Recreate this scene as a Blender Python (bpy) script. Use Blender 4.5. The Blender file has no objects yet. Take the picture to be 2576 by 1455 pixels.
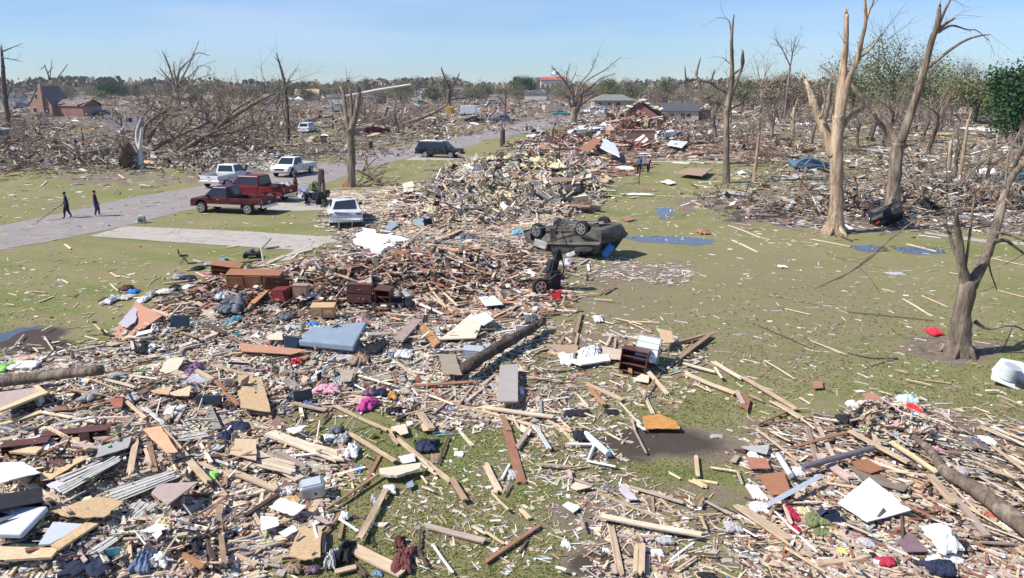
import bpy, math, random
import numpy as np
from math import radians, sin, cos, pi, atan, atan2, sqrt
from mathutils import Vector, Matrix, Euler

S = bpy.context.scene
COL = S.collection
# ---------------------------------------------------------------- camera
CAM_H = 8.5; F = 1983.0; CX, CY = 1288.0, 727.5
PITCH = atan((727.5-215.0)/F)
cam = bpy.data.cameras.new('camera'); cam_o = bpy.data.objects.new('camera', cam); COL.objects.link(cam_o)
cam_o.location = (0, 0, CAM_H); cam_o.rotation_euler = (pi/2-PITCH, 0, 0)
cam.sensor_width = 36; cam.lens = 36*F/2576; cam.clip_start = 0.3; cam.clip_end = 9000
S.camera = cam_o
# ---------------------------------------------------------------- light
SUN_EL = radians(47); AW = radians(16)     # light travels towards +x, a little towards +y
sd = Vector((-cos(AW)*cos(SUN_EL), -sin(AW)*cos(SUN_EL), sin(SUN_EL)))
w = bpy.data.worlds.new('World'); S.world = w; w.use_nodes = True
nt = w.node_tree; nt.nodes.clear()
wo = nt.nodes.new('ShaderNodeOutputWorld'); bg = nt.nodes.new('ShaderNodeBackground')
sky = nt.nodes.new('ShaderNodeTexSky'); sky.sky_type = 'NISHITA'; sky.sun_disc = False
sky.sun_elevation = SUN_EL; sky.sun_rotation = atan2(sd.x, sd.y)
sky.air_density = 1.0; sky.dust_density = 0.0; sky.ozone_density = 1.6; sky.altitude = 50
tc = nt.nodes.new('ShaderNodeTexCoord'); mp = nt.nodes.new('ShaderNodeMapping'); mp.inputs['Scale'].default_value = (1.3, 1.3, 9)
no = nt.nodes.new('ShaderNodeTexNoise'); no.inputs['Scale'].default_value = 1.5; no.inputs['Detail'].default_value = 6; no.inputs['Roughness'].default_value = 0.5
rp = nt.nodes.new('ShaderNodeValToRGB'); rp.color_ramp.elements[0].position = 0.40; rp.color_ramp.elements[0].color = (0, 0, 0, 1)
rp.color_ramp.elements[1].position = 0.72; rp.color_ramp.elements[1].color = (.46, .46, .46, 1)
mx = nt.nodes.new('ShaderNodeMixRGB'); mx.inputs[2].default_value = (9.6, 8.6, 7.9, 1)
nt.links.new(tc.outputs['Generated'], mp.inputs[0]); nt.links.new(mp.outputs[0], no.inputs['Vector'])
nt.links.new(no.outputs[0], rp.inputs[0]); nt.links.new(rp.outputs[0], mx.inputs[0]); nt.links.new(sky.outputs[0], mx.inputs[1])
tm = nt.nodes.new('ShaderNodeMixRGB'); tm.blend_type = 'MULTIPLY'; tm.inputs[0].default_value = 1; tm.inputs[2].default_value = (.67, .89, 1.27, 1)
nt.links.new(mx.outputs[0], tm.inputs[1]); nt.links.new(tm.outputs[0], bg.inputs[0]); bg.inputs[1].default_value = 0.08
nt.links.new(bg.outputs[0], wo.inputs[0])
sl = bpy.data.lights.new('sun', 'SUN'); sl.energy = 5.0; sl.angle = radians(0.53); sl.color = (1, .955, .89)
so = bpy.data.objects.new('sun', sl); COL.objects.link(so); so.rotation_euler = sd.to_track_quat('Z', 'Y').to_euler(); so.location = (-40, -10, 60)
S.view_settings.view_transform = 'Standard'; S.view_settings.look = 'None'; S.view_settings.exposure = 0.43; S.view_settings.gamma = 1
S.cycles.max_bounces = 5; S.cycles.volume_bounces = 0; S.cycles.volume_step_rate = 5
S.cycles.transparent_max_bounces = 4
try: S.cycles.use_denoising = True
except Exception: pass
R = random.Random(7); N = np.random.default_rng(11)

# ---------------------------------------------------------------- picture <-> ground
FWD = np.array([0, cos(PITCH), -sin(PITCH)]); UP = np.array([0, sin(PITCH), cos(PITCH)])
def rays(px, py):
    px = np.asarray(px, float); py = np.asarray(py, float)
    x = (px-CX)/F; y = -(py-CY)/F
    return np.stack([x, FWD[1]+y*UP[1], FWD[2]+y*UP[2]], -1)
def toPix(P):
    P = np.asarray(P, float); d = P-np.array([0, 0, CAM_H])
    z = d@FWD; z = np.where(z < .1, .1, z)
    return np.stack([CX+F*d[..., 0]/z, CY-F*(d@UP)/z], -1)
def flat(px, py, z=0.0):
    d = rays(px, py); t = (z-CAM_H)/np.minimum(d[..., 2], -1e-4)
    return np.stack([d[..., 0]*t, d[..., 1]*t, np.full(np.shape(t), z)], -1)
# mounds of wreckage: (px, py, radius across, radius along depth, height, rotation)
MOUNDS = [(640,760,3.6,2.6,.75),(900,720,4.5,3.2,.85),(1150,700,4.0,3.4,.7),(420,860,3,2,.45),(820,880,3.4,2.2,.45),(1150,880,2.6,2.0,.25),
 (1250,660,2.6,2.6,.5),(1000,640,3.0,3.0,.45),(330,1000,3.2,1.8,.35),(600,1000,3,1.6,.3),(200,1180,2.6,1.6,.5),(480,1180,2.2,1.5,.35),(130,1380,2.2,1.2,.5),(420,1380,1.6,1.0,.35),
 (1310,470,5.2,4.0,2.5),(1200,510,5.5,4.0,1.4),(1400,480,4.0,3.5,1.7),(1090,555,4.5,3,.6),(1000,505,4,2.5,.4),(1420,530,2.5,2,.6),
 (1480,375,9,5,1.5),(1600,350,9,6,1.2),(1420,355,7,5,1.0),(1330,375,4,3,.8),(1720,365,9,4,.9),(1950,380,10,5,.8),(1585,338,4.5,3,1.5),(1640,330,4,3,1.3),
 (2230,1110,1.7,1.5,.55),(2420,1220,2.2,1.8,.35),(2250,1340,2.4,1.3,.25),(100,380,9,5,1.0),(60,415,8,3,.6),(640,400,7,3,.7),(540,330,20,9,1.2),
 (2160,520,7,3,.8),(2350,500,7,4,.8),(2500,520,6,4,.8),(2330,420,12,6,.9),(2100,440,8,4,.3),(1640,900,1.5,1.2,.2)]
_M = []
for (px, py, ra, rd, hh) in MOUNDS:
    p = flat(px, py); _M.append((p[0], p[1], ra, rd, hh*(1.3 if py > 560 else 1.1)))
_M = np.array(_M)
def hsin(x, y):
    return (np.sin(x*2.1+1.3*np.sin(y*1.7))*np.cos(y*2.6+np.sin(x*1.9))*.5+.5)
def H0(x, y):
    x = np.asarray(x, float); y = np.asarray(y, float); h = np.zeros(np.broadcast(x, y).shape)
    for (a, b, ra, rd, hh) in _M:
        q = ((x-a)/ra)**2+((y-b)/rd)**2
        h = np.maximum(h, hh*np.exp(-q*1.1)) + .25*np.minimum(h, hh*np.exp(-q*1.1))
    return h*(.72+.4*hsin(x, y))
_hx = np.arange(-60, 90, .2); _hy = np.arange(10, 210, .2); _HG = H0(*np.meshgrid(_hx, _hy))
def H(x, y):
    x, y = np.broadcast_arrays(np.asarray(x, float), np.asarray(y, float)); u = (x+60)/.2; v = (y-10)/.2; ok = (u >= 0) & (v >= 0) & (u < len(_hx)-1.01) & (v < len(_hy)-1.01)
    i = np.where(ok, u, 0).astype(int); j = np.where(ok, v, 0).astype(int); a = np.where(ok, u, 0)-i; b = np.where(ok, v, 0)-j
    h = _HG[j, i]*(1-a)*(1-b)+_HG[j, i+1]*a*(1-b)+_HG[j+1, i]*(1-a)*b+_HG[j+1, i+1]*a*b; return np.where(ok, h, 0.0)
def on(px, py, dz=0.0):
    px = np.atleast_1d(np.asarray(px, float)); py = np.atleast_1d(np.asarray(py, float))
    P = flat(px, py, 2.4); d = rays(px, py); d = d/np.abs(d[:, 2:3]); P = P.copy()
    st = 0.04; done = np.zeros(len(px), bool)
    for i in range(62):
        below = P[:, 2] <= H(P[:, 0], P[:, 1])
        done |= below
        if done.all(): break
        P[~done] += d[~done]*st
    P[:, 2] = np.maximum(H(P[:, 0], P[:, 1]), 0)+dz
    return P
def on1(px, py, dz=0.0): return on([px], [py], dz)[0]
def at(px, py, z=0.0): return Vector(flat(px, py, z))
def atY(px, py, Y):
    d = rays(px, py); t = Y/d[..., 1]; return Vector((d[0]*t, Y, CAM_H+d[2]*t))
def ppm(P):                      # picture units per metre at a point
    d = np.asarray(P, float)-np.array([0, 0, CAM_H]); return F/max(.5, float(d@FWD))
RG = {'A': (0, 718.75, .2569), 'B': (575, 718.75, .2569), 'C': (1221.9, 718.75, .2569), 'D': (1868.75, 790.6, .2964), 'E': (0, 1078.1, .2589),
      'F': (575, 1078.1, .2589), 'G': (1221.9, 1078.1, .2589), 'H': (1868.75, 1042.2, .2836), 'I': (0, 388.1, .28647), 'J': (431.25, 388.1, .19762),
      'K': (934.4, 373.75, .28647), 'L': (1653.1, 359.4, .3655), 'M': (0, 71.9, .2569), 'N': (575, 107.8, .2569), 'O': (1150, 107.8, .2569),
      'Q': (1725, 0, .33596), 'T': (0, 0, 1.0), 'U': (0, 0, .5), 'V': (1288, 0, .5)}
def z2t(r, x, y): a, b, s = RG[r]; return a+x*s, b+y*s
def inpoly(x, y, poly):
    ins = np.zeros(np.shape(x), bool); n = len(poly); j = n-1
    for i in range(n):
        xi, yi = poly[i]; xj, yj = poly[j]
        if yi != yj:
            c = ((yi > y) != (yj > y)) & (x < (xj-xi)*(y-yi)/(yj-yi)+xi); ins ^= c
        j = i
    return ins

# ---------------------------------------------------------------- naming
def tag(o, label=None, cat=None, group=None, kind=None):
    if label: o['label'] = label
    if cat: o['category'] = cat
    if group: o['group'] = group
    if kind: o['kind'] = kind
    return o
def empty(name, loc=(0, 0, 0), rot=(0, 0, 0), label=None, cat=None, group=None):
    o = bpy.data.objects.new(name, None); COL.objects.link(o); o.location = loc; o.rotation_euler = rot; o.empty_display_size = .2
    return tag(o, label, cat, group)
def copy_tree(o, parent=None):
    c = o.copy(); COL.objects.link(c)
    if parent is not None:
        c.parent = parent; c.matrix_parent_inverse = o.matrix_parent_inverse.copy()
    for ch in CH.get(o.name, []): copy_tree(ch, c)
    return c
CH = {}
MARK = []     # landmarks for the wording of labels: (words, x, y)
def mark(words, P): MARK.append((words, float(P[0]), float(P[1])))

class MB:
    def __init__(s): s.v = []; s.f = []; s.c = []; s.m = []; s.n = 0
    def add(s, V, Fs, col=(.5, .5, .5), mi=0):
        V = np.asarray(V, float).reshape(-1, 3); s.v.append(V)
        k = s.n
        if isinstance(Fs, np.ndarray): s.f.extend((Fs+k).tolist())
        else: s.f.extend([[i+k for i in q] for q in Fs])
        s.m.extend([mi]*len(Fs))
        c = np.asarray(col, float)
        if c.ndim == 1: c = np.tile(c, (len(V), 1))
        s.c.append(c); s.n += len(V)
    def box(s, c, d, rot=None, col=(.5, .5, .5), mi=0):
        V = np.array([[x, y, z] for z in (-.5, .5) for y in (-.5, .5) for x in (-.5, .5)])*np.array(d)
        if rot is not None: V = V@np.array(rot).T
        s.add(V+np.array(c), BOXF, col, mi)
    def tube(s, pts, rad, n=6, col=(.4, .35, .3), cap=True, mi=0, wob=0.0):
        pts = np.asarray(pts, float); m = len(pts); rad = np.broadcast_to(np.asarray(rad, float), (m,))
        T = np.gradient(pts, axis=0); T /= np.linalg.norm(T, axis=1)[:, None]+1e-9
        a = np.array([0, 0, 1.0]) if abs(T[0, 2]) < .9 else np.array([1.0, 0, 0])
        V = []; an = np.arange(n)*2*pi/n
        for i in range(m):
            u = np.cross(T[i], a); u /= np.linalg.norm(u)+1e-9; v = np.cross(T[i], u); a = np.cross(u, T[i])
            r = rad[i]*(1+wob*np.sin(an*3+i)) if wob else rad[i]
            V.append(pts[i]+np.outer(np.cos(an)*r, u)+np.outer(np.sin(an)*r, v))
        V = np.concatenate(V); Fs = []
        for i in range(m-1):
            for k in range(n): Fs.append([i*n+k, i*n+(k+1) % n, (i+1)*n+(k+1) % n, (i+1)*n+k])
        if cap: Fs.append(list(range(n))[::-1]); Fs.append([(m-1)*n+k for k in range(n)])
        c = np.asarray(col, float)
        if c.ndim == 2: c = np.repeat(c, n, 0)
        s.add(V, Fs, c, mi)
    def prism(s, outline, h, col=(.5, .5, .5), mi=0, M=None):      # outline in x,y; thickness h in z, centred
        o = np.asarray(outline, float); n = len(o)
        V = np.concatenate([np.c_[o, np.full(n, -h/2)], np.c_[o, np.full(n, h/2)]])
        if M is not None: V = V@np.array(M.to_3x3()).T+np.array(M.translation)
        Fs = [list(range(n))[::-1], [n+i for i in range(n)]]+[[i, (i+1) % n, n+(i+1) % n, n+i] for i in range(n)]
        s.add(V, Fs, col, mi)
    def ext(s, outline, y0, y1, col=(.5, .5, .5), mi=0, in0=0.0, in1=0.0):       # outline in x,z; from y0 to y1
        o = np.asarray(outline, float); n = len(o)
        V = np.concatenate([np.c_[o[:, 0], np.full(n, y0), o[:, 1]], np.c_[o[:, 0], np.full(n, y1), o[:, 1]]])
        Fs = [list(range(n)), [n+i for i in range(n)][::-1]]+[[(i+1) % n, i, n+i, n+(i+1) % n] for i in range(n)]
        s.add(V, Fs, col, mi)
    def build(s, name, mats, parent=None, smooth=False, loc=None, bevel=0, M=None):
        me = bpy.data.meshes.new(name)
        V = np.concatenate(s.v) if s.v else np.zeros((0, 3))
        if loc is not None: V = V-np.array(loc)
        me.from_pydata(V.tolist(), [], s.f); me.update()
        if not isinstance(mats, (list, tuple)): mats = [mats]
        for m in mats: me.materials.append(m)
        if len(mats) > 1: me.polygons.foreach_set('material_index', s.m)
        at_ = me.color_attributes.new('Col', 'FLOAT_COLOR', 'POINT')
        C4 = np.concatenate([np.concatenate(s.c), np.ones((s.n, 1))], 1); at_.data.foreach_set('color', C4.ravel())
        if smooth: me.polygons.foreach_set('use_smooth', [True]*len(me.polygons))
        o = bpy.data.objects.new(name, me); COL.objects.link(o)
        if loc is not None: o.location = loc
        if parent is not None: o.parent = parent; CH.setdefault(parent.name, []).append(o)
        if bevel:
            b = o.modifiers.new('b', 'BEVEL'); b.width = bevel; b.segments = 2; b.limit_method = 'ANGLE'; b.angle_limit = radians(35)
        return o
BOXF = [[0, 2, 3, 1], [4, 5, 7, 6], [0, 1, 5, 4], [2, 6, 7, 3], [0, 4, 6, 2], [1, 3, 7, 5]]
BOXN = np.array(BOXF)

# ---------------------------------------------------------------- materials
def new_mat(name):
    m = bpy.data.materials.new(name); m.use_nodes = True; nt = m.node_tree; p = nt.nodes['Principled BSDF']; return m, nt, p
def nd(nt, t, **kw):
    n = nt.nodes.new(t)
    for k, v in kw.items():
        if k.startswith('i_'): n.inputs[k[2:].replace('_', ' ')].default_value = v
        else: setattr(n, k, v)
    return n
def noise(nt, vec, scale, detail=4, rough=.55):
    n = nd(nt, 'ShaderNodeTexNoise'); n.inputs['Scale'].default_value = scale; n.inputs['Detail'].default_value = detail; n.inputs['Roughness'].default_value = rough
    if vec is not None: nt.links.new(vec, n.inputs['Vector'])
    return n.outputs[0]
def ramp(nt, fac, stops):
    r = nd(nt, 'ShaderNodeValToRGB'); e = r.color_ramp.elements
    while len(e) < len(stops): e.new(.5)
    for i, (p, c) in enumerate(stops):
        e[i].position = p; e[i].color = (c, c, c, 1) if not isinstance(c, tuple) else c+(1,)
    nt.links.new(fac, r.inputs[0]); return r.outputs[0]
def mixc(nt, fac, a, b, mode='MIX'):
    m = nd(nt, 'ShaderNodeMixRGB', blend_type=mode)
    for k, v in ((0, fac), (1, a), (2, b)):
        if isinstance(v, (int, float)): m.inputs[k].default_value = v if k == 0 else (v, v, v, 1)
        elif isinstance(v, tuple): m.inputs[k].default_value = v+(1,)
        else: nt.links.new(v, m.inputs[k])
    return m.outputs[0]
def bump(nt, p, h, strength=.4, dist=.02):
    b = nd(nt, 'ShaderNodeBump'); b.inputs['Strength'].default_value = strength; b.inputs['Distance'].default_value = dist
    nt.links.new(h, b.inputs['Height']); nt.links.new(b.outputs[0], p.inputs['Normal'])
MATS = {}
def surf(name, col, rough=.7, metal=0.0, var=.25, scale=6.0, stretch=(1, 1, 1), obj_var=.25, dirt=0.0, bmp=.3, grain=0.0, spec=.3, coat=0.0):
    """a worn surface: base colour broken by noise in object space, differing a little from piece to piece"""
    if name in MATS: return MATS[name]
    m, nt, p = new_mat(name); tcn = nd(nt, 'ShaderNodeTexCoord'); mpn = nd(nt, 'ShaderNodeMapping'); mpn.inputs['Scale'].default_value = stretch
    nt.links.new(tcn.outputs['Object'], mpn.inputs[0]); v = mpn.outputs[0]
    n1 = noise(nt, v, scale, 5); c = mixc(nt, ramp(nt, n1, [(.3, 0.0), (.7, 1.0)]), tuple(x*(1-var) for x in col), tuple(min(.95, x*(1+var*.6)) for x in col))
    if grain:
        g = nd(nt, 'ShaderNodeMapping'); g.inputs['Scale'].default_value = (1.2, 28, 28); nt.links.new(tcn.outputs['Object'], g.inputs[0])
        n2 = noise(nt, g.outputs[0], 2.2, 3); c = mixc(nt, ramp(nt, n2, [(.35, 0.0), (.65, grain)]), c, tuple(x*.55 for x in col))
    if dirt:
        n3 = noise(nt, tcn.outputs['Object'], scale*.6, 6, .7); c = mixc(nt, ramp(nt, n3, [(.45, 0.0), (.75, dirt)]), c, (.16, .12, .085))
    if obj_var:
        oi = nd(nt, 'ShaderNodeObjectInfo'); mr = nd(nt, 'ShaderNodeMapRange'); mr.inputs['To Min'].default_value = 1-obj_var; mr.inputs['To Max'].default_value = 1+obj_var*.7
        nt.links.new(oi.outputs['Random'], mr.inputs[0]); c = mixc(nt, 1.0, c, mr.outputs[0], 'MULTIPLY')
    nt.links.new(c, p.inputs['Base Color']); p.inputs['Roughness'].default_value = rough; p.inputs['Metallic'].default_value = metal
    p.inputs['Specular IOR Level'].default_value = spec; p.inputs['Coat Weight'].default_value = coat; p.inputs['Coat Roughness'].default_value = .08
    if bmp: bump(nt, p, noise(nt, v, scale*3, 4), bmp, .02)
    MATS[name] = m; return m
def colmat(name, rough=.85, var=.35, scale=9.0, bmp=.4, spec=.2):
    """base colour stored per piece, broken by noise"""
    m, nt, p = new_mat(name); a = nd(nt, 'ShaderNodeAttribute', attribute_name='Col'); g = nd(nt, 'ShaderNodeNewGeometry')
    n = noise(nt, g.outputs['Position'], scale, 4, .65)
    c = mixc(nt, 1.0, a.outputs['Color'], ramp(nt, n, [(.3, 1-var), (.7, 1+var*.5)]), 'MULTIPLY')
    nt.links.new(c, p.inputs['Base Color']); p.inputs['Roughness'].default_value = rough; p.inputs['Specular IOR Level'].default_value = spec
    if bmp: bump(nt, p, noise(nt, g.outputs['Position'], scale*3, 3), bmp, .03)
    MATS[name] = m; return m
RUB = colmat('rubble_surface')
BARK = None
def bark_mat(name, a, b, scale=3.0):
    m, nt, p = new_mat(name); at_ = nd(nt, 'ShaderNodeAttribute', attribute_name='Col'); tcn = nd(nt, 'ShaderNodeTexCoord')
    mpn = nd(nt, 'ShaderNodeMapping'); mpn.inputs['Scale'].default_value = (3, 3, .5); nt.links.new(tcn.outputs['Object'], mpn.inputs[0])
    n = noise(nt, mpn.outputs[0], scale, 6, .7); n2 = noise(nt, mpn.outputs[0], scale*.35, 4)
    c = mixc(nt, ramp(nt, n, [(.35, 0.0), (.65, 1.0)]), a, b); c = mixc(nt, ramp(nt, n2, [(.5, 0.0), (.62, .75)]), c, tuple(min(.9, x*1.45+.02) for x in b))
    c = mixc(nt, 1.0, c, at_.outputs['Color'], 'MULTIPLY')
    nt.links.new(c, p.inputs['Base Color']); p.inputs['Roughness'].default_value = .9; p.inputs['Specular IOR Level'].default_value = .15
    bump(nt, p, n, 1.0, .12); MATS[name] = m; return m
BARK = bark_mat('grey_bark', (.115, .09, .07), (.28, .22, .165)); BARE = bark_mat('stripped_wood', (.22, .155, .10), (.48, .36, .25), 2.6)
DARKB = bark_mat('dark_bark', (.06, .045, .036), (.14, .105, .08)); TWIG = bark_mat('twig_bark', (.13, .10, .08), (.26, .2, .155))
def wood(k):
    P = {'t': ('tan_lumber', (.62, .46, .31)), 'p': ('pale_lumber', (.74, .61, .45)), 'r': ('red_brown_lumber', (.34, .165, .10)), 'b': ('brown_lumber', (.38, .245, .155)),
         'g': ('grey_lumber', (.40, .36, .315)), 'w': ('white_painted_lumber', (.78, .77, .73)), 'd': ('dark_lumber', (.115, .08, .062)), 'o': ('orange_lumber', (.60, .31, .145)),
         'n': ('pinkish_board', (.47, .36, .30)), 'y': ('yellow_lumber', (.72, .58, .33)), 's': ('slate_lumber', (.21, .21, .245))}
    n, c = P[k]; return surf(n, c, .8, 0, .22, 3, (1, 3, 3), .22, .3, .4, .5)
PAINT = lambda n, c: surf(n, c, .4, 0, .08, 3, dirt=.3, obj_var=.0, bmp=0, spec=.25, coat=.05)
GLASS = surf('dark_glass', (.018, .026, .034), .08, 0, .3, 1.5, obj_var=0, bmp=0, spec=.7)
TYRE = surf('tyre_rubber', (.022, .022, .023), .85, 0, .2, 8, obj_var=0); RIM = surf('alloy_rim', (.55, .56, .57), .3, .8, .1, 5, obj_var=0, bmp=0)
CHROME = surf('chrome_trim', (.68, .69, .7), .25, .8, .1, 5, obj_var=0, bmp=0); BLACKP = surf('black_plastic', (.03, .031, .034), .55, 0, .3, 6, obj_var=0, dirt=.15)
# ================================================================ the setting
Z_NEAR = [(-240,912),(110,905),(215,880),(262,856),(330,806),(430,742),(520,705),(560,684),(650,690),(700,672),(850,612),(960,590),(1100,592),(1340,600),(1400,650),(1420,740),(1330,800),(1375,850),(1320,930),(1270,990),(1400,985),(1440,1060),(1300,1065),(1150,1090),(1060,1075),(960,1010),(820,1035),(730,1030),(700,1085),(850,1110),(880,1190),(820,1250),(800,1330),(720,1390),(640,1400),(560,1660),(-240,1660)]
Z_HEAP = [(800,560),(820,520),(905,500),(1000,478),(1150,440),(1165,405),(1250,395),(1450,400),(1500,440),(1500,520),(1420,560),(1350,610),(1000,600),(930,570),(870,600)]
Z_BACK = [(1280,400),(1290,365),(1400,330),(1520,300),(1650,300),(1800,340),(2020,350),(2000,400),(1640,398),(1590,440),(1480,450)]
Z_LEFT = [(-240,320),(130,300),(330,290),(420,250),(700,245),(1000,240),(1380,236),(1385,292),(1300,306),(1160,330),(1040,356),(880,385),(790,400),(700,395),(560,425),(470,415),(300,428),(-240,438)]
Z_RIGHT = [(1390,236),(1390,300),(1400,330),(1500,330),(1800,350),(1960,370),(2000,420),(1830,440),(1900,480),(1780,500),(1900,540),(2060,570),(2250,560),(2820,600),(2820,230)]
Z_LOWR = [(1890,1060),(2100,1040),(2180,1010),(2300,1005),(2430,1050),(2820,1075),(2820,1660),(1990,1660),(1850,1330),(1890,1250),(1880,1130)]
Z_MIDR = [(1380,1000),(1500,985),(1620,1060),(1560,1180),(1700,1240),(1850,1300),(2000,1660),(1400,1660),(1500,1330),(1420,1230),(1300,1180),(1350,1080)]
Z_CENT = [(1330,830),(1500,790),(1700,850),(1800,870),(1770,960),(1680,1030),(1450,1010),(1300,960)]
G_LEFT = [(40,322),(40,302),(180,303),(250,305),(245,320)]
MUD = [(1660,1115,230,62,1),(1520,1300,170,60,.9),(1570,1420,170,80,1),(2150,1400,300,70,.7),(1610,690,170,42,.75),(2400,880,170,34,1),(1900,512,270,26,.9),
 (1990,552,190,22,1),(1500,870,150,60,.7),(300,450,230,18,.8),(570,440,150,18,.9),(1540,760,220,70,.5),(2330,565,280,26,.8),(880,480,60,14,.5),(80,855,130,40,.9),
 (140,520,150,16,.45),(1420,1010,160,60,.6),(750,560,60,8,.5),(2050,700,240,40,.25),(1780,1260,220,60,.6),(1250,1200,90,60,.5),(1350,1330,120,50,.45),(1690,535,60,20,.4),(1850,640,200,22,.3),(1440,640,60,40,.7)]
def wob(x, y, s=1.0):
    return (np.sin(x*.031*s+2*np.sin(y*.047*s))+np.sin(y*.083*s+1.7*np.sin(x*.021*s))+.6*np.sin(x*.13*s+y*.21*s))
def mudmask(P):
    px = toPix(P); x = px[:, 0]+wob(P[:, 0]*30, P[:, 1]*30)*13; y = px[:, 1]+wob(P[:, 1]*30+9, P[:, 0]*30)*7
    m = np.zeros(len(P))
    for (a, b, rx, ry, s) in MUD:
        q = ((x-a)/rx)**2+((y-b)/ry)**2; m = np.maximum(m, s*np.clip(1.5-1.25*q, 0, 1))
    for z, s in ((Z_NEAR, .95), (Z_HEAP, .95), (Z_BACK, .9), (Z_LEFT, .62), (Z_RIGHT, .5), (Z_LOWR, .75), (Z_MIDR, .45), (Z_CENT, .4)):
        m = np.maximum(m, s*inpoly(x, y, z))
    m = np.where(inpoly(x, y, G_LEFT), .25, m)
    for g in (G_MORE): m = np.where(inpoly(x, y, g), .2, m)
    m = np.where((P[:, 1] > 170), np.maximum(m, .8), m); m = np.where(P[:, 1] < 6, .3, m)
    return m
G_MORE = [[(730,330),(850,320),(880,350),(760,372),(700,360)], [(560,300),(700,290),(720,305),(590,318)], [(1520,318),(1600,322),(1500,330)],[(700,1060),(760,1040),(960,1040),(1010,1075),(860,1110),(730,1100)],
 [(820,1190),(900,1130),(1000,1200),(900,1260),(820,1260)], [(2010,330),(2120,320),(2160,345),(2060,370)], [(2050,390),(2200,380),(2230,470),(2130,490)], [(660,1390),(740,1370),(730,1430),(660,1440)],[(1830,350),(1990,380),(1900,395)]]
# ground: one sheet, fine in front of the camera, out to the horizon
rr = [0.6, 3, 6, 8.5]
while rr[-1] < 70: rr.append(rr[-1]*1.0115)
while rr[-1] < 6500: rr.append(rr[-1]*1.05)
rr = np.array(rr); aa = np.concatenate([np.linspace(-180, -44, 24)[:-1], np.linspace(-44, 44, 270), np.linspace(44, 180, 24)[1:-1]])*pi/180
A_, R_ = np.meshgrid(aa, rr); gx = (np.sin(A_)*R_).ravel(); gy = (np.cos(A_)*R_).ravel(); gz = H(gx, gy)*.8
GP = np.c_[gx, gy, gz]; nr, na = len(rr), len(aa); idx = np.arange(nr*na).reshape(nr, na)
q = np.stack([idx[:-1, :], np.roll(idx, -1, 1)[:-1, :], np.roll(idx, -1, 1)[1:, :], idx[1:, :]], -1).reshape(-1, 4)[:, ::-1]
mm = mudmask(GP); gpx = toPix(GP); wetm = np.zeros(len(GP))
for (a_, b_, rx_, ry_) in [(1640,1112,190,50),(2350,1290,120,40),(2250,1225,110,22),(70,858,160,36),(1900,540,240,16),(1430,1035,70,20),(1560,1180,90,40),(1700,610,170,16),(2250,628,160,14),(1530,1420,110,40),(870,880,60,20)]:
    wetm = np.maximum(wetm, np.clip(1.4-1.2*(((gpx[:, 0]+wob(gx*30, gy*30)*9-a_)/rx_)**2+((gpx[:, 1]+wob(gy*30, gx*30)*4-b_)/ry_)**2), 0, 1)*(gy > 5))
gm = MB(); dryr = np.clip(1.3-((gpx[:, 0]-1900)/620)**2-((gpx[:, 1]-790)/210)**2, 0, 1); lush = np.clip(.5+.22*wob(gx*9, gy*9, 1.1)+.12*wob(gx*40, gy*40), 0, 1)
lush = lush*(1-.85*dryr); mm = np.maximum(mm, .42*dryr*(gy > 5))
gm.add(GP, q, np.c_[mm, lush, wetm])
m, nt, p = new_mat('ground_surface'); a = nd(nt, 'ShaderNodeAttribute', attribute_name='Col'); sp = nd(nt, 'ShaderNodeSeparateColor'); nt.links.new(a.outputs['Color'], sp.inputs[0])
g = nd(nt, 'ShaderNodeNewGeometry'); v = g.outputs['Position']
nA = noise(nt, v, .35, 5, .6); nB = noise(nt, v, 2.6, 6, .7); nC = noise(nt, v, 14, 5, .75); nD = noise(nt, v, 60, 3, .7)
gr = mixc(nt, ramp(nt, nA, [(.35, 0.0), (.65, 1.0)]), (.18, .20, .068), (.25, .24, .10))
gr = mixc(nt, ramp(nt, nB, [(.38, 0.0), (.66, .8)]), gr, (.33, .27, .16)); gr = mixc(nt, ramp(nt, nC, [(.3, .75), (.5, 0.0)]), gr, (.12, .125, .04))
gr = mixc(nt, ramp(nt, noise(nt, v, .9, 6, .7), [(.47, 0.0), (.68, .85)]), gr, (.25, .19, .115)); gr = mixc(nt, ramp(nt, noise(nt, v, 5, 6, .8), [(.52, 0.0), (.68, .7)]), gr, (.30, .235, .15))
gr = mixc(nt, ramp(nt, sp.outputs[1], [(.4, 0.0), (.95, .6)]), gr, (.15, .19, .045)); gr = mixc(nt, ramp(nt, nD, [(.32, .5), (.5, 0.0)]), gr, (.15, .14, .065))
gr = mixc(nt, ramp(nt, nD, [(.60, 0.0), (.72, .5)]), gr, (.42, .37, .2))
mu = mixc(nt, ramp(nt, nB, [(.3, 0.0), (.7, 1.0)]), (.14, .104, .078), (.32, .25, .188)); mu = mixc(nt, ramp(nt, nC, [(.35, .65), (.55, 0.0)]), mu, (.085, .062, .048))
mu = mixc(nt, ramp(nt, nD, [(.57, 0.0), (.7, .6)]), mu, (.5, .42, .33))
mu = mixc(nt, ramp(nt, sp.outputs[2], [(.2, 0.0), (.8, .85)]), mu, (.062, .05, .043))
mad = nd(nt, 'ShaderNodeMath', operation='MULTIPLY_ADD'); nt.links.new(nB, mad.inputs[0]); mad.inputs[1].default_value = 1.6; nt.links.new(sp.outputs[0], mad.inputs[2])
mad2 = nd(nt, 'ShaderNodeMath', operation='MULTIPLY_ADD'); nt.links.new(nC, mad2.inputs[0]); mad2.inputs[1].default_value = .8; nt.links.new(mad.outputs[0], mad2.inputs[2])
fm = ramp(nt, mad2.outputs[0], [(0, 0.0), (1, 1.0)]); mr = nd(nt, 'ShaderNodeMapRange'); mr.inputs['From Min'].default_value = 1.52; mr.inputs['From Max'].default_value = 1.95; nt.links.new(mad2.outputs[0], mr.inputs[0])
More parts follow.
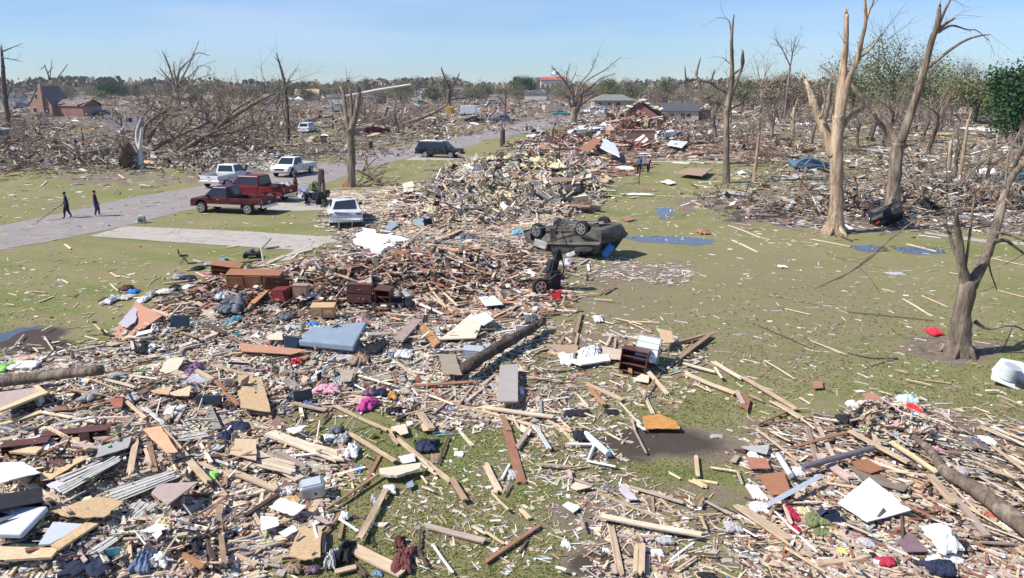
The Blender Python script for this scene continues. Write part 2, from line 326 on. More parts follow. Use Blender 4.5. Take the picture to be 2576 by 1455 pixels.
c = mixc(nt, mr.outputs[0], gr, mu); nt.links.new(c, p.inputs['Base Color']); p.inputs['Roughness'].default_value = .95; p.inputs['Specular IOR Level'].default_value = .1
hb = mixc(nt, .5, nC, nD); bump(nt, p, hb, .8, .06)
ground = gm.build('ground', m, smooth=True); tag(ground, kind='structure')

def sheet(name, quads, z, mat, kind='structure'):
    b = MB()
    for q4 in quads: b.add(q4, [[0, 1, 2, 3]])
    o = b.build(name, mat); return tag(o, kind=kind)
ROADP = [((0,568),(0,630)),((170,534),(130,607)),((330,498),(315,569)),((500,470),(480,528)),((640,445),(640,502)),((790,408),(800,468)),((870,390),(900,432)),((1045,362),(1010,402)),((1170,338),(1185,366)),((1300,310),(1340,332)),((1390,298),(1440,312)),((1500,285),(1580,296))]
tp = [np.array(flat(*a_)) for a_, b_ in ROADP]; bt = [np.array(flat(*b_)) for a_, b_ in ROADP]
rdir = (tp[0]-tp[1])/np.linalg.norm(tp[0]-tp[1])
for k in range(7): tp.insert(0, tp[0]+rdir*8); bt.insert(0, bt[0]+rdir*8)
def densify(L, k=8):
    o = []; n = len(L)
    for i in range(n-1):
        p0, p1, p2, p3 = L[max(i-1, 0)], L[i], L[i+1], L[min(i+2, n-1)]
        for j in range(k):
            t = j/k; o.append(.5*((2*p1)+(-p0+p2)*t+(2*p0-5*p1+4*p2-p3)*t*t+(-p0+3*p1-3*p2+p3)*t**3))
    return o+[L[-1]]
tp = densify(tp); bt = densify(bt); Z = lambda p_, z, j=0: (p_[0]+j*R.uniform(-.12, .12), p_[1]+j*R.uniform(-.12, .12), z)
road_b = MB(); tt = [Z(p_, .012, 1) for p_ in tp]; bb = [Z(p_, .012, 1) for p_ in bt]
for i in range(len(tt)-1):
    for k in range(4):
        f0, f1 = k/4, (k+1)/4; L_ = lambda a_, b_, f: tuple(a_[n_]*(1-f)+b_[n_]*f for n_ in range(3))
        road_b.add([L_(bb[i], tt[i], f0), L_(bb[i+1], tt[i+1], f0), L_(bb[i+1], tt[i+1], f1), L_(bb[i], tt[i], f1)], [[0, 1, 2, 3]])
def pave(name, a, b, crack):
    m, nt, p = new_mat(name); g = nd(nt, 'ShaderNodeNewGeometry'); v = g.outputs['Position']
    c = mixc(nt, ramp(nt, noise(nt, v, .5, 5, .6), [(.3, 0.0), (.7, 1.0)]), a, b)
    c = mixc(nt, ramp(nt, noise(nt, v, 30, 3, .8), [(.3, .35), (.55, 0.0)]), c, tuple(x*.6 for x in a))
    c = mixc(nt, ramp(nt, noise(nt, v, 1.7, 6, .75), [(.5, 0.0), (.7, .8)]), c, (.23, .175, .13))
    vo = nd(nt, 'ShaderNodeTexVoronoi', feature='DISTANCE_TO_EDGE'); vo.inputs['Scale'].default_value = crack; nt.links.new(v, vo.inputs['Vector'])
    c = mixc(nt, ramp(nt, vo.outputs[0], [(.002, .35), (.008, 0.0)]), c, (.09, .08, .075))
    nt.links.new(c, p.inputs['Base Color']); p.inputs['Roughness'].default_value = .9; p.inputs['Specular IOR Level'].default_value = .2; return m
ASPH = pave('asphalt', (.255, .225, .215), (.31, .28, .265), .22); CONC = pave('concrete', (.38, .345, .30), (.45, .41, .36), .3)
tag(road_b.build('road', ASPH), kind='structure')
def patch(name, poly, z, mat):
    pts = []
    for i in range(len(poly)):
        a_ = np.array(flat(*poly[i])); b_ = np.array(flat(*poly[(i+1) % len(poly)]))
        for k in range(6):
            c_ = a_+(b_-a_)*k/6; j = .05 if name == 'driveway' else .12; pts.append((c_[0]+R.uniform(-j, j), c_[1]+R.uniform(-j, j), z))
    b = MB(); b.add(pts, [list(range(len(pts)))[::-1]]); return tag(b.build(name, mat), kind='structure')
patch('driveway', [(225,595),(315,570),(600,582),(835,597),(860,612),(720,690),(640,692),(742,630),(450,611)], .02, CONC)
patch('driveway', [(1015,404),(1050,393),(1200,395),(1290,398),(1290,409),(1190,403)], .02, CONC)
patch('driveway', [(650,500),(700,497),(860,503),(870,528),(700,533),(640,522)], .02, CONC)
patch('path', [(1640,404),(1780,406),(2010,412),(2010,417),(1780,411),(1640,408)], .02, CONC)
patch('path', [(2325,584),(2480,604),(2600,612),(2600,620),(2480,612),(2325,589)], .02, CONC)
WATER, nt, p = new_mat('puddle_water'); g = nd(nt, 'ShaderNodeNewGeometry'); p.inputs['Roughness'].default_value = .04
c = mixc(nt, ramp(nt, noise(nt, g.outputs['Position'], 1.3, 4), [(.4, 0.0), (.7, 1.0)]), (.05, .06, .075), (.10, .085, .065)); nt.links.new(c, p.inputs['Base Color']); p.inputs['Specular IOR Level'].default_value = .9
p.inputs['IOR'].default_value = 1.7
bump(nt, p, noise(nt, g.outputs['Position'], 9, 2), .06, .01)
PUD = []
def puddle(poly):
    PUD.append(poly)
    P = [np.array(flat(*q_)) for q_ in poly]; P.append(P[0]); P.append(P[1]); P = densify(P, 6)[:-7]
    b = MB(); b.add([(q_[0]+R.uniform(-.14, .14), q_[1]+R.uniform(-.2, .2), .008) for q_ in P], [list(range(len(P)))[::-1]]); tag(b.build('water', WATER), kind='structure')
puddle([(-30,846),(60,826),(115,820),(165,846),(225,874),(150,884),(80,888),(-30,893)])
puddle([(1562,598),(1640,593),(1760,600),(1802,608),(1755,617),(1640,611)]); puddle([(1652,524),(1675,519),(1694,530),(1688,548),(1664,550)])
puddle([(1768,527),(1850,521),(1888,535),(1825,545)]); puddle([(1935,556),(2060,563),(2080,573),(1960,568)]); puddle([(2128,618),(2200,618),(2240,631),(2180,635)])
puddle([(2250,624),(2330,622),(2385,636),(2300,641)]); puddle([(2170,553),(2240,551),(2260,560),(2190,563)])

# ---------------------------------------------------------------- rubble and litter nobody could count
C_ = {'tan': (.58,.44,.30), 'pale': (.73,.62,.48), 'pink': (.46,.36,.31), 'red': (.31,.15,.10), 'grey': (.42,.40,.385), 'white': (.80,.79,.76), 'dark': (.075,.06,.052), 'dust': (.50,.43,.35), 'brown': (.27,.18,.12),
      'blue': (.10,.22,.45), 'yel': (.66,.58,.36), 'teal': (.15,.42,.45), 'rose': (.62,.12,.25), 'brick': (.38,.17,.12), 'green': (.25,.45,.12), 'olive': (.25,.21,.12), 'dgrey': (.2,.195,.19)}
def palette(n, d):
    k = list(d); w_ = np.array([d[i] for i in k], float); w_ /= w_.sum(); c = np.array([C_[i] for i in k])[N.choice(len(k), n, p=w_)]
    return np.clip(c*N.uniform(.7, 1.12, (n, 1))*N.normal(1, .04, (n, 3)), .01, .9)
def rotm(yaw, pitch, roll):
    cy, sy, cp, sp_, cr, sr = np.cos(yaw), np.sin(yaw), np.cos(pitch), np.sin(pitch), np.cos(roll), np.sin(roll)
    M = np.empty((len(yaw), 3, 3)); M[:, 0, 0] = cy*cp; M[:, 0, 1] = cy*sp_*sr-sy*cr; M[:, 0, 2] = cy*sp_*cr+sy*sr
    M[:, 1, 0] = sy*cp; M[:, 1, 1] = sy*sp_*sr+cy*cr; M[:, 1, 2] = sy*sp_*cr-cy*sr; M[:, 2, 0] = -sp_; M[:, 2, 1] = cp*sr; M[:, 2, 2] = cp*cr; return M
UB = np.array([[x, y, z] for z in (-.5, .5) for y in (-.5, .5) for x in (-.5, .5)])
def sample(poly, n, far=0.0):
    xs = [p_[0] for p_ in poly]; ys = [p_[1] for p_ in poly]; X = np.zeros(0); Y = np.zeros(0)
    while len(X) < n:
        x = N.uniform(min(xs), max(xs), 4*n); y = N.uniform(min(ys), max(ys), 4*n)
        # clumps and bare spots
        k = inpoly(x, y, poly) & (N.uniform(0, 1, 4*n) < .55+.28*wob(x*4, y*7))
        X = np.r_[X, x[k]]; Y = np.r_[Y, y[k]]
    j = (max(xs)-min(xs))*.018; return X[:n]+N.standard_t(3, n)*j, Y[:n]+N.standard_t(3, n)*min(10, j*.5)
def chips(b, poly, n, pal, scale=1.0, lift=.1, tilt=.25, kinds=(.45, .4, .15), yaw=None, pts=None, dist=True, hmin=.15):
    x, y = pts if pts is not None else sample(poly, n); n = len(x)
    P = on(x, y); d = P[:, 1]; s = scale*(np.clip((d/26)**.62, .75, 6) if dist else np.ones(n))
    u = N.uniform(0, 1, n); t = np.where(u < kinds[0], 0, np.where(u < kinds[0]+kinds[1], 1, 2)); r1 = N.uniform(0, 1, n)**2; r2 = N.uniform(.5, 1, n)
    L = np.where(t == 0, .18+1.1*r1, np.where(t == 1, .10+.45*r1, .05+.14*r1))*s; Wd = np.where(t == 0, .03+.06*r2, np.where(t == 1, .07+.35*r1*r2, .05+.1*r1))*s
    T_ = np.where(t == 0, .02+.02*r2, np.where(t == 1, .008+.015*r2, .04+.06*r1))*s
    ya = N.uniform(0, pi, n) if yaw is None else N.normal(yaw, .55, n)
    hh = np.clip(P[:, 2]*1.6, hmin, 1); Mx = rotm(ya, N.normal(0, tilt, n)*hh*np.where(t == 0, .6, 1.3), N.normal(0, tilt, n)*hh*1.3)
    tp_ = N.uniform(.35, 1, (n, 1, 2)); V = np.tile(UB, (n, 1, 1)); V[:, :, 1] *= np.where(V[:, :, 0] > 0, tp_[:, :, 0], 1.0); V[:, :, 0] += V[:, :, 1]*(tp_[:, :, 1]-.6)*.6*(t[:, None] == 1)
    V *= np.stack([L, Wd, T_], -1)[:, None, :]; V = np.einsum('nij,nkj->nki', Mx, V)
    P[:, 2] += T_*.5+.005+N.uniform(0, 1, n)**2*lift*hh; V += P[:, None, :]
    Fq = (BOXN[None]+8*np.arange(n)[:, None, None]).reshape(-1, 4); c = palette(n, pal); b.add(V.reshape(-1, 3), Fq, np.repeat(c, 8, 0))
PAL_NEAR = dict(tan=26, pale=20, pink=11, red=7, grey=9, white=10, dark=7, dust=20, brown=7, blue=.25, yel=.6, teal=.15, rose=.12, green=.1)
PAL_GREY = dict(grey=14, white=12, dust=22, pale=22, pink=10, dark=7, tan=14, red=3, yel=5)
PAL_RED = dict(red=26, pink=19, tan=14, brown=18, pale=6, dark=14, dust=5, white=2.5, brick=10)  # raised dark share paints the heap's shadows into the chip colours
PAL_FAR = dict(dust=11, pink=15, brown=22, tan=11, white=7, grey=11, dark=24, pale=6, brick=5, olive=12, dgrey=8)
def lumps(b, poly, n, per, pal, top=1.6, scale=.75):
    cx, cy = sample(poly, n); X, Y = [], []
    for x, y in zip(cx, cy):
        if y < 232 or any(inpoly(np.array(x), np.array(y), z) for z in (G_LEFT, *G_MORE)) or (150 < x < 300 and 325 < y < 378) or (x > 1650 and y > 370 and N.random() < .55) or (2000 < x < 2200 and 340 < y < 480): continue
        sp = 5+(y-215)*.11; X.append(N.normal(x, sp*1.6, per)); Y.append(np.maximum(N.normal(y, sp*.28, per), 228))
    chips(b, None, 0, pal, scale, top, .8, (.55, .42, .03), pts=(np.concatenate(X), np.concatenate(Y)), hmin=.9)
def finish(b, label, name='rubble'): o = b.build(name, RUB); return tag(o, label, kind='stuff')
b = MB(); lumps(b, [(-100,1050),(700,1050),(560,760),(900,640),(1380,640),(1380,800),(1250,950),(700,1000),(760,1200),(600,1440),(-100,1440)], 42, 40, dict(PAL_NEAR, dark=14), .3, .8); chips(b, Z_NEAR, 31000, dict(PAL_NEAR, grey=13, white=12, dust=24, dark=9), .62, .16, .35, (.42, .3, .28)); chips(b, Z_NEAR, 1500, dict(PAL_NEAR, white=4, brown=14, dark=10), 1.5, .16, .32, (.75, .25, 0))
RS = {'brick': [(560,700),(800,690),(1050,640),(1380,660),(1400,790),(1100,800),(900,760),(560,790),(420,790)], 'pale': [(210,890),(500,830),(900,800),(1250,830),(1260,920),(1000,960),(700,950),(350,960),(-240,980),(-240,915)],
      'sh': [(-240,1100),(400,1060),(700,1060),(760,1250),(560,1660),(-240,1660)]}
chips(b, RS['brick'], 3200, PAL_RED, 1.15, .25, .35, (.6, .35, .05)); chips(b, RS['pale'], 4200, PAL_GREY, .6, .10, .35, (.3, .4, .3)); chips(b, RS['sh'], 3300, PAL_NEAR, 1.1, .12, .25)
chips(b, RS['pale'], 700, dict(blue=1, white=8, teal=.6, dark=4, rose=.4, grey=5, yel=.6), .8, .15, .4, (.1, .7, .2))
finish(b, 'splintered wood, plaster and household litter covering the yard before the driveway')
b = MB(); chips(b, Z_HEAP, 8000, PAL_GREY, .7, .3, .45, (.62, .3, .08)); chips(b, [(1140,420),(1470,400),(1490,530),(1150,560)], 420, dict(PAL_GREY, tan=25, brown=10), 2.0, .5, .7, (.7, .3, 0)); chips(b, [(1180,405),(1470,405),(1490,480),(1250,520),(1130,500)], 900, dict(yel=22, dust=20, pale=20, white=10, grey=8, tan=12), .9, .5, .6, (.5, .45, .05))
chips(b, [(1000,520),(1400,520),(1400,600),(1000,590)], 1500, dict(tan=30, pale=20, pink=15, red=8, dark=5), 1.0, .2, .2, (.85, .1, .05)); chips(b, [(820,490),(1000,470),(1010,530),(850,540)], 700, dict(pale=30, tan=30, pink=8), 1.1, .15, .12, (.9, .1, 0), yaw=0.0)
lumps(b, [(1160,430),(1460,400),(1490,520),(1150,560)], 34, 50, dict(PAL_GREY, tan=24, brown=8), 1.0, .9); finish(b, 'shredded framing and yellow insulation of the flattened house behind the overturned car')
b = MB(); chips(b, Z_BACK, 450, dict(PAL_RED, pale=20), 1.7, .5, .5, (.6, .4, 0)); chips(b, Z_BACK, 5200, PAL_RED, .8, .4, .4, (.55, .38, .07)); chips(b, [(1640,350),(1980,360),(1990,398),(1650,395)], 900, dict(white=10, pink=20, red=12, tan=10, blue=1.5, dark=6), .8, .2, .3)
finish(b, 'reddish boards and broken brick around the ruined brick house')
b = MB(); chips(b, Z_LEFT, 13500, PAL_FAR, .55, .6, .4, (.6, .32, .08)); chips(b, Z_LEFT, 1500, dict(PAL_FAR, white=22, pale=14), 1.15, .8, .6, (.35, .65, 0)); chips(b, [(0,385),(300,395),(560,412),(700,395),(1000,362),(1160,332),(1160,318),(900,350),(600,360),(0,370)], 3500, PAL_FAR, .6, .3, .3, (.7, .25, .05))
chips(b, [(520,400),(700,385),(700,425),(560,425)], 500, dict(white=20, pale=10, pink=10, grey=8), .8, .3, .4); chips(b, [(0,238),(0,300),(420,250),(1000,245),(1380,285),(1380,236)], 2200, dict(PAL_FAR, white=16, pale=14, brick=9), 1.25, 1.6, .8, (.4, .6, 0)); lumps(b, Z_LEFT, 150, 60, dict(PAL_FAR, white=12, pale=10), 1.7); finish(b, 'wreckage of houses and trees scattered beyond the road')
b = MB(); chips(b, Z_RIGHT, 13500, PAL_FAR, .55, .5, .4, (.6, .32, .08)); chips(b, Z_RIGHT, 1500, dict(PAL_FAR, white=22, pale=14), 1.15, .8, .6, (.35, .65, 0)); chips(b, [(2000,470),(2576,440),(2576,590),(2060,560)], 2500, dict(PAL_FAR, pink=25, white=12), .7, .4, .35, (.7, .25, .05))
chips(b, [(1400,236),(1400,320),(1800,330),(2576,360),(2576,236)], 3000, dict(PAL_FAR, white=16, pale=14, brick=9), 1.15, 1.5, .8, (.4, .6, 0)); chips(b, [(1780,340),(2576,330),(2576,560),(2060,540),(1960,440)], 2600, dict(pink=18, pale=18, white=12, grey=12, tan=12, dark=8), .7, .3, .3, (.5, .4, .1)); lumps(b, Z_RIGHT, 150, 60, dict(PAL_FAR, white=12, pale=10), 1.2); finish(b, 'wreckage of houses and trees scattered behind the standing trunks')
b = MB(); chips(b, Z_LOWR, 6800, dict(PAL_NEAR, brown=14, dark=10), .62, .12, .2, (.72, .2, .08), yaw=-.75); chips(b, [(2150,1020),(2310,1010),(2340,1120),(2200,1150)], 900, dict(PAL_NEAR, dark=14, green=1.5, blue=2), .8, .35, .5)
chips(b, [(1880,1120),(2300,1180),(2576,1290),(2576,1455),(1950,1455)], 1300, dict(tan=20, red=10, pink=10, dark=5, white=5), .9, .1, .2)
finish(b, 'splinters and torn household litter in the corner of the yard')
b = MB(); chips(b, Z_MIDR, 2300, PAL_NEAR, .55, .03, .1, (.6, .3, .1)); chips(b, Z_CENT, 900, PAL_NEAR, .6, .05, .15); GA = [(1450,640),(2576,600),(2576,1080),(1900,1060),(1500,1000),(1380,800)]
chips(b, GA, 1100, dict(pale=20, tan=15, white=10, dust=10, pink=5, grey=5), .42, .01, .05, (.6, .3, .1)); chips(b, [(0,640),(640,640),(560,700),(300,800),(200,830),(0,820)], 260, dict(pale=20, tan=12, dust=10, white=3), .5, .01, .05)
chips(b, [(340,560),(820,560),(820,590),(340,575)], 60, dict(pale=2, tan=1), .4, .01, .05); chips(b, [(1500,440),(2080,470),(2080,620),(1500,600)], 500, dict(pale=20, tan=15, white=12, pink=10, grey=8), .5, .01, .08)
chips(b, [(1500,640),(1760,680),(1730,720),(1440,700),(1430,660)], 420, dict(pink=20, pale=15, white=5, grey=6), .55, .06, .2); chips(b, [(880,500),(1160,420),(1190,400),(1000,402),(880,440)], 120, dict(tan=2, pale=1), .5, .02, .1)
chips(b, [(1280,1060),(1500,1050),(1560,1250),(1500,1400),(1100,1455),(950,1400),(1000,1200)], 900, dict(pale=20, tan=15, white=12, pink=6, grey=6), .4, .01, .08); chips(b, [(0,440),(470,430),(440,470),(0,560)], 160, dict(white=6, pale=10, tan=8), .6, .02, .1)
chips(b, [(0,575),(500,475),(800,415),(1380,300),(1380,318),(1000,395),(640,490),(0,625)], 260, dict(pale=8, tan=8, brown=8, dark=4, white=3), .5, .01, .05)
finish(b, 'small splinters and paper scraps strewn over the grass', 'litter')
# blades of grass
def grass():
    x = N.uniform(-240, 2820, 170000); y = 455+(1660-455)*N.uniform(0, 1, 170000)**.8; P = flat(x, y); k = (P[:, 1] < 20+14*N.uniform(0, 1, len(P))**2) & (mudmask(P) < .34+.3*N.uniform(0, 1, len(P))) & (H(P[:, 0], P[:, 1]) < .05); px = toPix(P)
    for z in ([(t_[0][0], t_[0][1]) for t_ in ROADP]+[(t_[1][0], t_[1][1]) for t_ in ROADP][::-1], [(225,595),(315,570),(600,582),(835,597),(860,612),(720,690),(640,692),(742,630),(450,611)], [(640,500),(700,497),(860,503),(870,528),(700,533),(640,522)], [(1015,404),(1050,393),(1200,395),(1290,398),(1290,409),(1190,403)]): k &= ~inpoly(px[:, 0], px[:, 1], z)
    for z in PUD: k &= ~inpoly(px[:, 0], px[:, 1], z)
    P = P[k]; n = len(P); s = np.clip(P[:, 1]/22, .7, 1.6)[:, None]; V = np.zeros((n, 4, 3)); yw = N.uniform(0, 2*pi, n); hgt = (N.uniform(.014, .04, n)[:, None])*s; wd = (N.uniform(.014, .04, n)[:, None])*s
    dx = np.c_[np.cos(yw), np.sin(yw)]; ln = N.normal(0, .035, (n, 2))*s; V[:, 0, :2] = -dx*wd; V[:, 1, :2] = dx*wd; V[:, 2, :2] = ln+dx*wd*.3; V[:, 3, :2] = ln-dx*wd*.3; V[:, 2, 2] = V[:, 3, 2] = hgt[:, 0]; V += P[:, None, :]
    c = np.array([(.15, .2, .045), (.21, .23, .07), (.34, .29, .15), (.12, .18, .03), (.44, .37, .22)])[N.choice(5, n, p=[.28, .28, .16, .23, .05])]*N.uniform(.75, 1.2, (n, 1))
    b = MB(); b.add(V.reshape(-1, 3), np.arange(4*n).reshape(n, 4), np.repeat(c, 4, 0)); gmt = colmat('grass_blade', .9, .1, 3, 0); nt = gmt.node_tree; pb = nt.nodes['Principled BSDF']; tl = nd(nt, 'ShaderNodeBsdfTranslucent'); ms = nd(nt, 'ShaderNodeMixShader'); ms.inputs[0].default_value = .5; nt.links.new(pb.inputs['Base Color'].links[0].from_socket, tl.inputs[0]); ou = nt.nodes['Material Output']; nt.links.new(pb.outputs[0], ms.inputs[1]); nt.links.new(tl.outputs[0], ms.inputs[2]); nt.links.new(ms.outputs[0], ou.inputs[0])
    tag(b.build('grass', gmt), 'short spring grass of the yards, green with dry yellow tips', kind='stuff')
grass()
# ================================================================ loose pieces: boards, sheets, cloth, boxes
def basis(x, n=(0, 0, 1)):
    x = Vector(x).normalized(); n = Vector(n); y = n.cross(x)
    if y.length < 1e-3: y = Vector((0, 1, 0)).cross(x)
    y.normalize(); z = x.cross(y); return Matrix((x, y, z)).transposed()
COLN = dict(t='tan', p='pale', r='red brown', b='brown', g='weathered grey', w='white', d='dark', o='orange brown', n='pinkish brown', y='yellowish', s='slate grey')
PEND = []
def jag_plank(L, wd, th, nj=3):
    rj = lambda a: R.uniform(-a, a); e = min(.5*wd*1.4, L*.2); e = e*R.choice([.15, .3, 1, 1.6]); e2 = e*R.choice([.2, 1, .5])
    rt = [(L/2+rj(e2), -wd/2+wd*(i+.5)/nj+rj(wd*.08)) for i in range(nj)]; lt = [(-L/2+rj(e), wd/2-wd*(i+.5)/nj+rj(wd*.08)) for i in range(nj)]
    o = [(-L/2, -wd/2), (0, -wd/2*(1+rj(.04))), (L/2, -wd/2)]+rt+[(L/2, wd/2), (0, wd/2*(1+rj(.04))), (-L/2, wd/2)]+lt
    b = MB(); b.prism(o, th); V = b.v[0]; V[:, 2] += R.uniform(-.012, .012)*L*(2*V[:, 0]/max(L, .1))**2; return b
def plank(p0, p1, wd, col='t', th=None, mat=None, name='board', label=None, group='broken boards strewn over the yard'):
    p0, p1 = Vector(p0), Vector(p1); L = (p1-p0).length
    if L < .12: return
    th = th or min(.045, max(.018, wd*.35)); M = (basis(p1-p0, (R.uniform(-.25, .25), R.uniform(-.25, .25), 1))).to_4x4(); M.translation = (p0+p1)/2
    o = jag_plank(L, wd, th).build(name, mat or wood(col)); o.matrix_world = M
    if label: tag(o, label, 'board')
    else: PEND.append((o, col, L, wd, M.translation.copy(), atan2((p1-p0).y, (p1-p0).x)))
    tag(o, group=group); return o
def planks(rg, rows, lift=(0.0, .12)):
    for (x1, y1, x2, y2, wz, c) in rows:
        s = RG[rg][2]; a_ = z2t(rg, x1, y1); b_ = z2t(rg, x2, y2); P = on([a_[0], b_[0]], [a_[1], b_[1]]); k = ppm(P.mean(0))
        wd = max(.05, min(.45, wz*s/k*1.05)); up = .02+R.uniform(*lift)+min(.12, (P[0, 2]+P[1, 2])*.12); mid = on1((a_[0]+b_[0])/2, (a_[1]+b_[1])/2)[2]
        sag = max(0, mid-(P[0, 2]+P[1, 2])/2); P[:, 2] += up+sag; plank(P[0], P[1], wd, c)
SHN = {'p': 'plywood_sheet', 'c': 'panel', 'm': 'metal_sheet'}
def slab_mesh(pts, th, sub=5, jag=.0, warp=.02, tpa=None):
    P = [Vector(p_) for p_ in pts]; c = sum(P, Vector())/len(P); n = Vector((0, 0, 0))
    for i in range(len(P)): n += (P[i]-c).cross(P[(i+1) % len(P)]-c)
    if n.z < 0: n = -n; P = P[::-1]
    n.normalize(); Mr = basis(P[1]-P[0], n); Mi = Mr.transposed(); loc = [Mi@(p_-c) for p_ in P]; sz = max((a-b_).length for a in loc for b_ in loc)
    ol = []
    for i in range(len(loc)):
        a, b_ = loc[i], loc[(i+1) % len(loc)]
        for k in range(sub):
            q = a.lerp(b_, k/sub); jj = jag*sz*(.35 if k == 0 else 1); ol.append((q.x+R.uniform(-jj, jj), q.y+R.uniform(-jj, jj)))
    b = MB(); b.prism(ol, th); M = Mr.to_4x4(); M.translation = c; return b, M, sz
def sheet_of(rg, pts, mat, name, label, cat, th=.018, lift=.06, up=None, jag=.012, group=None, words=None, bevel=0):
    T = [z2t(rg, *p_) for p_ in pts]; P = on([t[0] for t in T], [t[1] for t in T]); P[:, 2] = P[:, 2]*.6+.4*P[:, 2].mean()
    P[:, 2] += lift+.05+th/2
    if up: P[:, 2] += np.array(up)
    if up:   # keep each corner on its own sight line at the raised height
        pass
    b, M, sz = slab_mesh(P, th, 5 if jag else 1, jag); o = b.build(name, mat, bevel=bevel); o.matrix_world = M; tag(o, label, cat, group)
    if words: mark(words, M.translation)
    return o
DRY = surf('plasterboard', (.74, .73, .70), .9, 0, .10, 2, dirt=.3, obj_var=.12); OSB = surf('strand_board', (.60, .42, .235), .8, 0, .3, 9, (1, 3, 1), .15, .15, .3)
OSBT = surf('pale_strand_board', (.68, .50, .31), .8, 0, .25, 8, (1, 3, 1), .15, .15, .3); TERR = surf('reddish_board', (.42, .215, .135), .8, 0, .2, 4, (1, 4, 1), .2, .2)
BROWNP = surf('brown_panel', (.36, .25, .17), .75, 0, .2, 4, (1, 5, 1), .2, .2); PINKP = surf('pinkish_panel', (.45, .35, .31), .85, 0, .18, 4, obj_var=.15, dirt=.3); BEIGE = surf('beige_panel', (.66, .56, .42), .8, 0, .12, 3, obj_var=.12, dirt=.25)
GREYP = surf('grey_panel', (.40, .39, .375), .8, 0, .15, 3, obj_var=.1, dirt=.3); METW = surf('white_enamel', (.76, .78, .79), .35, 0, .06, 2, obj_var=.05, dirt=.25, spec=.5); METG = surf('galvanised_sheet', (.42, .46, .49), .4, .5, .15, 3, obj_var=.1, dirt=.2)
BLUEG = surf('blue_grey_ticking', (.25, .31, .38), .85, 0, .1, 3, obj_var=0, dirt=.12, bmp=.2); NAVY = surf('navy_cloth', (.03, .036, .07), .9, 0, .3, 5, obj_var=.15); BLK = surf('black_cloth', (.022, .022, .026), .9, 0, .3, 5, obj_var=.1)
WHT = surf('white_cloth', (.80, .79, .78), .9, 0, .12, 5, obj_var=.08, dirt=.45); PNK = surf('pink_cloth', (.68, .36, .43), .9, 0, .2, 6, obj_var=.1, dirt=.4); MAG = surf('magenta_cloth', (.55, .06, .28), .9, 0, .25, 6, obj_var=.05, dirt=.4)
RED = surf('red_plastic', (.62, .035, .05), .5, 0, .15, 4, obj_var=.1, dirt=.1); BLUE = surf('blue_plastic', (.035, .2, .55), .5, 0, .15, 4, obj_var=.15); MAROON = surf('maroon_cloth', (.15, .05, .045), .9, 0, .35, 5, obj_var=.1)
MAHO = surf('mahogany_veneer', (.13, .048, .035), .5, 0, .25, 3, (1, 6, 1), .15, .2, spec=.4); ORAN = surf('cherry_veneer', (.34, .15, .075), .6, 0, .2, 3, (1, 5, 1), .12, .2, spec=.4); OAK = surf('oak_veneer', (.58, .37, .20), .6, 0, .2, 3, (1, 5, 1), .12, .2)
LIME = surf('lime_plastic', (.35, .75, .16), .7, 0, .2, 5, obj_var=.1); YEL = surf('yellow_fibre_batt', (.64, .56, .34), .95, 0, .3, 9, obj_var=.15, bmp=1); PURP = surf('purple_cloth', (.24, .13, .21), .9, 0, .3, 6, obj_var=.1, dirt=.5)
TEAL = surf('teal_cloth', (.13, .34, .40), .8, 0, .25, 5, obj_var=.1, dirt=.5); GREYC = surf('grey_cloth', (.42, .41, .41), .9, 0, .25, 5, obj_var=.15, dirt=.5); ORNG = surf('orange_rusty_sheet', (.52, .26, .07), .75, 0, .3, 5, obj_var=0, dirt=.25); GREEN = surf('olive_cloth', (.16, .18, .08), .9, 0, .3, 5, obj_var=.1)
DGREY = surf('dark_grey_plastic', (.12, .13, .15), .6, 0, .25, 4, obj_var=.1, dirt=.3); LGREY = surf('light_grey_metal', (.5, .54, .57), .5, .1, .15, 3, obj_var=.08, dirt=.3)
def cloth(P, wx, wy, h, mat, name, label, cat, group=None, seed=None, yaw=None, k=16, words=None, crisp=1.0):
    r = np.random.default_rng(seed if seed is not None else R.randrange(9999)); u = np.linspace(-1, 1, k); X, Y = np.meshgrid(u, u); rad = np.maximum(np.abs(X), np.abs(Y)); th = np.arctan2(Y, X)
    edge = 1+.12*np.sin(th*2+r.uniform(0, 6))+.09*np.sin(th*3+r.uniform(0, 6))+.07*np.sin(th*5+r.uniform(0, 6))+.07*np.sin(th*9+r.uniform(0, 6)); Z_ = np.zeros_like(X)
    for i in range(7):
        a = r.uniform(0, pi); f = r.uniform(2, 8)*crisp; Z_ += np.abs(np.sin((X*cos(a)+Y*sin(a))*f+r.uniform(0, 6)))*(1.0/(1+.25*f))
    Z_ = Z_/Z_.max()*h*(1-rad**3*.85); V = np.stack([X*wx/2*edge+r.normal(0, .012*wx, X.shape), Y*wy/2*edge+r.normal(0, .012*wy, X.shape), Z_], -1).reshape(-1, 3)
    bot = V.copy(); bot[:, 2] = -.03; I = np.arange(k*k).reshape(k, k); q = np.stack([I[:-1, :-1], I[:-1, 1:], I[1:, 1:], I[1:, :-1]], -1).reshape(-1, 4); b = MB()
    ring = list(I[0, :])+list(I[1:, -1])+list(I[-1, -2::-1])+list(I[-2:0:-1, 0]); n = k*k
    Fs = q.tolist()+[[a+n for a in f][::-1] for f in q.tolist()]+[[int(ring[(i+1) % len(ring)]), int(ring[i]), int(ring[i])+n, int(ring[(i+1) % len(ring)])+n] for i in range(len(ring))]
    b.add(np.r_[V, bot], Fs); o = b.build(name, mat, smooth=False); o.location = P; o.rotation_euler = (0, 0, yaw if yaw is not None else R.uniform(0, pi)); tag(o, label, cat, group)
    if words: mark(words, P)
    return o
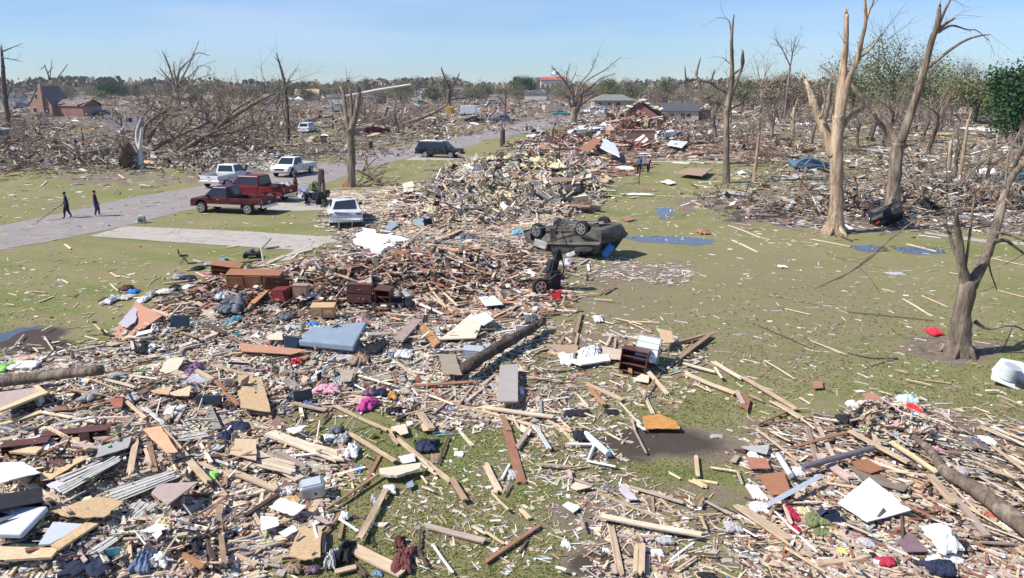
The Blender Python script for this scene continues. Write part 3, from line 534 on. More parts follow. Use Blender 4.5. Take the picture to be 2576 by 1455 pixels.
def clothz(rg, x, y, wz, hz, mat, name, label, cat, h=.12, group=None, dz=.05, words=None, yaw=0.0, crisp=1.0):
    T = z2t(rg, x, y); P = on1(*T, dz); k = ppm(P); s = RG[rg][2]; sn = (CAM_H-P[2])/np.linalg.norm(P-np.array([0, 0, CAM_H]))
    return cloth(P, wz*s/k, hz*s/k/max(.3, sn), h, mat, name, label, cat, group, yaw=yaw, words=words, crisp=crisp)
def place(o, P, yaw=0.0, tilt=(0, 0)):
    o.location = P; o.rotation_euler = (tilt[0], tilt[1], yaw)
def carcass(P, w, d, h, yaw, mat, label, cat='cabinet', tilt=(0, 0), rows=3, cols=1, front=None, open_front=False, name='cabinet', group=None, words=None, knob=True):
    """a hollow cabinet with board walls, drawers or doors, knobs"""
    t = .022; r = empty(name, P, (tilt[0], tilt[1], yaw), label, cat, group); b = MB()
    for c_, s_ in (((0, 0, t/2), (w, d, t)), ((0, 0, h-t/2), (w+.03, d+.03, t)), ((-w/2+t/2, 0, h/2), (t, d-.004, h-2*t-.004)), ((w/2-t/2, 0, h/2), (t, d-.004, h-2*t-.004)), ((0, d/2-t/2, h/2), (w-2*t-.004, t, h-2*t-.004))): b.box(c_, s_)
    b.build('body', mat, r)
    if open_front:
        for i in range(1, rows+1):
            s_ = MB(); s_.box((0, 0, h*i/(rows+1)), (w-2*t-.006, d-.06, t)); s_.build('shelf', mat, r)
    else:
        for i in range(rows):
            for j in range(cols):
                f = MB(); W_ = (w-2*t)/cols; Hh_ = (h-2*t)/rows; cx = -w/2+t+W_*(j+.5); cz = t+Hh_*(i+.5); off = R.choice([0, 0, .05, .12]); f.box((cx, -d/2-off+.004, cz), (W_-.02, .022, Hh_-.02))
                dr = f.build('drawer', front or mat, r)
                if knob: kb = MB(); kb.box((cx, -d/2-off-.018, cz), (.09, .018, .018)); kb.build('handle', CHROME, dr)
    if words: mark(words, P)
    return r

# ---- boards seen one by one in the photograph
planks('E', [(490,130,870,370,36,'t'),(80,460,510,770,70,'p'),(510,790,700,1000,40,'t'),(680,150,960,280,60,'t'),(1330,230,1270,530,55,'t'),(1460,220,1520,520,46,'b'),(1420,290,1480,460,28,'t'),(1580,120,2040,650,62,'t'),(1740,320,2260,510,50,'p'),
 (2100,560,2210,700,22,'t'),(2200,360,2190,640,40,'b'),(2010,1030,2090,1440,50,'d'),(2130,870,2190,1440,48,'b'),(130,230,480,150,26,'w'),(540,110,930,10,36,'w'),(130,460,650,620,30,'t'),(400,360,600,230,34,'r'),(0,190,200,160,40,'y'),(250,810,500,900,40,'t'),(670,880,880,1000,36,'t'),
 (1000,560,1180,590,22,'d'),(920,710,1200,600,26,'g'),(1160,590,1480,480,34,'g'),(970,1380,1130,1230,30,'p'),(1700,700,1790,560,34,'g'),(1990,940,2200,740,30,'r'),(1830,1000,2150,790,26,'b'),(1640,1290,1850,1230,22,'t'),(1810,1330,1980,1440,60,'o'),(2230,1190,2440,1180,34,'p'),(2290,1290,2499,1370,30,'t'),
 (700,1290,830,1450,9,'g'),(780,1190,830,1450,9,'g'),(1480,1400,1880,1270,26,'r'),(2380,900,2500,780,26,'b'),(150,280,160,390,30,'r'),(1560,380,1640,520,24,'d'),(0,30,280,90,30,'n'),(1000,250,1130,190,30,'r')])
planks('A', [(0,1400,420,1260,60,'y'),(430,1290,1010,1390,34,'p'),(590,1280,1160,1160,34,'r'),(1300,780,1700,730,22,'t'),(1690,740,1960,800,24,'p'),(1410,1220,1620,1390,44,'w'),(1240,1190,1430,1360,34,'t'),(1290,960,1560,990,30,'p'),(1330,1060,1560,900,26,'r'),(1420,1080,1700,980,28,'b'),(2120,990,2340,1240,40,'r'),
 (870,980,1180,1110,18,'y'),(1040,1000,1340,1080,34,'p'),(1960,220,2100,360,52,'p'),(2000,330,2200,290,30,'w'),(1480,290,1660,350,40,'t'),(1300,360,1480,300,26,'r'),(380,170,520,115,12,'p'),(1240,350,1360,250,22,'d'),(150,620,240,510,10,'g'),(415,485,520,430,12,'p'),(440,545,545,700,12,'p'),(560,635,880,700,14,'p'),(560,690,900,590,10,'d'),
 (1110,320,1170,290,14,'p'),(1080,10,1160,90,10,'p'),(330,650,380,690,10,'p'),(930,430,990,490,16,'t'),(2080,840,2500,960,40,'t'),(1050,960,1500,830,26,'r'),(700,1110,1010,1160,22,'b'),(2050,440,2200,520,44,'d'),(2350,440,2460,390,16,'g'),(2040,1230,2140,1455,66,'g'),(1900,860,2080,960,50,'t'),(60,200,140,210,8,'p'),(290,70,450,80,16,'t')])
planks('B', [(150,680,780,760,80,'r'),(240,260,440,60,56,'o'),(180,290,260,210,30,'b'),(470,90,640,160,14,'t'),(1170,150,1360,200,34,'n'),(1790,185,2100,320,26,'w'),(1880,60,2200,280,26,'t'),(2040,40,2240,250,22,'t'),(1660,640,1850,420,90,'n'),(1880,430,2030,620,80,'o'),(1530,290,1820,320,26,'t'),(1600,340,1700,370,40,'t'),
 (560,1160,830,900,20,'n'),(640,1200,960,1270,44,'t'),(1040,1210,1560,1440,40,'t'),(820,1440,970,1290,22,'b'),(1280,930,1630,1040,24,'p'),(1590,740,1880,940,30,'t'),(1840,1030,2390,990,36,'r'),(1600,850,1640,980,20,'r'),(2200,860,2220,1150,22,'p'),(1930,1100,2200,1200,20,'p'),(2210,1180,2510,1260,36,'t'),(1730,1310,2000,1240,26,'t'),(1870,1290,1990,1455,70,'t'),(640,880,650,1040,12,'p'),
 (600,790,620,960,20,'n'),(250,1030,420,1350,24,'b'),(0,560,240,680,24,'r'),(860,1080,1080,1060,24,'r'),(1090,1100,1190,1080,26,'p'),(1290,1280,1340,1210,14,'w'),(2010,680,2490,660,26,'w'),(1440,60,1560,60,30,'n'),(2000,1290,2200,1110,28,'n'),(0,510,300,330,14,'g'),(2000,120,2330,180,20,'t'),(2100,360,2480,370,12,'t'),(0,700,140,700,30,'t'),(1830,890,2010,890,12,'d'),(1360,1080,1240,1010,20,'w')])
planks('C', [(80,340,290,240,20,'t'),(80,30,160,170,50,'t'),(270,170,440,100,18,'t'),(740,90,960,110,24,'p'),(770,60,980,30,14,'t'),(1060,160,1240,170,18,'p'),(1150,100,1270,30,12,'b'),(1100,110,1160,50,8,'b'),(730,200,840,290,10,'p'),(880,490,930,290,34,'b'),(710,620,760,520,26,'b'),(780,540,840,590,18,'p'),(880,590,900,490,22,'y'),(1180,620,1230,510,20,'p'),(1260,640,1270,540,20,'t'),
 (1110,570,1190,620,12,'p'),(1270,340,1530,400,10,'p'),(1430,370,1700,380,12,'p'),(1400,380,1610,480,10,'p'),(1410,910,1420,600,34,'o'),(1440,720,1780,1080,40,'t'),(1520,1170,1650,960,14,'b'),(1680,920,1710,870,12,'r'),(1840,590,2150,510,34,'b'),(1850,790,2200,510,42,'b'),(1930,790,2240,880,30,'p'),(1960,900,2440,1090,44,'t'),(2220,780,2518,950,40,'p'),(2160,1010,2200,1060,8,'p'),(2240,850,2310,950,22,'p'),
 (400,930,740,970,12,'t'),(400,960,860,960,10,'d'),(680,1040,960,1020,16,'n'),(560,1150,820,1110,10,'w'),(880,1060,1000,1190,14,'p'),(990,990,1340,1150,44,'t'),(1020,1040,1160,1210,44,'o'),(1310,1180,1510,1400,18,'p'),(1540,1060,1640,1280,34,'p'),(1480,1320,1560,1430,22,'w'),(0,1240,660,1330,50,'p'),(0,1260,460,1400,34,'t'),(160,1300,230,1450,52,'b'),(260,1310,330,1450,24,'t'),(470,1410,520,1455,44,'w'),
 (600,1340,840,1450,30,'t'),(330,1250,410,1110,36,'r'),(440,1160,520,1100,24,'n'),(540,1140,545,1290,16,'g'),(110,900,130,1200,30,'p'),(250,1040,310,1000,6,'d'),(1220,880,1380,920,14,'t'),(1210,940,1330,990,10,'p'),(1430,1340,1460,1450,10,'n'),(970,1270,1070,1310,12,'p'),(720,1340,830,1440,8,'p'),(1910,1140,2000,1170,10,'d'),(2070,1000,2180,1060,14,'p'),(920,1380,1030,1430,8,'p'),(2450,1070,2518,1200,40,'n'),(1490,1210,1560,1215,22,'p'),(620,680,720,690,60,'t')])
planks('D', [(0,560,450,840,36,'t'),(250,760,480,900,60,'t'),(120,970,390,850,22,'r'),(130,960,640,890,22,'r'),(600,250,880,360,12,'p'),(180,410,440,570,12,'p'),(110,1010,460,1290,24,'t'),(230,1050,400,1130,14,'y'),(430,1170,920,1050,26,'r'),(640,990,790,1290,34,'n'),(540,1000,630,1310,40,'n'),(670,1010,890,990,20,'r'),(600,930,800,980,22,'w'),(490,930,600,1030,12,'p'),(870,1030,1000,1100,20,'r'),
 (900,1060,1400,1330,50,'t'),(1240,1140,1640,1400,40,'y'),(970,1270,1450,1430,30,'p'),(630,1250,900,1455,70,'n'),(760,1190,960,1250,34,'p'),(0,390,130,420,6,'p'),(1160,680,1260,710,12,'p'),(1540,570,1760,600,8,'t'),(1380,580,1600,630,10,'p'),(1290,500,1390,520,8,'t'),(2060,680,2170,680,18,'w'),(2010,990,2386,1150,14,'p'),(2150,1160,2386,1290,12,'b'),(2250,1280,2386,1370,24,'p'),(2160,690,2386,780,10,'t'),(2190,740,2300,800,10,'n'),
 (1560,940,1700,1010,10,'d'),(1040,1050,1060,1140,26,'r'),(1110,1160,1200,1060,16,'r'),(480,730,570,780,8,'p'),(2190,930,2386,1010,8,'b'),(1690,850,1770,940,8,'p'),(1600,1230,1900,1260,14,'b'),(1780,1130,2100,1210,16,'b'),(2100,1000,2386,1110,10,'p'),(1250,1080,1600,1140,10,'p'),(50,720,160,770,10,'n'),(330,850,560,830,12,'n'),(1960,800,2100,860,8,'p')])
planks('F', [(0,470,470,660,60,'t'),(80,200,700,560,100,'p'),(350,90,1090,380,110,'p'),(180,180,740,450,60,'n'),(1180,90,1620,360,44,'t'),(1640,120,2160,540,48,'t'),(2170,540,2300,750,52,'b'),(1070,130,1220,520,40,'n'),(950,840,1530,450,34,'b'),(1330,560,1470,280,34,'r'),(760,900,890,700,70,'t'),(1270,1140,1530,650,56,'t'),(760,1270,1110,830,28,'b'),(800,1290,900,1100,22,'b'),(1920,980,2490,1130,60,'n'),(2380,1000,2499,1070,24,'p'),
 (1210,1200,1700,1440,130,'t'),(1870,1000,1850,1260,22,'d'),(1860,1260,1930,1380,20,'d'),(1080,940,1260,1060,18,'w'),(1230,1340,1330,1455,60,'d'),(1980,1160,2180,1440,14,'w'),(150,900,480,680,40,'d'),(20,740,290,690,14,'g'),(200,870,480,720,20,'b'),(2040,370,2140,100,20,'d'),(1870,370,2020,480,16,'p'),(1880,600,2000,650,10,'p'),(1870,480,1930,560,12,'y'),(470,280,760,420,44,'n'),(800,70,920,0,22,'b'),(440,40,510,10,14,'t'),(1560,30,1640,180,24,'t'),
 (0,1340,260,1380,20,'p'),(60,1290,300,1400,30,'p'),(140,1260,240,1150,36,'t'),(180,1310,330,1190,40,'t'),(930,1080,930,1260,34,'n'),(1040,1440,1240,1390,60,'t'),(700,660,980,700,26,'r'),(970,560,1000,430,30,'n'),(1200,560,1210,610,8,'y'),(1570,90,1620,170,18,'n'),(0,650,120,730,16,'g'),(1290,640,1300,600,10,'p'),(1740,1150,1850,1330,30,'p')])
planks('G', [(200,0,350,550,80,'r'),(300,230,420,50,40,'n'),(0,380,130,640,60,'t'),(60,680,220,840,16,'y'),(480,10,620,240,38,'w'),(340,810,430,900,44,'y'),(40,950,150,945,24,'w'),(0,1330,530,970,42,'r'),(0,1050,180,1170,16,'y'),(1160,50,1310,130,14,'p'),(1420,0,1560,270,18,'n'),(1470,0,1540,60,16,'w'),(2040,300,2060,500,38,'t'),(1990,520,2130,590,60,'y'),(1780,450,1890,510,16,'p'),(2180,410,2440,450,16,'p'),(2440,450,2490,580,18,'p'),(2080,520,2250,550,30,'y'),
 (500,390,830,420,38,'n'),(820,420,970,390,26,'b'),(800,450,830,540,36,'n'),(840,520,1040,590,30,'n'),(930,540,1180,640,24,'t'),(1110,650,1650,870,36,'t'),(1400,600,1920,760,40,'n'),(1350,570,1470,640,34,'p'),(1620,680,1630,830,18,'b'),(1700,750,1830,880,24,'t'),(1080,910,2090,1110,56,'p'),(1210,960,1310,1440,62,'t'),(1800,910,2280,900,14,'t'),(1640,860,1810,1010,20,'t'),(1790,1290,2020,1120,28,'w'),(1460,1190,1450,1455,40,'y'),(1520,1180,1510,1455,60,'t'),(1580,1240,1570,1455,34,'n'),
 (2070,810,2110,730,30,'b'),(2130,760,2350,880,14,'n'),(2090,920,2140,1040,18,'t'),(1940,740,2020,800,14,'p'),(680,1410,780,1440,30,'w'),(1150,1390,1190,1320,24,'p'),(1060,1000,1110,1060,26,'p'),(1850,1420,2040,1290,26,'t'),(1760,1380,1960,1300,20,'p'),(2090,1340,2210,1380,20,'p'),(920,920,950,1040,12,'n'),(1270,1050,1400,1070,34,'n'),(1520,1110,1700,1100,16,'n'),(2050,740,2100,690,12,'b'),(160,680,220,570,20,'n'),(150,520,230,370,20,'w'),(1940,1260,2260,1280,8,'d'),(1240,1360,1260,1455,40,'n'),(1470,1060,1520,1150,10,'n'),(330,1220,400,1110,8,'d'),(570,340,700,320,20,'p')])
planks('H', [(0,890,470,1230,110,'t'),(330,800,420,1050,30,'p'),(280,930,650,1300,20,'w'),(400,1060,490,1130,20,'w'),(680,1360,1080,1310,60,'t'),(370,1230,730,1455,26,'t'),(1120,1150,1190,1170,24,'w'),(900,1050,1180,1160,26,'p'),(1280,1210,1560,1340,18,'w'),(1170,1040,1240,940,10,'d'),(1400,950,1410,1200,10,'d'),(1100,1080,1160,1030,8,'g'),(1380,870,1700,1030,14,'r'),(2090,150,2494,310,14,'p'),(2200,330,2494,460,18,'b'),(2230,200,2494,330,8,'p'),
 (1980,980,2494,1180,18,'p'),(2100,670,2494,870,14,'p'),(2040,520,2400,680,16,'t'),(1840,800,2150,1180,60,'n'),(1650,620,1860,880,70,'t'),(2340,440,2494,480,30,'p'),(2200,400,2494,640,34,'t'),(1830,700,2100,960,20,'t'),(2050,960,2230,1050,26,'d'),(2100,1180,2400,1210,34,'n'),(880,1340,1000,1455,24,'t'),(1130,720,1450,780,18,'p'),(120,600,420,610,20,'b'),(450,610,690,600,22,'n'),(730,640,1100,700,26,'t'),(220,1230,330,1240,10,'p'),(1860,840,2350,1130,16,'y'),(1450,820,1600,880,10,'n'),(200,830,700,820,10,'p'),
 (1560,730,1640,660,24,'r'),(1640,210,1900,300,12,'p'),(1560,80,1720,160,8,'d'),(1260,560,1620,620,14,'p'),(1800,930,1840,1000,12,'n'),(1990,250,2090,340,8,'b'),(0,1080,120,1150,10,'w'),(60,1200,200,1180,8,'b'),(2300,560,2494,720,12,'y'),(2180,840,2494,1010,10,'b'),(1200,1380,1400,1440,10,'p'),(1580,440,1800,560,8,'b'),(930,420,1060,450,14,'t')])
planks('I', [(360,290,410,240,16,'p'),(570,800,620,840,16,'p'),(550,1110,600,1140,14,'p'),(970,1050,1030,1090,12,'p'),(1070,1080,1140,1100,8,'p'),(340,1310,470,1260,12,'p'),(230,1215,400,1225,8,'t'),(1040,180,1090,215,12,'p'),(1990,830,2090,815,14,'p'),(1760,1150,2080,1160,26,'r'),(1740,1330,1900,1455,60,'p'),(1280,1440,1460,1340,24,'r'),(1310,1455,1500,1360,24,'o'),(2240,1320,2400,1210,50,'o'),(2300,990,2500,900,40,'p'),(2150,1030,2330,960,30,'n'),(1720,1050,1830,1110,12,'p')],(0,.05))
planks('K', [(280,940,460,770,26,'p'),(610,690,840,580,30,'b'),(540,840,790,740,44,'t'),(0,1100,260,1100,60,'o'),(100,1000,320,940,50,'o'),(110,1060,560,1050,22,'o'),(180,1040,520,1380,24,'t'),(350,1090,1000,1300,22,'p'),(660,1010,930,1130,20,'t'),(620,1130,1380,1170,26,'n'),(720,960,960,940,50,'o'),(480,1220,660,1440,20,'t'),(860,600,990,540,24,'p'),(800,480,880,580,24,'p'),(1320,200,1335,320,20,'w'),(1310,330,1590,240,16,'w'),(700,390,860,330,22,'w'),(1120,650,1240,540,16,'p'),(1130,600,1160,560,16,'p'),(1690,620,1800,500,22,'n'),
 (1450,570,1460,680,14,'w'),(1220,1360,1440,1300,18,'p'),(1230,1455,1290,1400,20,'n'),(1900,1040,1910,1090,20,'w'),(2040,1290,2150,1230,8,'b'),(1660,1280,1800,1270,18,'p'),(1700,1320,1990,1300,14,'p'),(2140,1100,2230,1140,10,'p'),(0,380,180,375,12,'p'),(0,410,260,405,14,'p'),(20,440,220,440,12,'t'),(0,470,230,470,10,'p'),(210,320,212,370,14,'t'),(1080,1240,1140,1350,36,'t'),(1120,1250,1230,1180,16,'p'),(940,1390,1290,1380,22,'o'),(1760,1000,1880,1010,10,'p'),(880,620,1000,560,10,'n'),(1250,620,1340,680,12,'p'),
 (1010,280,1180,230,22,'t'),(870,240,1020,180,24,'n'),(1380,250,1560,290,12,'w'),(1230,340,1290,420,12,'w'),(400,560,420,640,22,'y'),(200,1140,400,1240,26,'r'),(440,1210,640,1250,30,'r'),(760,1220,1040,1190,22,'r'),(520,900,900,870,30,'b'),(900,870,1180,910,16,'d'),(1200,920,1420,960,14,'b'),(1080,1080,1180,960,20,'b'),(1930,420,2200,440,10,'p'),(1960,500,2060,460,14,'p'),(1010,920,1080,980,26,'b')],(0,.12))
planks('L', [(460,370,480,376,30,'w'),(480,410,640,490,14,'t'),(240,410,320,445,10,'p'),(490,570,710,655,10,'p'),(510,670,690,755,12,'p'),(1070,670,1330,720,12,'p'),(1510,600,1600,615,8,'p'),(1690,1075,1880,1190,10,'p'),(1820,1060,2000,1140,10,'p'),(1060,1370,1260,1455,12,'p'),(690,1260,1060,1420,8,'d'),(260,290,380,310,20,'p'),(0,370,420,376,8,'p'),(170,320,340,370,8,'n'),(1770,250,1980,235,16,'w'),(1760,230,1980,225,10,'w'),(1720,700,1920,750,12,'p'),(1800,640,1950,660,8,'w'),(290,180,430,195,8,'p'),
 (2330,1020,2525,1070,8,'p'),(2300,800,2525,850,6,'p'),(1310,1170,1900,1230,6,'d'),(880,1150,1050,1190,8,'p'),(0,1290,40,1330,10,'p'),(100,1400,340,1350,24,'b'),(210,1440,370,1350,26,'b')],(0,.03))
# white pipe-like and painted pieces
def rod(rg, x1, y1, x2, y2, wz, mat, name, label, cat, group=None, lift=.06, n=10):
    s = RG[rg][2]; a_ = z2t(rg, x1, y1); b_ = z2t(rg, x2, y2); P = on([a_[0], b_[0]], [a_[1], b_[1]]); r_ = wz*s/ppm(P.mean(0))/2; P[:, 2] += r_+lift; c = P.mean(0)
    t_ = np.linspace(0, 1, 5)[:, None]; pts = P[0]+(P[1]-P[0])*t_; b = MB(); b.tube(pts, [r_*.96, r_, r_*1.02, r_, r_*.95], n); o = b.build(name, mat, loc=c, smooth=False); tag(o, label, cat, group); mark(label, c); return o
rod('G', 970,100,1190,300, 62, METW, 'downpipe', 'thick white pipe lying open ended on the grass', 'pipe')
rod('G', 790,185,1060,190, 26, METW, 'table_leg', 'white rail lying level on the grass beside the thick white pipe', 'rail')
rod('G', 1050,200,990,350, 28, METW, 'table_leg', 'white rail standing off the thick white pipe towards the camera', 'rail')
rod('G', 990,350,1260,405, 22, METW, 'table_leg', 'thin white rail pointing away from the foot of the white frame', 'rail')
rod('D', 500,1400,1100,1230, 52, surf('slate_pipe', (.17,.16,.19), .6, 0, .2, 4), 'roof_pipe', 'long slate grey pipe lying across the boards', 'pipe', lift=.2)
rod('D', 290,1270,400,1455, 50, surf('grey_tube', (.5,.5,.47), .6, 0, .15, 4), 'fence_post', 'pale grey tube with a capped end beside the slate pipe', 'pipe', lift=.15)
rod('H', 190,930,660,670, 60, METW, 'gutter', 'white grooved gutter length resting on a reddish panel', 'gutter', lift=.22, n=4)
def log(pts, rads, label, name='log', cat='log', mat=None, lift=0.0, T=True, words=None):
    P = on([p_[0] for p_ in pts], [p_[1] for p_ in pts]); P[:, 2] += np.array(rads)*.8+lift; P = np.array(densify([*P], 3)); r_ = np.interp(np.linspace(0, 1, len(P)), np.linspace(0, 1, len(rads)), rads)
    c = P.mean(0); b = MB(); b.tube(P, r_*N.uniform(.94, 1.06, len(r_)), 12, (1, 1, 1)); o = b.build(name, mat or BARK, loc=c, smooth=True); tag(o, label, cat); mark(words or label, c); return o
log([(-60,1000),(80,985),(170,972),(262,965)], [.17,.17,.165,.14], 'long straight pole lying along the edge of the heap by the pale plaster', 'utility_pole', 'pole', lift=.25, words='the long straight pole')
log([(1170,962),(1240,912),(1310,872),(1366,834)], [.19,.18,.16,.13], 'dark thick log lying at a slant across the end of the heap', words='the dark slanting log', mat=DARKB, lift=.25)
log([(2275,1105),(2340,1160),(2372,1215),(2440,1262),(2530,1330),(2620,1400)], [.05,.09,.12,.15,.17,.18], 'long bent grey branch lying through the splinters', 'fallen_branch', 'branch', lift=.15, words='the long bent grey branch')
log([(190,412),(240,398),(300,388)], [.5,.48,.4], 'short thick trunk lying on the far verge', words='the trunk on the far verge', lift=.2)
log([(1190,950),(1280,944),(1400,940),(1480,928)], [.02,.03,.035,.02], 'thin dark branch lying across the mud behind the grey door', 'fallen_branch', 'branch', mat=DARKB)
log([(2060,722),(2130,690),(2190,650),(2240,600)], [.012,.02,.02,.015], 'thin forked branch lying on the open grass', 'fallen_branch', 'branch', mat=DARKB)
log([(1950,748),(1975,752),(2010,760),(2055,768)], [.02,.05,.03,.015], 'short broken branch with a thick knot on the open grass', 'fallen_branch', 'branch')
log([(2082,640),(2110,650),(2160,662),(2290,690)], [.05,.05,.03,.012], 'slender broken branch with a curled dark end on the open grass', 'fallen_branch', 'branch')
log([(1830,560),(1850,580),(1905,600)], [.02,.02,.01], 'bare crooked stick beyond the long puddle', 'fallen_branch', 'branch')
# ---- sheets
sheet_of('T', [(752,892),(782,845),(925,838),(892,905)], BLUEG, 'mattress', 'blue grey mattress lying flat on the heap', 'mattress', th=.22, lift=.12, jag=0, words='the blue grey mattress', bevel=.05)
sheet_of('K', [(-150,880),(-60,800),(310,850),(200,900),(90,955)], WHT, 'foam_mattress', 'large torn white mattress on top of the brown boards', 'mattress', th=.16, lift=.15, jag=.04, words='the torn white mattress', bevel=.04)
sheet_of('C', [(140,870),(315,870),(315,1240),(110,1240)], surf('taupe_door', (.43,.38,.345), .7, 0, .06, 2), 'door', 'flat taupe door lying on the grass with pale edge boards', 'door', th=.04, lift=.22, jag=0, words='the taupe door')
sheet_of('C', [(1540,1330),(1560,1450),(1630,1455),(1900,1455),(1870,1380),(1700,1310)], ORNG, 'sheet', 'rust orange jagged sheet beside the dark mud', 'sheet', lift=.08, jag=.03, words='the rust orange sheet')
sheet_of('H', [(830,870),(1110,690),(1480,945),(1090,1060)], METW, 'sheet', 'large clean white square sheet with a stained corner', 'sheet', th=.02, lift=.16, jag=.006, words='the large white square sheet')
sheet_of('K', [(940,1350),(1080,1340),(1160,1430),(1000,1445)], METW, 'sheet', 'white rectangular sheet on the brown boards of the heap', 'sheet', lift=.15, jag=.004)
sheet_of('A', [(0,1180),(380,1090),(440,1190),(0,1360)], PINKP, 'panel', 'wide greyish cabinet panel with yellow edge strips', 'panel', th=.03, lift=.25, jag=.006)
sheet_of('A', [(350,1095),(400,1100),(490,1180),(30,1390),(0,1370),(420,1180)], wood('y'), 'panel', 'yellowish frame strip bordering the wide greyish panel', 'panel', th=.06, lift=.28, jag=.0)
sheet_of('A', [(1030,545),(1380,340),(1600,400),(1280,555)], TERR, 'panel', 'pink brown panel leaning at the edge of the heap beside the puddle', 'panel', lift=.1, jag=.01, up=(0,.2,.3,0), words='the pink brown panel beside the puddle')
sheet_of('A', [(1160,460),(1390,335),(1330,430),(1250,500)], surf('lilac_sheet', (.50,.47,.52), .6, 0, .1, 3), 'sheet', 'pale lilac sheet on the pink brown panel', 'sheet', lift=.3, jag=.01)
sheet_of('A', [(1540,920),(1650,800),(1830,780),(1750,880)], BEIGE, 'panel', 'beige square panel in the middle of the pale rubble', 'panel', lift=.12)
sheet_of('A', [(1480,1100),(1700,1060),(1660,1150),(1520,1130)], OSB, 'panel', 'tan triangular panel scrap in the pale rubble', 'panel', lift=.12)
sheet_of('A', [(1650,1120),(1880,1060),(1860,1160),(1720,1170)], OSBT, 'panel', 'tan rectangular panel scrap beside the black television', 'panel', lift=.14)
sheet_of('A', [(1080,1190),(1220,1170),(1210,1290),(1130,1290)], surf('brick_red_panel', (.42,.16,.11), .8, 0, .2, 4), 'panel', 'brick red panel scrap on the heap', 'panel', lift=.16)
sheet_of('B', [(100,950),(330,960),(420,1330),(120,1300)], OSB, 'panel', 'tall tan panel lying beside the black television', 'panel', lift=.16, words='the tall tan panel')
sheet_of('B', [(2080,600),(2380,380),(2480,460),(2420,590)], BEIGE, 'panel', 'cream table top lying beneath a white board', 'table top', lift=.22, th=.04, jag=.004, words='the cream table top')
sheet_of('B', [(2340,420),(2518,360),(2600,440),(2500,490)], METW, 'sheet', 'white board lying over the end of the cream table top', 'sheet', lift=.32, jag=.004)
sheet_of('B', [(2060,760),(2220,750),(2290,980),(2100,970)], surf('taupe_panel', (.36,.29,.22), .8, 0, .1, 3), 'panel', 'taupe brown panel beside the dark slanting log', 'panel', lift=.22)
sheet_of('B', [(110,640),(640,700),(780,730),(620,770),(130,740)], TERR, 'panel', 'long red brown panel under the blue grey mattress', 'panel', lift=.2, jag=.005)
sheet_of('B', [(1090,900),(1240,890),(1200,1010),(1110,1010)], surf('mottled_panel', (.4,.33,.25), .8, 0, .2, 3), 'panel', 'mottled brown panel scrap behind the pink cloth', 'panel', lift=.14)
sheet_of('B', [(370,560),(520,500),(540,600),(400,620)], BEIGE, 'panel', 'cream torn panel beside the grey television set', 'panel', lift=.15)
sheet_of('B', [(660,230),(800,150),(900,150),(760,240)], surf('lavender_cloth', (.62,.58,.6), .9, 0, .1, 4), 'sheet', 'pale lavender sheet behind the oak drawers', 'sheet', lift=.25)
sheet_of('B', [(1590,1430),(1730,1400),(1740,1455),(1600,1470)], OSBT, 'panel', 'tan square panel scrap on the grass edge', 'panel', lift=.05)
sheet_of('C', [(580,610),(900,620),(900,700),(740,700)], BROWNP, 'panel', 'brown panel lying flat behind the white plastic sheets', 'panel', lift=.04)
sheet_of('C', [(1130,640),(1330,650),(1330,760),(1160,750)], surf('tan_panel', (.45,.35,.27), .8, 0, .1, 3), 'panel', 'tan panel lying between the white sheets and the tipped dresser', 'panel', lift=.05)
sheet_of('C', [(730,760),(900,780),(1100,720),(1200,720),(1220,780),(930,830)], DRY, 'panel', 'long white board under the crumpled white sheets', 'panel', lift=.06, th=.05)
sheet_of('C', [(1440,960),(1520,900),(1600,920),(1590,985)], BEIGE, 'panel', 'pale oval board scrap before the tipped dresser', 'panel', lift=.04)
sheet_of('C', [(1690,560),(1820,570),(1840,640),(1720,640)], OSB, 'panel', 'tan panel leaning behind the tipped dresser', 'panel', lift=.2, up=(.2,.2,0,0))
sheet_of('D', [(0,690),(60,760),(40,860),(-40,800)], ORAN, 'panel', 'orange brown narrow panel lying on the open grass', 'panel', lift=.04)
sheet_of('D', [(1010,720),(1110,715),(1190,780),(1050,790)], TERR, 'panel', 'pinkish panel scrap beyond the heap of clothes', 'panel', lift=.08)
sheet_of('D', [(590,590),(670,590),(680,650),(600,655)], TERR, 'panel', 'small rust coloured square alone on the grass', 'panel', lift=.02)
sheet_of('D', [(910,1320),(1050,1290),(1190,1380),(1080,1420),(960,1380)], ORAN, 'panel', 'orange brown rounded panel under the crossing boards', 'panel', lift=.1, words='the orange brown rounded panel')
sheet_of('D', [(20,1270),(190,1280),(230,1370),(60,1370)], surf('terracotta_panel', (.42,.19,.12), .8, 0, .15, 4), 'panel', 'terracotta panel beside the pale grey tube', 'panel', lift=.1)
sheet_of('D', [(-20,1170),(220,1160),(200,1240),(40,1200)], GREYP, 'panel', 'thin grey board behind the terracotta panel', 'panel', lift=.08)
sheet_of('H', [(130,610),(360,590),(420,780),(240,790)], ORAN, 'panel', 'reddish square panel beneath the white gutter', 'panel', lift=.12)
sheet_of('H', [(920,520),(1460,680),(1420,740),(1050,640)], surf('dull_brown_mat', (.2,.16,.13), .9, 0, .2, 4), 'mat', 'dark brown mat lying behind the large white sheet', 'mat', lift=.06)
sheet_of('H', [(1350,1200),(1480,1080),(1640,1290),(1450,1290)], surf('plum_board', (.26,.16,.18), .8, 0, .2, 4), 'panel', 'plum coloured board before the large white sheet', 'panel', lift=.06)
sheet_of('E', [(0,1310),(600,1310),(530,1440),(0,1455)], OSBT, 'frame_board', 'wide tan frame board along the broken cabinet', 'panel', th=.05, lift=.22, jag=.0)
sheet_of('E', [(520,1310),(850,1040),(975,1060),(610,1370)], OSB, 'frame_board', 'tan frame board leading away from the broken cabinet', 'panel', th=.05, lift=.2, jag=.0)
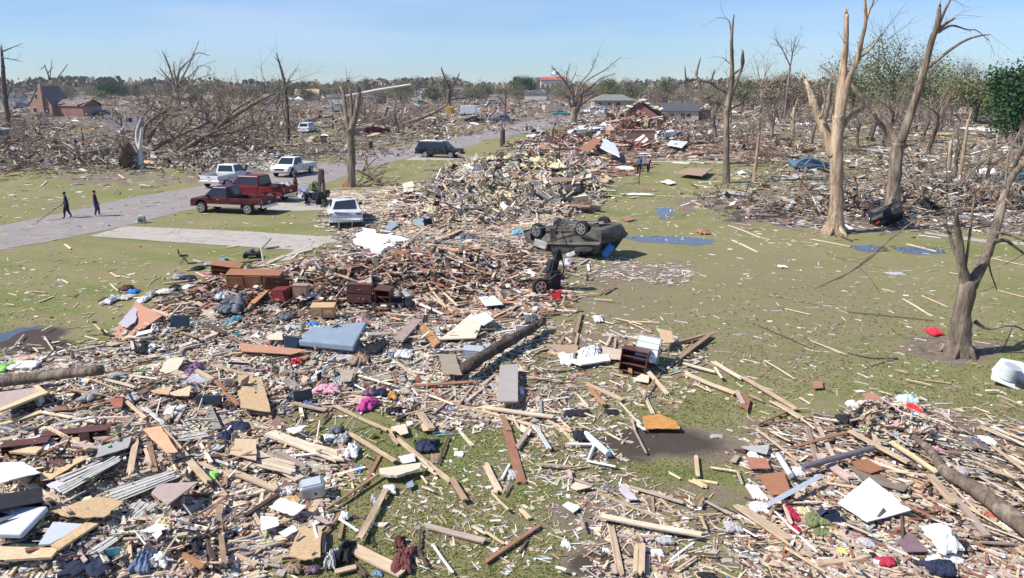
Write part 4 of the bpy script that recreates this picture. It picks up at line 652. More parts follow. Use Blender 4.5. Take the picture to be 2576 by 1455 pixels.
sheet_of('E', [(540,1060),(850,1050),(520,1310),(400,1300)], LGREY, 'tray', 'pale metal tray inside the tan frame', 'tray', th=.03, lift=.22, jag=.0)
sheet_of('E', [(0,900),(500,940),(240,1230),(0,1240)], surf('pale_appliance', (.55,.60,.65), .4, 0, .05, 2, dirt=.15, spec=.5), 'refrigerator_door', 'pale blue grey appliance door lying face up', 'appliance door', th=.12, lift=.2, jag=.0, words='the pale blue grey appliance door', bevel=.03)
sheet_of('E', [(0,1080),(200,1030),(30,1140),(0,1150)], DGREY, 'door_seal', 'dark seal strip across the pale appliance door', 'seal', th=.02, lift=.335, jag=0)
sheet_of('E', [(0,550),(260,520),(430,640),(140,745),(0,790)], DRY, 'plasterboard', 'bright white plasterboard piece over the black box', 'plasterboard', lift=.42, words='the bright plasterboard piece')
sheet_of('E', [(480,900),(960,820),(1230,900),(1040,1030),(690,1010)], OSB, 'panel', 'torn tan panel with a ragged edge above the tan frame', 'panel', lift=.25, jag=.03, words='the ragged tan panel')
sheet_of('E', [(1490,790),(1560,690),(1950,690),(1640,860)], PINKP, 'panel', 'mauve brown smooth panel on the shingle strips', 'panel', lift=.25, th=.03, jag=.008, words='the mauve brown panel')
sheet_of('E', [(1400,120),(1580,110),(1750,425),(1640,435)], ORAN if 0 else surf('orange_tan_panel', (.62,.36,.21), .8, 0, .15, 3), 'panel', 'orange tan slab standing out of the splinters', 'panel', lift=.3, words='the orange tan slab')
sheet_of('E', [(900,160),(1330,140),(1250,250),(1000,280)], PINKP, 'panel', 'dusty pink floor panel behind the shingle strips', 'panel', lift=.1)
sheet_of('E', [(980,280),(1300,180),(1260,320),(950,420)], GREYP, 'panel', 'grey green board lying above the shingle strips', 'panel', lift=.2)
sheet_of('E', [(110,310),(430,275),(370,370),(110,370)], OSBT, 'panel', 'pale tan panel before the long white shelf', 'panel', lift=.2, th=.05)
sheet_of('E', [(410,650),(420,580),(800,380),(880,380),(520,640)], OSB, 'panel', 'tan curved strip along the lavender sheet', 'panel', lift=.2)
sheet_of('E', [(470,430),(600,415),(660,440),(560,490),(470,470)], MAHO, 'seat', 'dark brown oval chair seat on the heap', 'seat', lift=.22, jag=.0)
sheet_of('E', [(470,680),(960,380),(1000,420),(600,730)], surf('lavender_sheet', (.52,.5,.58), .8, 0, .1, 3), 'sheet', 'lavender grey sheet under the pale shingle strips', 'sheet', lift=.15)
sheet_of('E', [(2290,200),(2499,200),(2499,420),(2240,340)], OSBT, 'panel', 'wide tan cladding at the end of the long boards', 'panel', lift=.15)
sheet_of('E', [(1380,1170),(1560,1080),(1650,1130),(1500,1180)], DRY, 'plasterboard', 'small white plasterboard scrap below the shingles', 'plasterboard', lift=.25, jag=.03)
sheet_of('E', [(1500,1220),(1580,1150),(1600,1210),(1550,1270)], DRY, 'plasterboard', 'snapped white plasterboard square beside a blue grey bundle', 'plasterboard', lift=.3)
sheet_of('F', [(400,860),(520,780),(760,860),(640,960),(480,900)], DRY, 'plasterboard', 'broad white plasterboard slab on the edge of the grass', 'plasterboard', lift=.16, jag=.03, words='the broad plasterboard slab')
sheet_of('F', [(320,940),(480,960),(500,1040),(330,1090)], DRY, 'plasterboard', 'square white plasterboard piece before the broad slab', 'plasterboard', lift=.14, jag=.02)
sheet_of('F', [(490,1090),(640,1030),(680,1080),(560,1130)], DRY, 'plasterboard', 'curved white plasterboard piece by the green patch', 'plasterboard', lift=.1, jag=.03)
sheet_of('F', [(560,80),(760,40),(700,100),(640,130)], DRY, 'plasterboard', 'pointed white plasterboard piece beside the tan cladding', 'plasterboard', lift=.12, jag=.02)
sheet_of('F', [(590,1340),(700,1060),(910,1050),(900,1350),(760,1380)], OSB, 'panel', 'large tan square panel with a stick lying on it', 'panel', lift=.14, words='the large tan square panel')
sheet_of('F', [(1470,480),(1880,420),(1860,480),(1640,550),(1480,540)], DRY if 0 else BEIGE, 'panel', 'cream folded board on the grass', 'panel', lift=.12, th=.06, words='the cream folded board')
sheet_of('F', [(1650,320),(1800,290),(1820,370),(1700,390)], DRY, 'plasterboard', 'white plasterboard piece on the grass behind the cream board', 'plasterboard', lift=.06, jag=.03)
sheet_of('F', [(1580,30),(1720,0),(1750,90),(1680,110)], BEIGE, 'panel', 'pale square board scrap beside the long tan board', 'panel', lift=.06)
sheet_of('F', [(1870,0),(1990,-10),(2000,60),(1890,70)], OSB, 'panel', 'tan square board scrap behind the navy bundle', 'panel', lift=.06)
sheet_of('F', [(1730,580),(1790,550),(1800,610),(1740,630)], surf('steel_blue_scrap', (.22,.3,.42), .6, 0, .1, 4), 'sheet', 'small steel blue scrap beside the cream folded board', 'sheet', lift=.05)
sheet_of('F', [(830,930),(900,900),(1000,990),(960,1000)], PINKP, 'panel', 'pinkish triangular scrap beside two white lumps', 'panel', lift=.08)
sheet_of('G', [(745,780),(800,745),(920,800),(850,855)], DRY, 'plasterboard', 'small white square alone on the grass', 'plasterboard', lift=.02, words='the small white square alone on the grass')
sheet_of('G', [(820,610),(870,560),(1030,610),(880,645)], BEIGE, 'panel', 'tan board scrap with a dark edge on the mud', 'panel', lift=.04)
sheet_of('G', [(2370,350),(2420,290),(2470,300),(2430,365)], PINKP, 'panel', 'small pinkish square scrap on the mud', 'panel', lift=.02)
sheet_of('G', [(1290,640),(1330,580),(1480,740),(1380,740)], surf('lilac_board', (.46,.41,.44), .8, 0, .15, 3), 'panel', 'greyish lilac board among the tangled boards', 'panel', lift=.05)
sheet_of('G', [(340,0),(440,60),(420,110),(330,60)], BEIGE, 'panel', 'cream scrap caught under the red brown board', 'panel', lift=.06)
sheet_of('L', [(130,240),(210,212),(380,215),(310,262)], BROWNP, 'roof_panel', 'brown roof panel lying flat on the grass beside a trunk', 'roof panel', lift=.35, th=.12, jag=.01, words='the brown roof panel')
sheet_of('L', [(440,372),(470,352),(650,360),(640,380)], GREYP, 'slab', 'pale grey slab on the mud beyond the puddles', 'slab', lift=.1, th=.1, jag=.006)
sheet_of('L', [(20,280),(80,265),(130,290),(70,300)], DRY, 'sheet', 'small white crumpled sheet before the brown roof panel', 'sheet', lift=.1, jag=.04)
sheet_of('K', [(2190,620),(2240,605),(2330,635),(2230,655)], TERR, 'panel', 'pinkish flat board on the grass behind the overturned car', 'panel', lift=.04)
sheet_of('K', [(2010,290),(2060,270),(2110,295),(2050,310)], OSBT, 'panel', 'pale tan board on the grass before the blue shirted person', 'panel', lift=.1)
sheet_of('K', [(270,370),(360,350),(370,440),(290,450)], BEIGE, 'panel', 'beige board leaning on the shredded framing', 'panel', lift=.3, up=(.3,.3,0,0))
sheet_of('K', [(1540,400),(1700,360),(1850,380),(1800,430),(1600,430)], BROWNP, 'panel', 'bowed brown sheet over the black opening of the heap', 'panel', lift=1.0, jag=.03)
sheet_of('O', [(2050,1050),(2090,990),(2260,1020),(2200,1080)], METW, 'sheet', 'white tabletop tilted before the ruined brick house', 'table top', th=.1, lift=.5, jag=.0, words='the white tilted tabletop')
sheet_of('O', [(1390,1150),(1440,1070),(1540,1110),(1590,1200)], METW, 'bathtub_surround', 'white curved shower wall lying behind the insulation heap', 'shower wall', th=.08, lift=.7, jag=.01, up=(.5,1.2,.6,0))
sheet_of('O', [(1180,1110),(1330,1030),(1420,1060),(1300,1130)], ORAN, 'panel', 'rust brown panel leaning on the back heap', 'panel', lift=.6, up=(0,.8,.8,0))
sheet_of('O', [(1400,990),(1500,920),(1600,950),(1560,1010)], surf('salmon_board', (.6,.36,.28), .8, 0, .1, 3), 'panel', 'salmon coloured board before the brick wall', 'panel', lift=.6)
for args in [('K',1150,450,200,70),('K',1500,160,260,70),('K',1250,120,200,60),('K',1620,200,160,90),('K',1680,260,120,60),('K',1080,130,160,60),('K',1760,400,140,50),('K',1420,210,90,50),('K',1040,480,90,40),('K',520,580,120,40)]:
    clothz(*args, YEL, 'insulation_batt', ['shaggy yellow insulation batt draped on the shredded framing'][0], 'insulation', h=.45, dz=.25, group='yellow insulation batts on the flattened house', crisp=1.8)
# asphalt shingle / lath strips in the corner heap
def strips(rg, pts, n, mat, label, lift=.25, words=None):
    T = [z2t(rg, *p_) for p_ in pts]; P = on([t[0] for t in T], [t[1] for t in T]); P[:, 2] = P[:, 2].mean()+lift; P = [Vector(p_) for p_ in P]; r = empty('lath_panel', sum(P, Vector())/4, label=label, cat='lath panel', group='grey painted lath panels in the corner heap'); base = r.location
    for i in range(n):
        a0 = P[0].lerp(P[3], (i+.06)/n); a1 = P[1].lerp(P[2], (i+.06)/n); c0 = P[0].lerp(P[3], (i+.9)/n); c1 = P[1].lerp(P[2], (i+.9)/n); e0, e1 = R.uniform(0, .12), R.uniform(0, .15)
        q_ = [a0.lerp(a1, e0), a1.lerp(a0, e1), c1.lerp(c0, e1), c0.lerp(c1, e0)]; dz_ = Vector((0, 0, .015*(i % 2)+R.uniform(0, .02))); q_ = [x_+dz_-base for x_ in q_]; b, M, sz = slab_mesh(q_, .014, 5, .008); o = b.build('strip', mat, r); o.matrix_local = M
    if words: mark(words, base)
LATH = surf('grey_painted_lath', (.50,.49,.45), .85, 0, .25, 7, (1,4,1), .18, .3)
strips('E', [(600,800),(1250,360),(1100,300),(520,640)], 9, LATH, 'grey painted lath panel beside the lavender sheet', .2, 'the large lath panel')
strips('E', [(880,700),(1240,440),(1150,360),(760,700)], 6, LATH, 'pale lath panel stacked over the edge of the large one', .35)
strips('E', [(1080,800),(1780,560),(1700,440),(1000,720)], 9, LATH, 'grey lath panel with gaps between its strips behind the mauve brown panel', .15)
strips('E', [(1160,1140),(1560,860),(1420,790),(1060,1080)], 8, LATH, 'grey lath panel lying before the ragged tan panel', .2)
strips('E', [(960,1400),(1200,1150),(1130,1090),(900,1300)], 5, LATH, 'narrow grey lath panel beside the dark navy bundle', .2)
strips('E', [(1640,190),(2050,160),(2050,90),(1650,110)], 4, LATH, 'short pale lath panel beside the tall tan panel', .15)
strips('E', [(2030,340),(2200,250),(2050,200),(1860,330)], 6, LATH, 'loose grey lath panel behind the long boards', .12)
strips('F', [(60,330),(700,580),(760,480),(100,220)], 4, wood('p'), 'run of pale tan cladding boards beside the grey metal box', .12, 'the pale tan cladding')
strips('F', [(380,130),(1090,400),(1110,320),(360,60)], 3, wood('p'), 'second run of pale cladding boards lying further back', .15)
# ---- furniture, appliances and bundles
def P_(rg, x, y, dz=0.0): return on1(*z2t(rg, x, y), dz)
carcass(P_('B',935,320,.1), .85, .5, .42, .05, OAK, 'oak chest of two drawers tipped upright on the heap', 'chest of drawers', (.1,0), 1, 2, words='the oak chest')
carcass(P_('B',1280,190,.1), .95, .55, .7, .15, MAHO, 'dark mahogany chest with pale trim behind the oak chest', 'chest of drawers', (-.1,.08), 2, 1, words='the mahogany chest')
carcass(P_('B',1530,190,.12), .6, .5, .6, -.2, MAHO, 'open mahogany cabinet beside the larger mahogany chest', 'cabinet', (.15,.05), 1, open_front=True)
carcass(P_('B',710,150,.1), .55, .4, .55, .1, BROWNP, 'plain brown cabinet standing behind the lavender sheet', 'cabinet', (0,.05), 1, 1, knob=False)
carcass(P_('I',2260,1195,.15), 2.1, .5, .55, -.06, ORAN, 'long cherry headboard standing on the far side of the heap', 'headboard', (.25,0), 1, 3, knob=False, words='the cherry headboard')
carcass(P_('I',2010,1120,.2), 1.2, .4, .5, -.1, ORAN, 'cherry bookcase lying behind the long headboard', 'bookcase', (.3,.1), 1, open_front=True)
carcass(P_('I',2430,1240,.2), .9, .5, .5, .3, MAHO, 'maroon chest in the shade of the cherry headboard', 'chest of drawers', (.1,.2), 2, 1)
carcass(P_('B',540,190,.1), .6, .45, .5, -.3, surf('maroon_paint', (.22,.04,.04), .6, 0, .2, 4), 'maroon painted crate before the plain brown cabinet', 'crate', (.1,-.1), 1, 1, knob=False)
carcass(P_('C',1440,860,.05), .8, .5, .7, -.35, MAHO, 'mahogany wardrobe tipped on the grass with its door torn open', 'wardrobe', (-.12,.1), 2, 1, open_front=True, words='the tipped wardrobe')
r_ = carcass(P_('C',1560,800,.15), .72, .45, .80, -.3, LGREY, 'ridged grey and white drawer unit leaning in the tipped wardrobe', 'drawer unit', (-.45,.12), 4, 1, front=METW, knob=False)
carcass(P_('E',130,900,.05), 1.0, .6, .34, .55, BLK, 'black open box standing for the shadowed opening under the bright plasterboard piece', 'cabinet', (0,.05), 1, open_front=True, words='the black box')  # black box added to paint the shadow of a dark opening in the heap
carcass(P_('E',750,150,.1), 1.35, .3, .22, .28, MAHO, 'long white topped shelf unit across the heap', 'shelf unit', (0,0), 1, 3, open_front=True)
carcass(P_('E',270,270,.1), .9, .3, .22, .28, MAHO, 'dark shelf unit continuing from the white topped one', 'shelf unit', (0,0), 1, 2, open_front=True)
carcass(P_('E',300,1240,.02), .9, .5, .16, .5, surf('dark_green_steel', (.03,.06,.055), .5, 0, .2, 3), 'dark green steel body beneath the pale appliance door', 'appliance', (0,0), 1, 1, knob=False)
carcass(P_('C',350,505,.05), .42, .34, .3, -.05, METW, 'white microwave oven with a grey window', 'microwave', (-.5,0), 1, 1, front=surf('grey_window', (.2,.22,.25), .2, 0, .1, 3), knob=False, words='the white microwave')
carcass(P_('B',640,640,.05), .5, .42, .38, -.2, DGREY, 'grey television set beside the blue grey mattress', 'television', (-.3,.1), 1, 1, front=GLASS, knob=False)
carcass(P_('B',2390,700,0), .6, .4, .3, 0, LGREY, 'small pale metal crate beyond the cream table top', 'crate', (.1,.1), 1, 1, knob=False)
def screen(P, w, h, yaw, tilt, label, cat='television', name='television'):
    r = empty(name, P, (tilt, 0, yaw), label, cat); b = MB(); b.box((0, 0, h/2), (w, .06, h)); b.build('body', BLACKP, r, bevel=.012); b = MB(); b.box((0, -.033, h/2+.01), (w-.07, .008, h-.09)); b.build('screen', GLASS, r); mark(label, P)
screen(P_('A',1765,440,.1), .62, .42, -.05, -.35, 'dark blue black television lying on the brown boards')
screen(P_('A',2050,1215,.1), .68, .24, .03, -.3, 'black television lying flat beside the tall tan panel')
screen(P_('B',740,1160,.1), .5, .26, .5, -.5, 'black picture screen leaning on the reddish board')
# grey metal box, torn flue housing
r = empty('metal_box', P_('F',830,670,.02), (.08,-.1,.3), 'grey galvanised metal box with a rounded lid on the pale cladding', 'metal box'); b = MB(); b.prism([(-.26,-.2),(.26,-.2),(.26,.2),(-.26,.2)], .34); b.v[0][:, 2] += .17; b.build('body', METG, r, bevel=.05)
b = MB(); b.box((.0,.0,.35), (.4,.3,.03)); b.build('lid', LGREY, r, bevel=.01); b = MB(); b.box((.05,-.207,.16), (.05,.014,.05)); b.build('latch', BLACKP, r); mark('the grey metal box', r.location)
CL = [('I',2060,1330,230,200,DGREY,'armchair','dark grey armchair upturned on the edge of the heap','armchair',.45,'the dark grey armchair'),('I',1960,1250,120,90,LGREY,'cushion','pale grey cushion beside the upturned armchair','cushion',.3,None),
('I',985,1290,90,90,WHT,'bedding','white bundled bedding at the tip of the clothing trail','bedding',.25,'the white bedding'),('I',1100,1270,140,60,surf('cream_cloth',(.66,.6,.5),.9,0,.15,5),'shirt','cream shirt with a faint print in the clothing trail','shirt',.12,None),
('I',1110,1190,110,50,MAROON,'blanket','maroon blanket behind the cream shirt','blanket',.22,None),('I',1170,1220,110,40,BLUE,'towel','blue towel beside the maroon blanket','towel',.15,None),('I',915,1280,70,50,MAROON,'rug','small maroon rug at the end of the clothing trail','rug',.08,None),
('I',1260,1295,90,60,WHT,'garment','white crumpled garment in the clothing trail nearest the bedding','garment',.2,None),('I',1330,1240,90,60,GREYC,'garment','grey crumpled garment in the clothing trail','garment',.2,None),('I',1450,1220,120,50,WHT,'garment','black and white garment halfway along the clothing trail','garment',.15,None),
('I',1540,1180,90,50,BLK,'garment','black garment halfway along the clothing trail','garment',.15,None),('I',1670,1180,130,50,WHT,'garment','white garment nearest the heap in the clothing trail','garment',.2,None),('I',1660,1100,110,60,NAVY,'garment','navy garment bundle behind the clothing trail','garment',.25,None),
('I',1560,1090,100,50,GREYC,'garment','grey striped garment behind the clothing trail','garment',.2,None),('I',1740,1010,100,40,BLK,'garment','black garment at the top of the clothing trail','garment',.18,None),('I',1850,970,110,40,GREYC,'garment','grey blanket at the top of the clothing trail','blanket',.2,None),('I',1950,940,90,40,TEAL,'blanket','teal blanket at the far end of the clothing trail','blanket',.2,'the teal blanket'),
('B',960,1040,240,100,PNK,'cloth','soft pink net cloth on the splinters','cloth',.22,'the pink net cloth'),('B',1360,1180,180,120,MAG,'dress','bright magenta dress beside the green grass patch','dress',.3,'the magenta dress'),('B',1380,1070,120,70,PURP,'garment','mauve garment behind the magenta dress','garment',.22,None),('B',1490,1070,110,60,NAVY,'garment','navy garment behind the magenta dress','garment',.2,None),
('B',1610,1090,90,80,surf('amber_cloth',(.6,.32,.1),.9,0,.2,5),'garment','amber garment beside the navy garment','garment',.15,None),('B',1610,1250,160,50,BLK,'garment','black and white bundle before the magenta dress','garment',.15,None),('B',680,770,110,50,RED,'bag','bright red bag under the red brown panel','bag',.18,'the bright red bag'),('B',630,1090,80,90,DGREY,'bag','slate shoulder bag beside the picture screen','bag',.15,None),
('B',100,120,240,170,DGREY,'cushion','charcoal seat cushion on the heap','cushion',.35,None),('B',830,400,110,50,BLUE,'towel','blue towel in the middle of the heap','towel',.15,'the blue towel in the heap'),('B',1130,740,280,60,GREYC,'garment','striped grey clothing below the blue grey mattress','garment',.15,None),('B',1290,740,180,120,BROWNP,'rug','rolled brown rug beside the blue grey mattress','rug',.3,None),('B',1440,600,220,180,BLK,'sack','black sack in the hollow beside the mattress','sack',.2,None),
('B',1720,700,170,80,WHT,'garment','white garment beside the tan boards','garment',.2,None),('B',880,900,90,90,WHT,'plastic_bag','white plastic bag above the pink net cloth','plastic bag',.22,None),('B',1090,910,120,50,TEAL,'cloth','pale green cloth near the mottled panel','cloth',.08,None),('B',560,320,160,80,DGREY,'garment','dark garment bundle before the maroon crate','garment',.22,None),('B',430,250,160,60,GREYC,'garment','grey garment bundle beside the maroon crate','garment',.2,None),('B',60,350,120,110,TEAL,'garment','teal and grey bundle beside the charcoal cushion','garment',.2,None),
('B',640,430,200,50,GREYC,'garment','grey patterned clothing beside the blue towel','garment',.15,None),('B',1290,370,90,80,PNK,'cloth','salmon cloth behind the blue grey mattress','cloth',.15,None),('B',340,1280,10,10,WHT,'paper','tiny paper','paper',.02,None),('A',1890,850,140,180,PURP,'cloth','dusty purple cloth hanging over the pale rubble','cloth',.25,'the dusty purple cloth'),('A',2330,1400,220,110,NAVY,'cloth','navy net cloth before the black television','cloth',.2,'the navy net cloth'),
('A',40,820,110,90,LIME,'plastic_bag','pale green plastic bag at the edge of the pale rubble','plastic bag',.2,None),('A',430,930,240,90,GREYC,'tarpaulin','grey crumpled tarpaulin beside the long pole','tarpaulin',.2,None),('A',250,800,300,80,WHT,'sheeting','chalky white sheeting at the edge of the grass','sheeting',.15,None),('A',900,1100,120,110,GREYC,'garment','grey mauve garment on the heap','garment',.2,None),('A',1290,1120,220,90,GREYC,'tarpaulin','pale grey plastic lying between the boards','plastic sheet',.12,None),
('A',560,1230,160,60,surf('slate_blue_cloth',(.2,.26,.38),.8,0,.2,5),'garment','slate blue cloth under the yellowish frame strip','cloth',.1,None),('A',1400,640,120,80,BLK,'shoe_pile','black shoes lying in the pale rubble','shoes',.12,None),('A',1700,1250,160,80,WHT,'garment','white cloth in front of the tan scrap','cloth',.12,None),('A',80,1420,220,60,DGREY,'garment','dark clothing before the wide greyish panel','clothing',.15,None),
('C',440,340,120,80,DGREY,'garment','dark grey cap shaped bundle behind the microwave','garment',.25,None),('C',700,105,90,70,RED,'box','small red box beside the broken car axle','box',.3,'the small red box'),('C',1100,340,100,60,WHT,'plastic_bag','white bag beside the splintered stump','plastic bag',.18,None),('C',40,640,110,90,surf('sky_blue_cloth',(.25,.4,.6),.9,0,.2,5),'garment','sky blue garment beside the dark slanting log','garment',.15,None),
('C',800,740,180,110,WHT,'plastic_sheet','rounded white plastic sheet on the tan panel','plastic sheet',.3,'the crumpled white sheets'),('C',1020,690,240,150,surf('white_film',(.78,.78,.8),.4,0,.1,4,spec=.5),'plastic_sheet','tall crumpled white plastic sheet beside the rounded one','plastic sheet',.42,None),('C',200,800,140,60,GREEN,'garment','olive bundle behind the taupe door','garment',.2,None),('C',900,1250,260,80,BLK,'tarpaulin','black tarpaulin lying in the mud','tarpaulin',.1,None),('C',1240,1240,130,60,BLK,'garment','black scrap of cloth beside the mud','cloth',.08,None),('C',80,990,120,50,GREYC,'garment','lilac grey garment under the taupe door','garment',.1,None),
('D',1620,160,130,60,RED,'cloth','red blanket lying at the foot of the near tree','blanket',.2,'the red blanket'),('D',1390,750,150,50,surf('pale_blue_plastic',(.5,.65,.75),.4,0,.1,4,spec=.5),'basket','pale blue basket on top of the heap of clothes','basket',.3,'the pale blue basket'),('D',1440,850,110,110,RED,'ball','red rounded cushion beneath the pale blue basket','cushion',.4,'the red cushion'),('D',1130,860,130,80,WHT,'garment','white garment on the heap of clothes','garment',.3,None),
('D',1190,910,120,80,GREYC,'garment','grey garment on the heap of clothes','garment',.3,None),('D',1320,880,110,70,DGREY,'garment','dark grey garment beside the red cushion','garment',.3,None),('D',1280,960,100,90,PNK,'garment','pale pink garment on the heap of clothes','garment',.25,None),('D',1420,1010,150,90,surf('brown_cloth',(.4,.22,.15),.9,0,.3,5),'garment','brown cloth heap below the red cushion','cloth',.3,None),('D',1050,880,80,130,BROWNP,'basket','brown wicker bundle beside the heap of clothes','basket',.4,None),
('D',1250,800,120,50,GREEN,'garment','olive patterned garment on the heap of clothes','garment',.3,None),('D',880,930,130,80,BLK,'sack','black sack beside the heap of clothes','sack',.25,'the black sack'),('D',910,900,90,30,WHT,'paper','white sheet on the black sack','paper',.35,None),('D',1540,1090,110,60,BLK,'garment','black cloth below the brown cloth heap','cloth',.2,None),('D',1960,1120,150,90,DGREY,'garment','charcoal jacket lying beyond the bent branch','jacket',.22,'the charcoal jacket'),('D',2080,1100,80,70,WHT,'garment','white cloth beside the charcoal jacket','cloth',.15,None),
('D',1630,1190,120,60,PNK,'cloth','pale pink ribbon of cloth over the bent branch','cloth',.22,None),('D',90,1230,80,60,WHT,'plastic_bag','white bag on the grey board','plastic bag',.2,None),('D',460,1380,120,50,WHT,'cloth','white cloth at the end of the slate pipe','cloth',.2,None),('D',1860,1350,90,60,GREYC,'plastic_bag','pale grey bag in the splinters','plastic bag',.12,None),('D',1520,1310,70,50,WHT,'plastic_bag','white bag beside the bent branch','plastic bag',.12,None),
('E',1480,500,0.1,0.1,WHT,'paper','tiny','paper',.01,None),('E',2070,500,110,80,LIME,'plastic_bag','lime green bag among the splinters','plastic bag',.12,'the lime green bag'),('E',900,1300,420,320,NAVY,'tarpaulin','dark navy tarpaulin bundle beside the tan frame','tarpaulin',.2,'the navy tarpaulin'),('E',1420,1330,230,200,surf('steel_blue_cloth',(.14,.18,.27),.8,0,.2,4),'chair_cushion','steel blue bundle below the shingle strips','cushion',.35,None),('E',1560,1330,180,130,WHT,'plastic_bag','white bag beside the steel blue bundle','plastic bag',.25,None),
('E',700,1400,180,60,GREYC,'garment','grey cloth before the tan frame','cloth',.1,None),('E',470,210,110,60,METG,'pan','pale metal pan on the shelf unit','pan',.15,None),('E',1600,950,180,120,YEL,'insulation_batt','yellowish insulation tuft below the mauve brown panel','insulation',.15,None),('E',1850,1400,130,90,BROWNP,'garment','brown cloth scrap between the posts','cloth',.15,None),('E',2180,110,170,140,NAVY,'cloth','navy net cloth tangled behind the long boards','cloth',.18,None),('E',180,60,260,70,DGREY,'garment','dark clothing in the heap before the shelf unit','clothing',.15,None),
('E',1900,1150,160,160,BLK,'sack','black torn sack among the splinters','sack',.12,None),('E',430,1170,90,60,surf('teal_jar',(.1,.25,.3),.4,0,.1,3),'jar','dark teal jar inside the tan frame','jar',.15,None),
('F',1920,190,230,110,NAVY,'duffel_bag','dark navy duffel bag lying on the grass','bag',.28,'the navy duffel bag'),('F',1200,240,130,150,WHT,'jug','white plastic jug on the edge of the grass','jug',.25,'the white jug'),('F',1110,120,120,110,GREYC,'garment','grey striped garment behind the white jug','garment',.15,None),('F',970,120,120,70,WHT,'plastic_bag','white bag behind the grey striped garment','plastic bag',.12,None),('F',1130,880,90,70,DRY,'plaster_lump','white lump on the grass beside the slanting board','lump',.15,None),('F',970,870,60,40,DRY,'plaster_lump','small white lump beside the round one','lump',.08,None),
('F',1700,1290,200,280,MAROON,'coat','maroon coat spread on the grass at the front','coat',.25,'the maroon coat'),('F',1660,1130,110,100,MAROON,'scarf','dark maroon sleeve above the maroon coat','scarf',.2,None),('F',1130,1220,160,230,BLK,'sack','black sack beside the large tan square panel','sack',.35,'the black sack at the front'),('F',1010,1290,120,200,GREYC,'garment','grey knotted garment beside the black sack','garment',.3,None),('F',820,1400,130,60,PURP,'garment','purple garment below the large tan square panel','garment',.12,None),('F',640,1400,140,80,BROWNP,'garment','brown bundle below the large tan square panel','garment',.15,None),
('F',1570,610,130,80,WHT,'garment','white crumpled cloth under the cream folded board','cloth',.12,None),('F',1430,720,100,80,GREYP,'bucket','grey bucket beside the slanting board','bucket',.2,'the grey bucket'),('F',580,630,110,70,DRY,'plaster_lump','white plaster lump beside the grey metal box','lump',.15,None),('F',620,730,160,90,surf('ochre_foam',(.62,.42,.22),.9,0,.3,6),'foam','ochre foam pieces before the grey metal box','foam',.12,None),('F',1090,1380,0.1,0.1,BLK,'rag','tiny','rag',.01,None),('F',1450,1420,90,50,surf('blue_scrap',(.2,.35,.5),.7,0,.2,4),'garment','blue scrap beside the broad tan board','cloth',.1,None),('F',1260,400,70,60,BLUE,'cloth','small blue cloth on the green grass','cloth',.06,None),
('F',2240,250,90,60,DRY,'cloth','white bone shaped scrap on the grass','cloth',.05,None),('F',2010,290,110,110,BROWNP,'cloth','brown leaf heap beside the navy duffel bag','leaves',.06,None),('F',1060,40,110,60,DGREY,'garment','dark clothing at the top of the green patch','clothing',.15,None),
('G',910,100,120,90,BLK,'sack','black sack beside the thick white pipe','sack',.3,None),('G',780,1130,90,70,WHT,'plastic_bag','white crumpled bag on the bare mud','plastic bag',.08,None),('G',1170,1190,70,40,WHT,'cloth','tiny white rag beside the tan boards','rag',.05,None),('G',270,450,110,120,GREYC,'wire_rack','grey wire bundle beside the red brown board','wire',.1,None),('G',1740,1120,180,60,GREYC,'garment','lilac grey cloth behind the white strip','cloth',.12,None),('G',1670,1210,110,60,WHT,'cloth','white rag behind the white strip','rag',.08,None),('G',2240,80,130,40,GREYC,'cloth','grey rag on the far side of the dark mud','rag',.04,None),('G',2400,980,160,110,GREYP,'garment','grey green cloth near the white gutter','cloth',.12,None),('G',2150,1440,180,60,BLK,'garment','black cloth at the front edge of the mud','cloth',.1,None),
('H',420,900,80,140,MAROON if 0 else surf('crimson_cloth',(.42,.02,.06),.8,0,.2,4),'cloth','crimson cloth hanging below the white gutter','cloth',.2,'the crimson cloth'),('H',450,1040,80,100,surf('crimson_cloth',(.42,.02,.06)),'cloth','crimson cloth strip lying before the hanging one','cloth',.12,None),('H',780,920,160,90,NAVY,'box','navy box beside the large white sheet','box',.15,'the navy box'),('H',650,960,220,120,GREEN,'garment','olive garment before the navy box','garment',.18,None),('H',550,890,120,70,YEL,'cloth','straw yellow cloth beside the crimson cloth','cloth',.12,None),
('H',120,720,120,140,WHT,'cloth','white torn cloth at the edge of the splinters','cloth',.15,None),('H',130,850,150,110,WHT,'cloth','white netting beside the white torn cloth','cloth',.12,None),('H',1760,1130,260,220,WHT,'bedding','big white crumpled bedding before the splinters','bedding',.4,'the white crumpled bedding'),('H',1780,1290,300,90,surf('pale_grey_cloth',(.62,.61,.6),.9,0,.12,5),'bedding','flat grey white sheet below the crumpled bedding','bedding',.08,None),('H',1750,1390,300,110,NAVY,'coat','dark navy coat below the white bedding','coat',.25,'the dark navy coat'),
('H',1270,1340,160,70,surf('red_cloth',(.5,.04,.08),.8,0,.2,4),'cloth','red cloth scrap before the large white sheet','cloth',.12,'the red cloth scrap'),('H',870,1220,80,60,surf('yellow_cloth',(.75,.65,.15),.8,0,.15,4),'cloth','small yellow cloth before the large white sheet','cloth',.08,None),('H',1150,1280,60,40,BLK,'shoe','black shoe beside the red cloth scrap','shoe',.1,None),('H',2310,1010,180,90,DRY,'plasterboard','white board scrap beside the bent branch','board',.08,None),('H',1960,1200,90,60,BLK,'shoe','black shoe beside the white bedding','shoe',.12,None),('H',1050,770,120,110,GREYC,'cloth','grey stain cloth on the corner of the white sheet','cloth',.05,None),
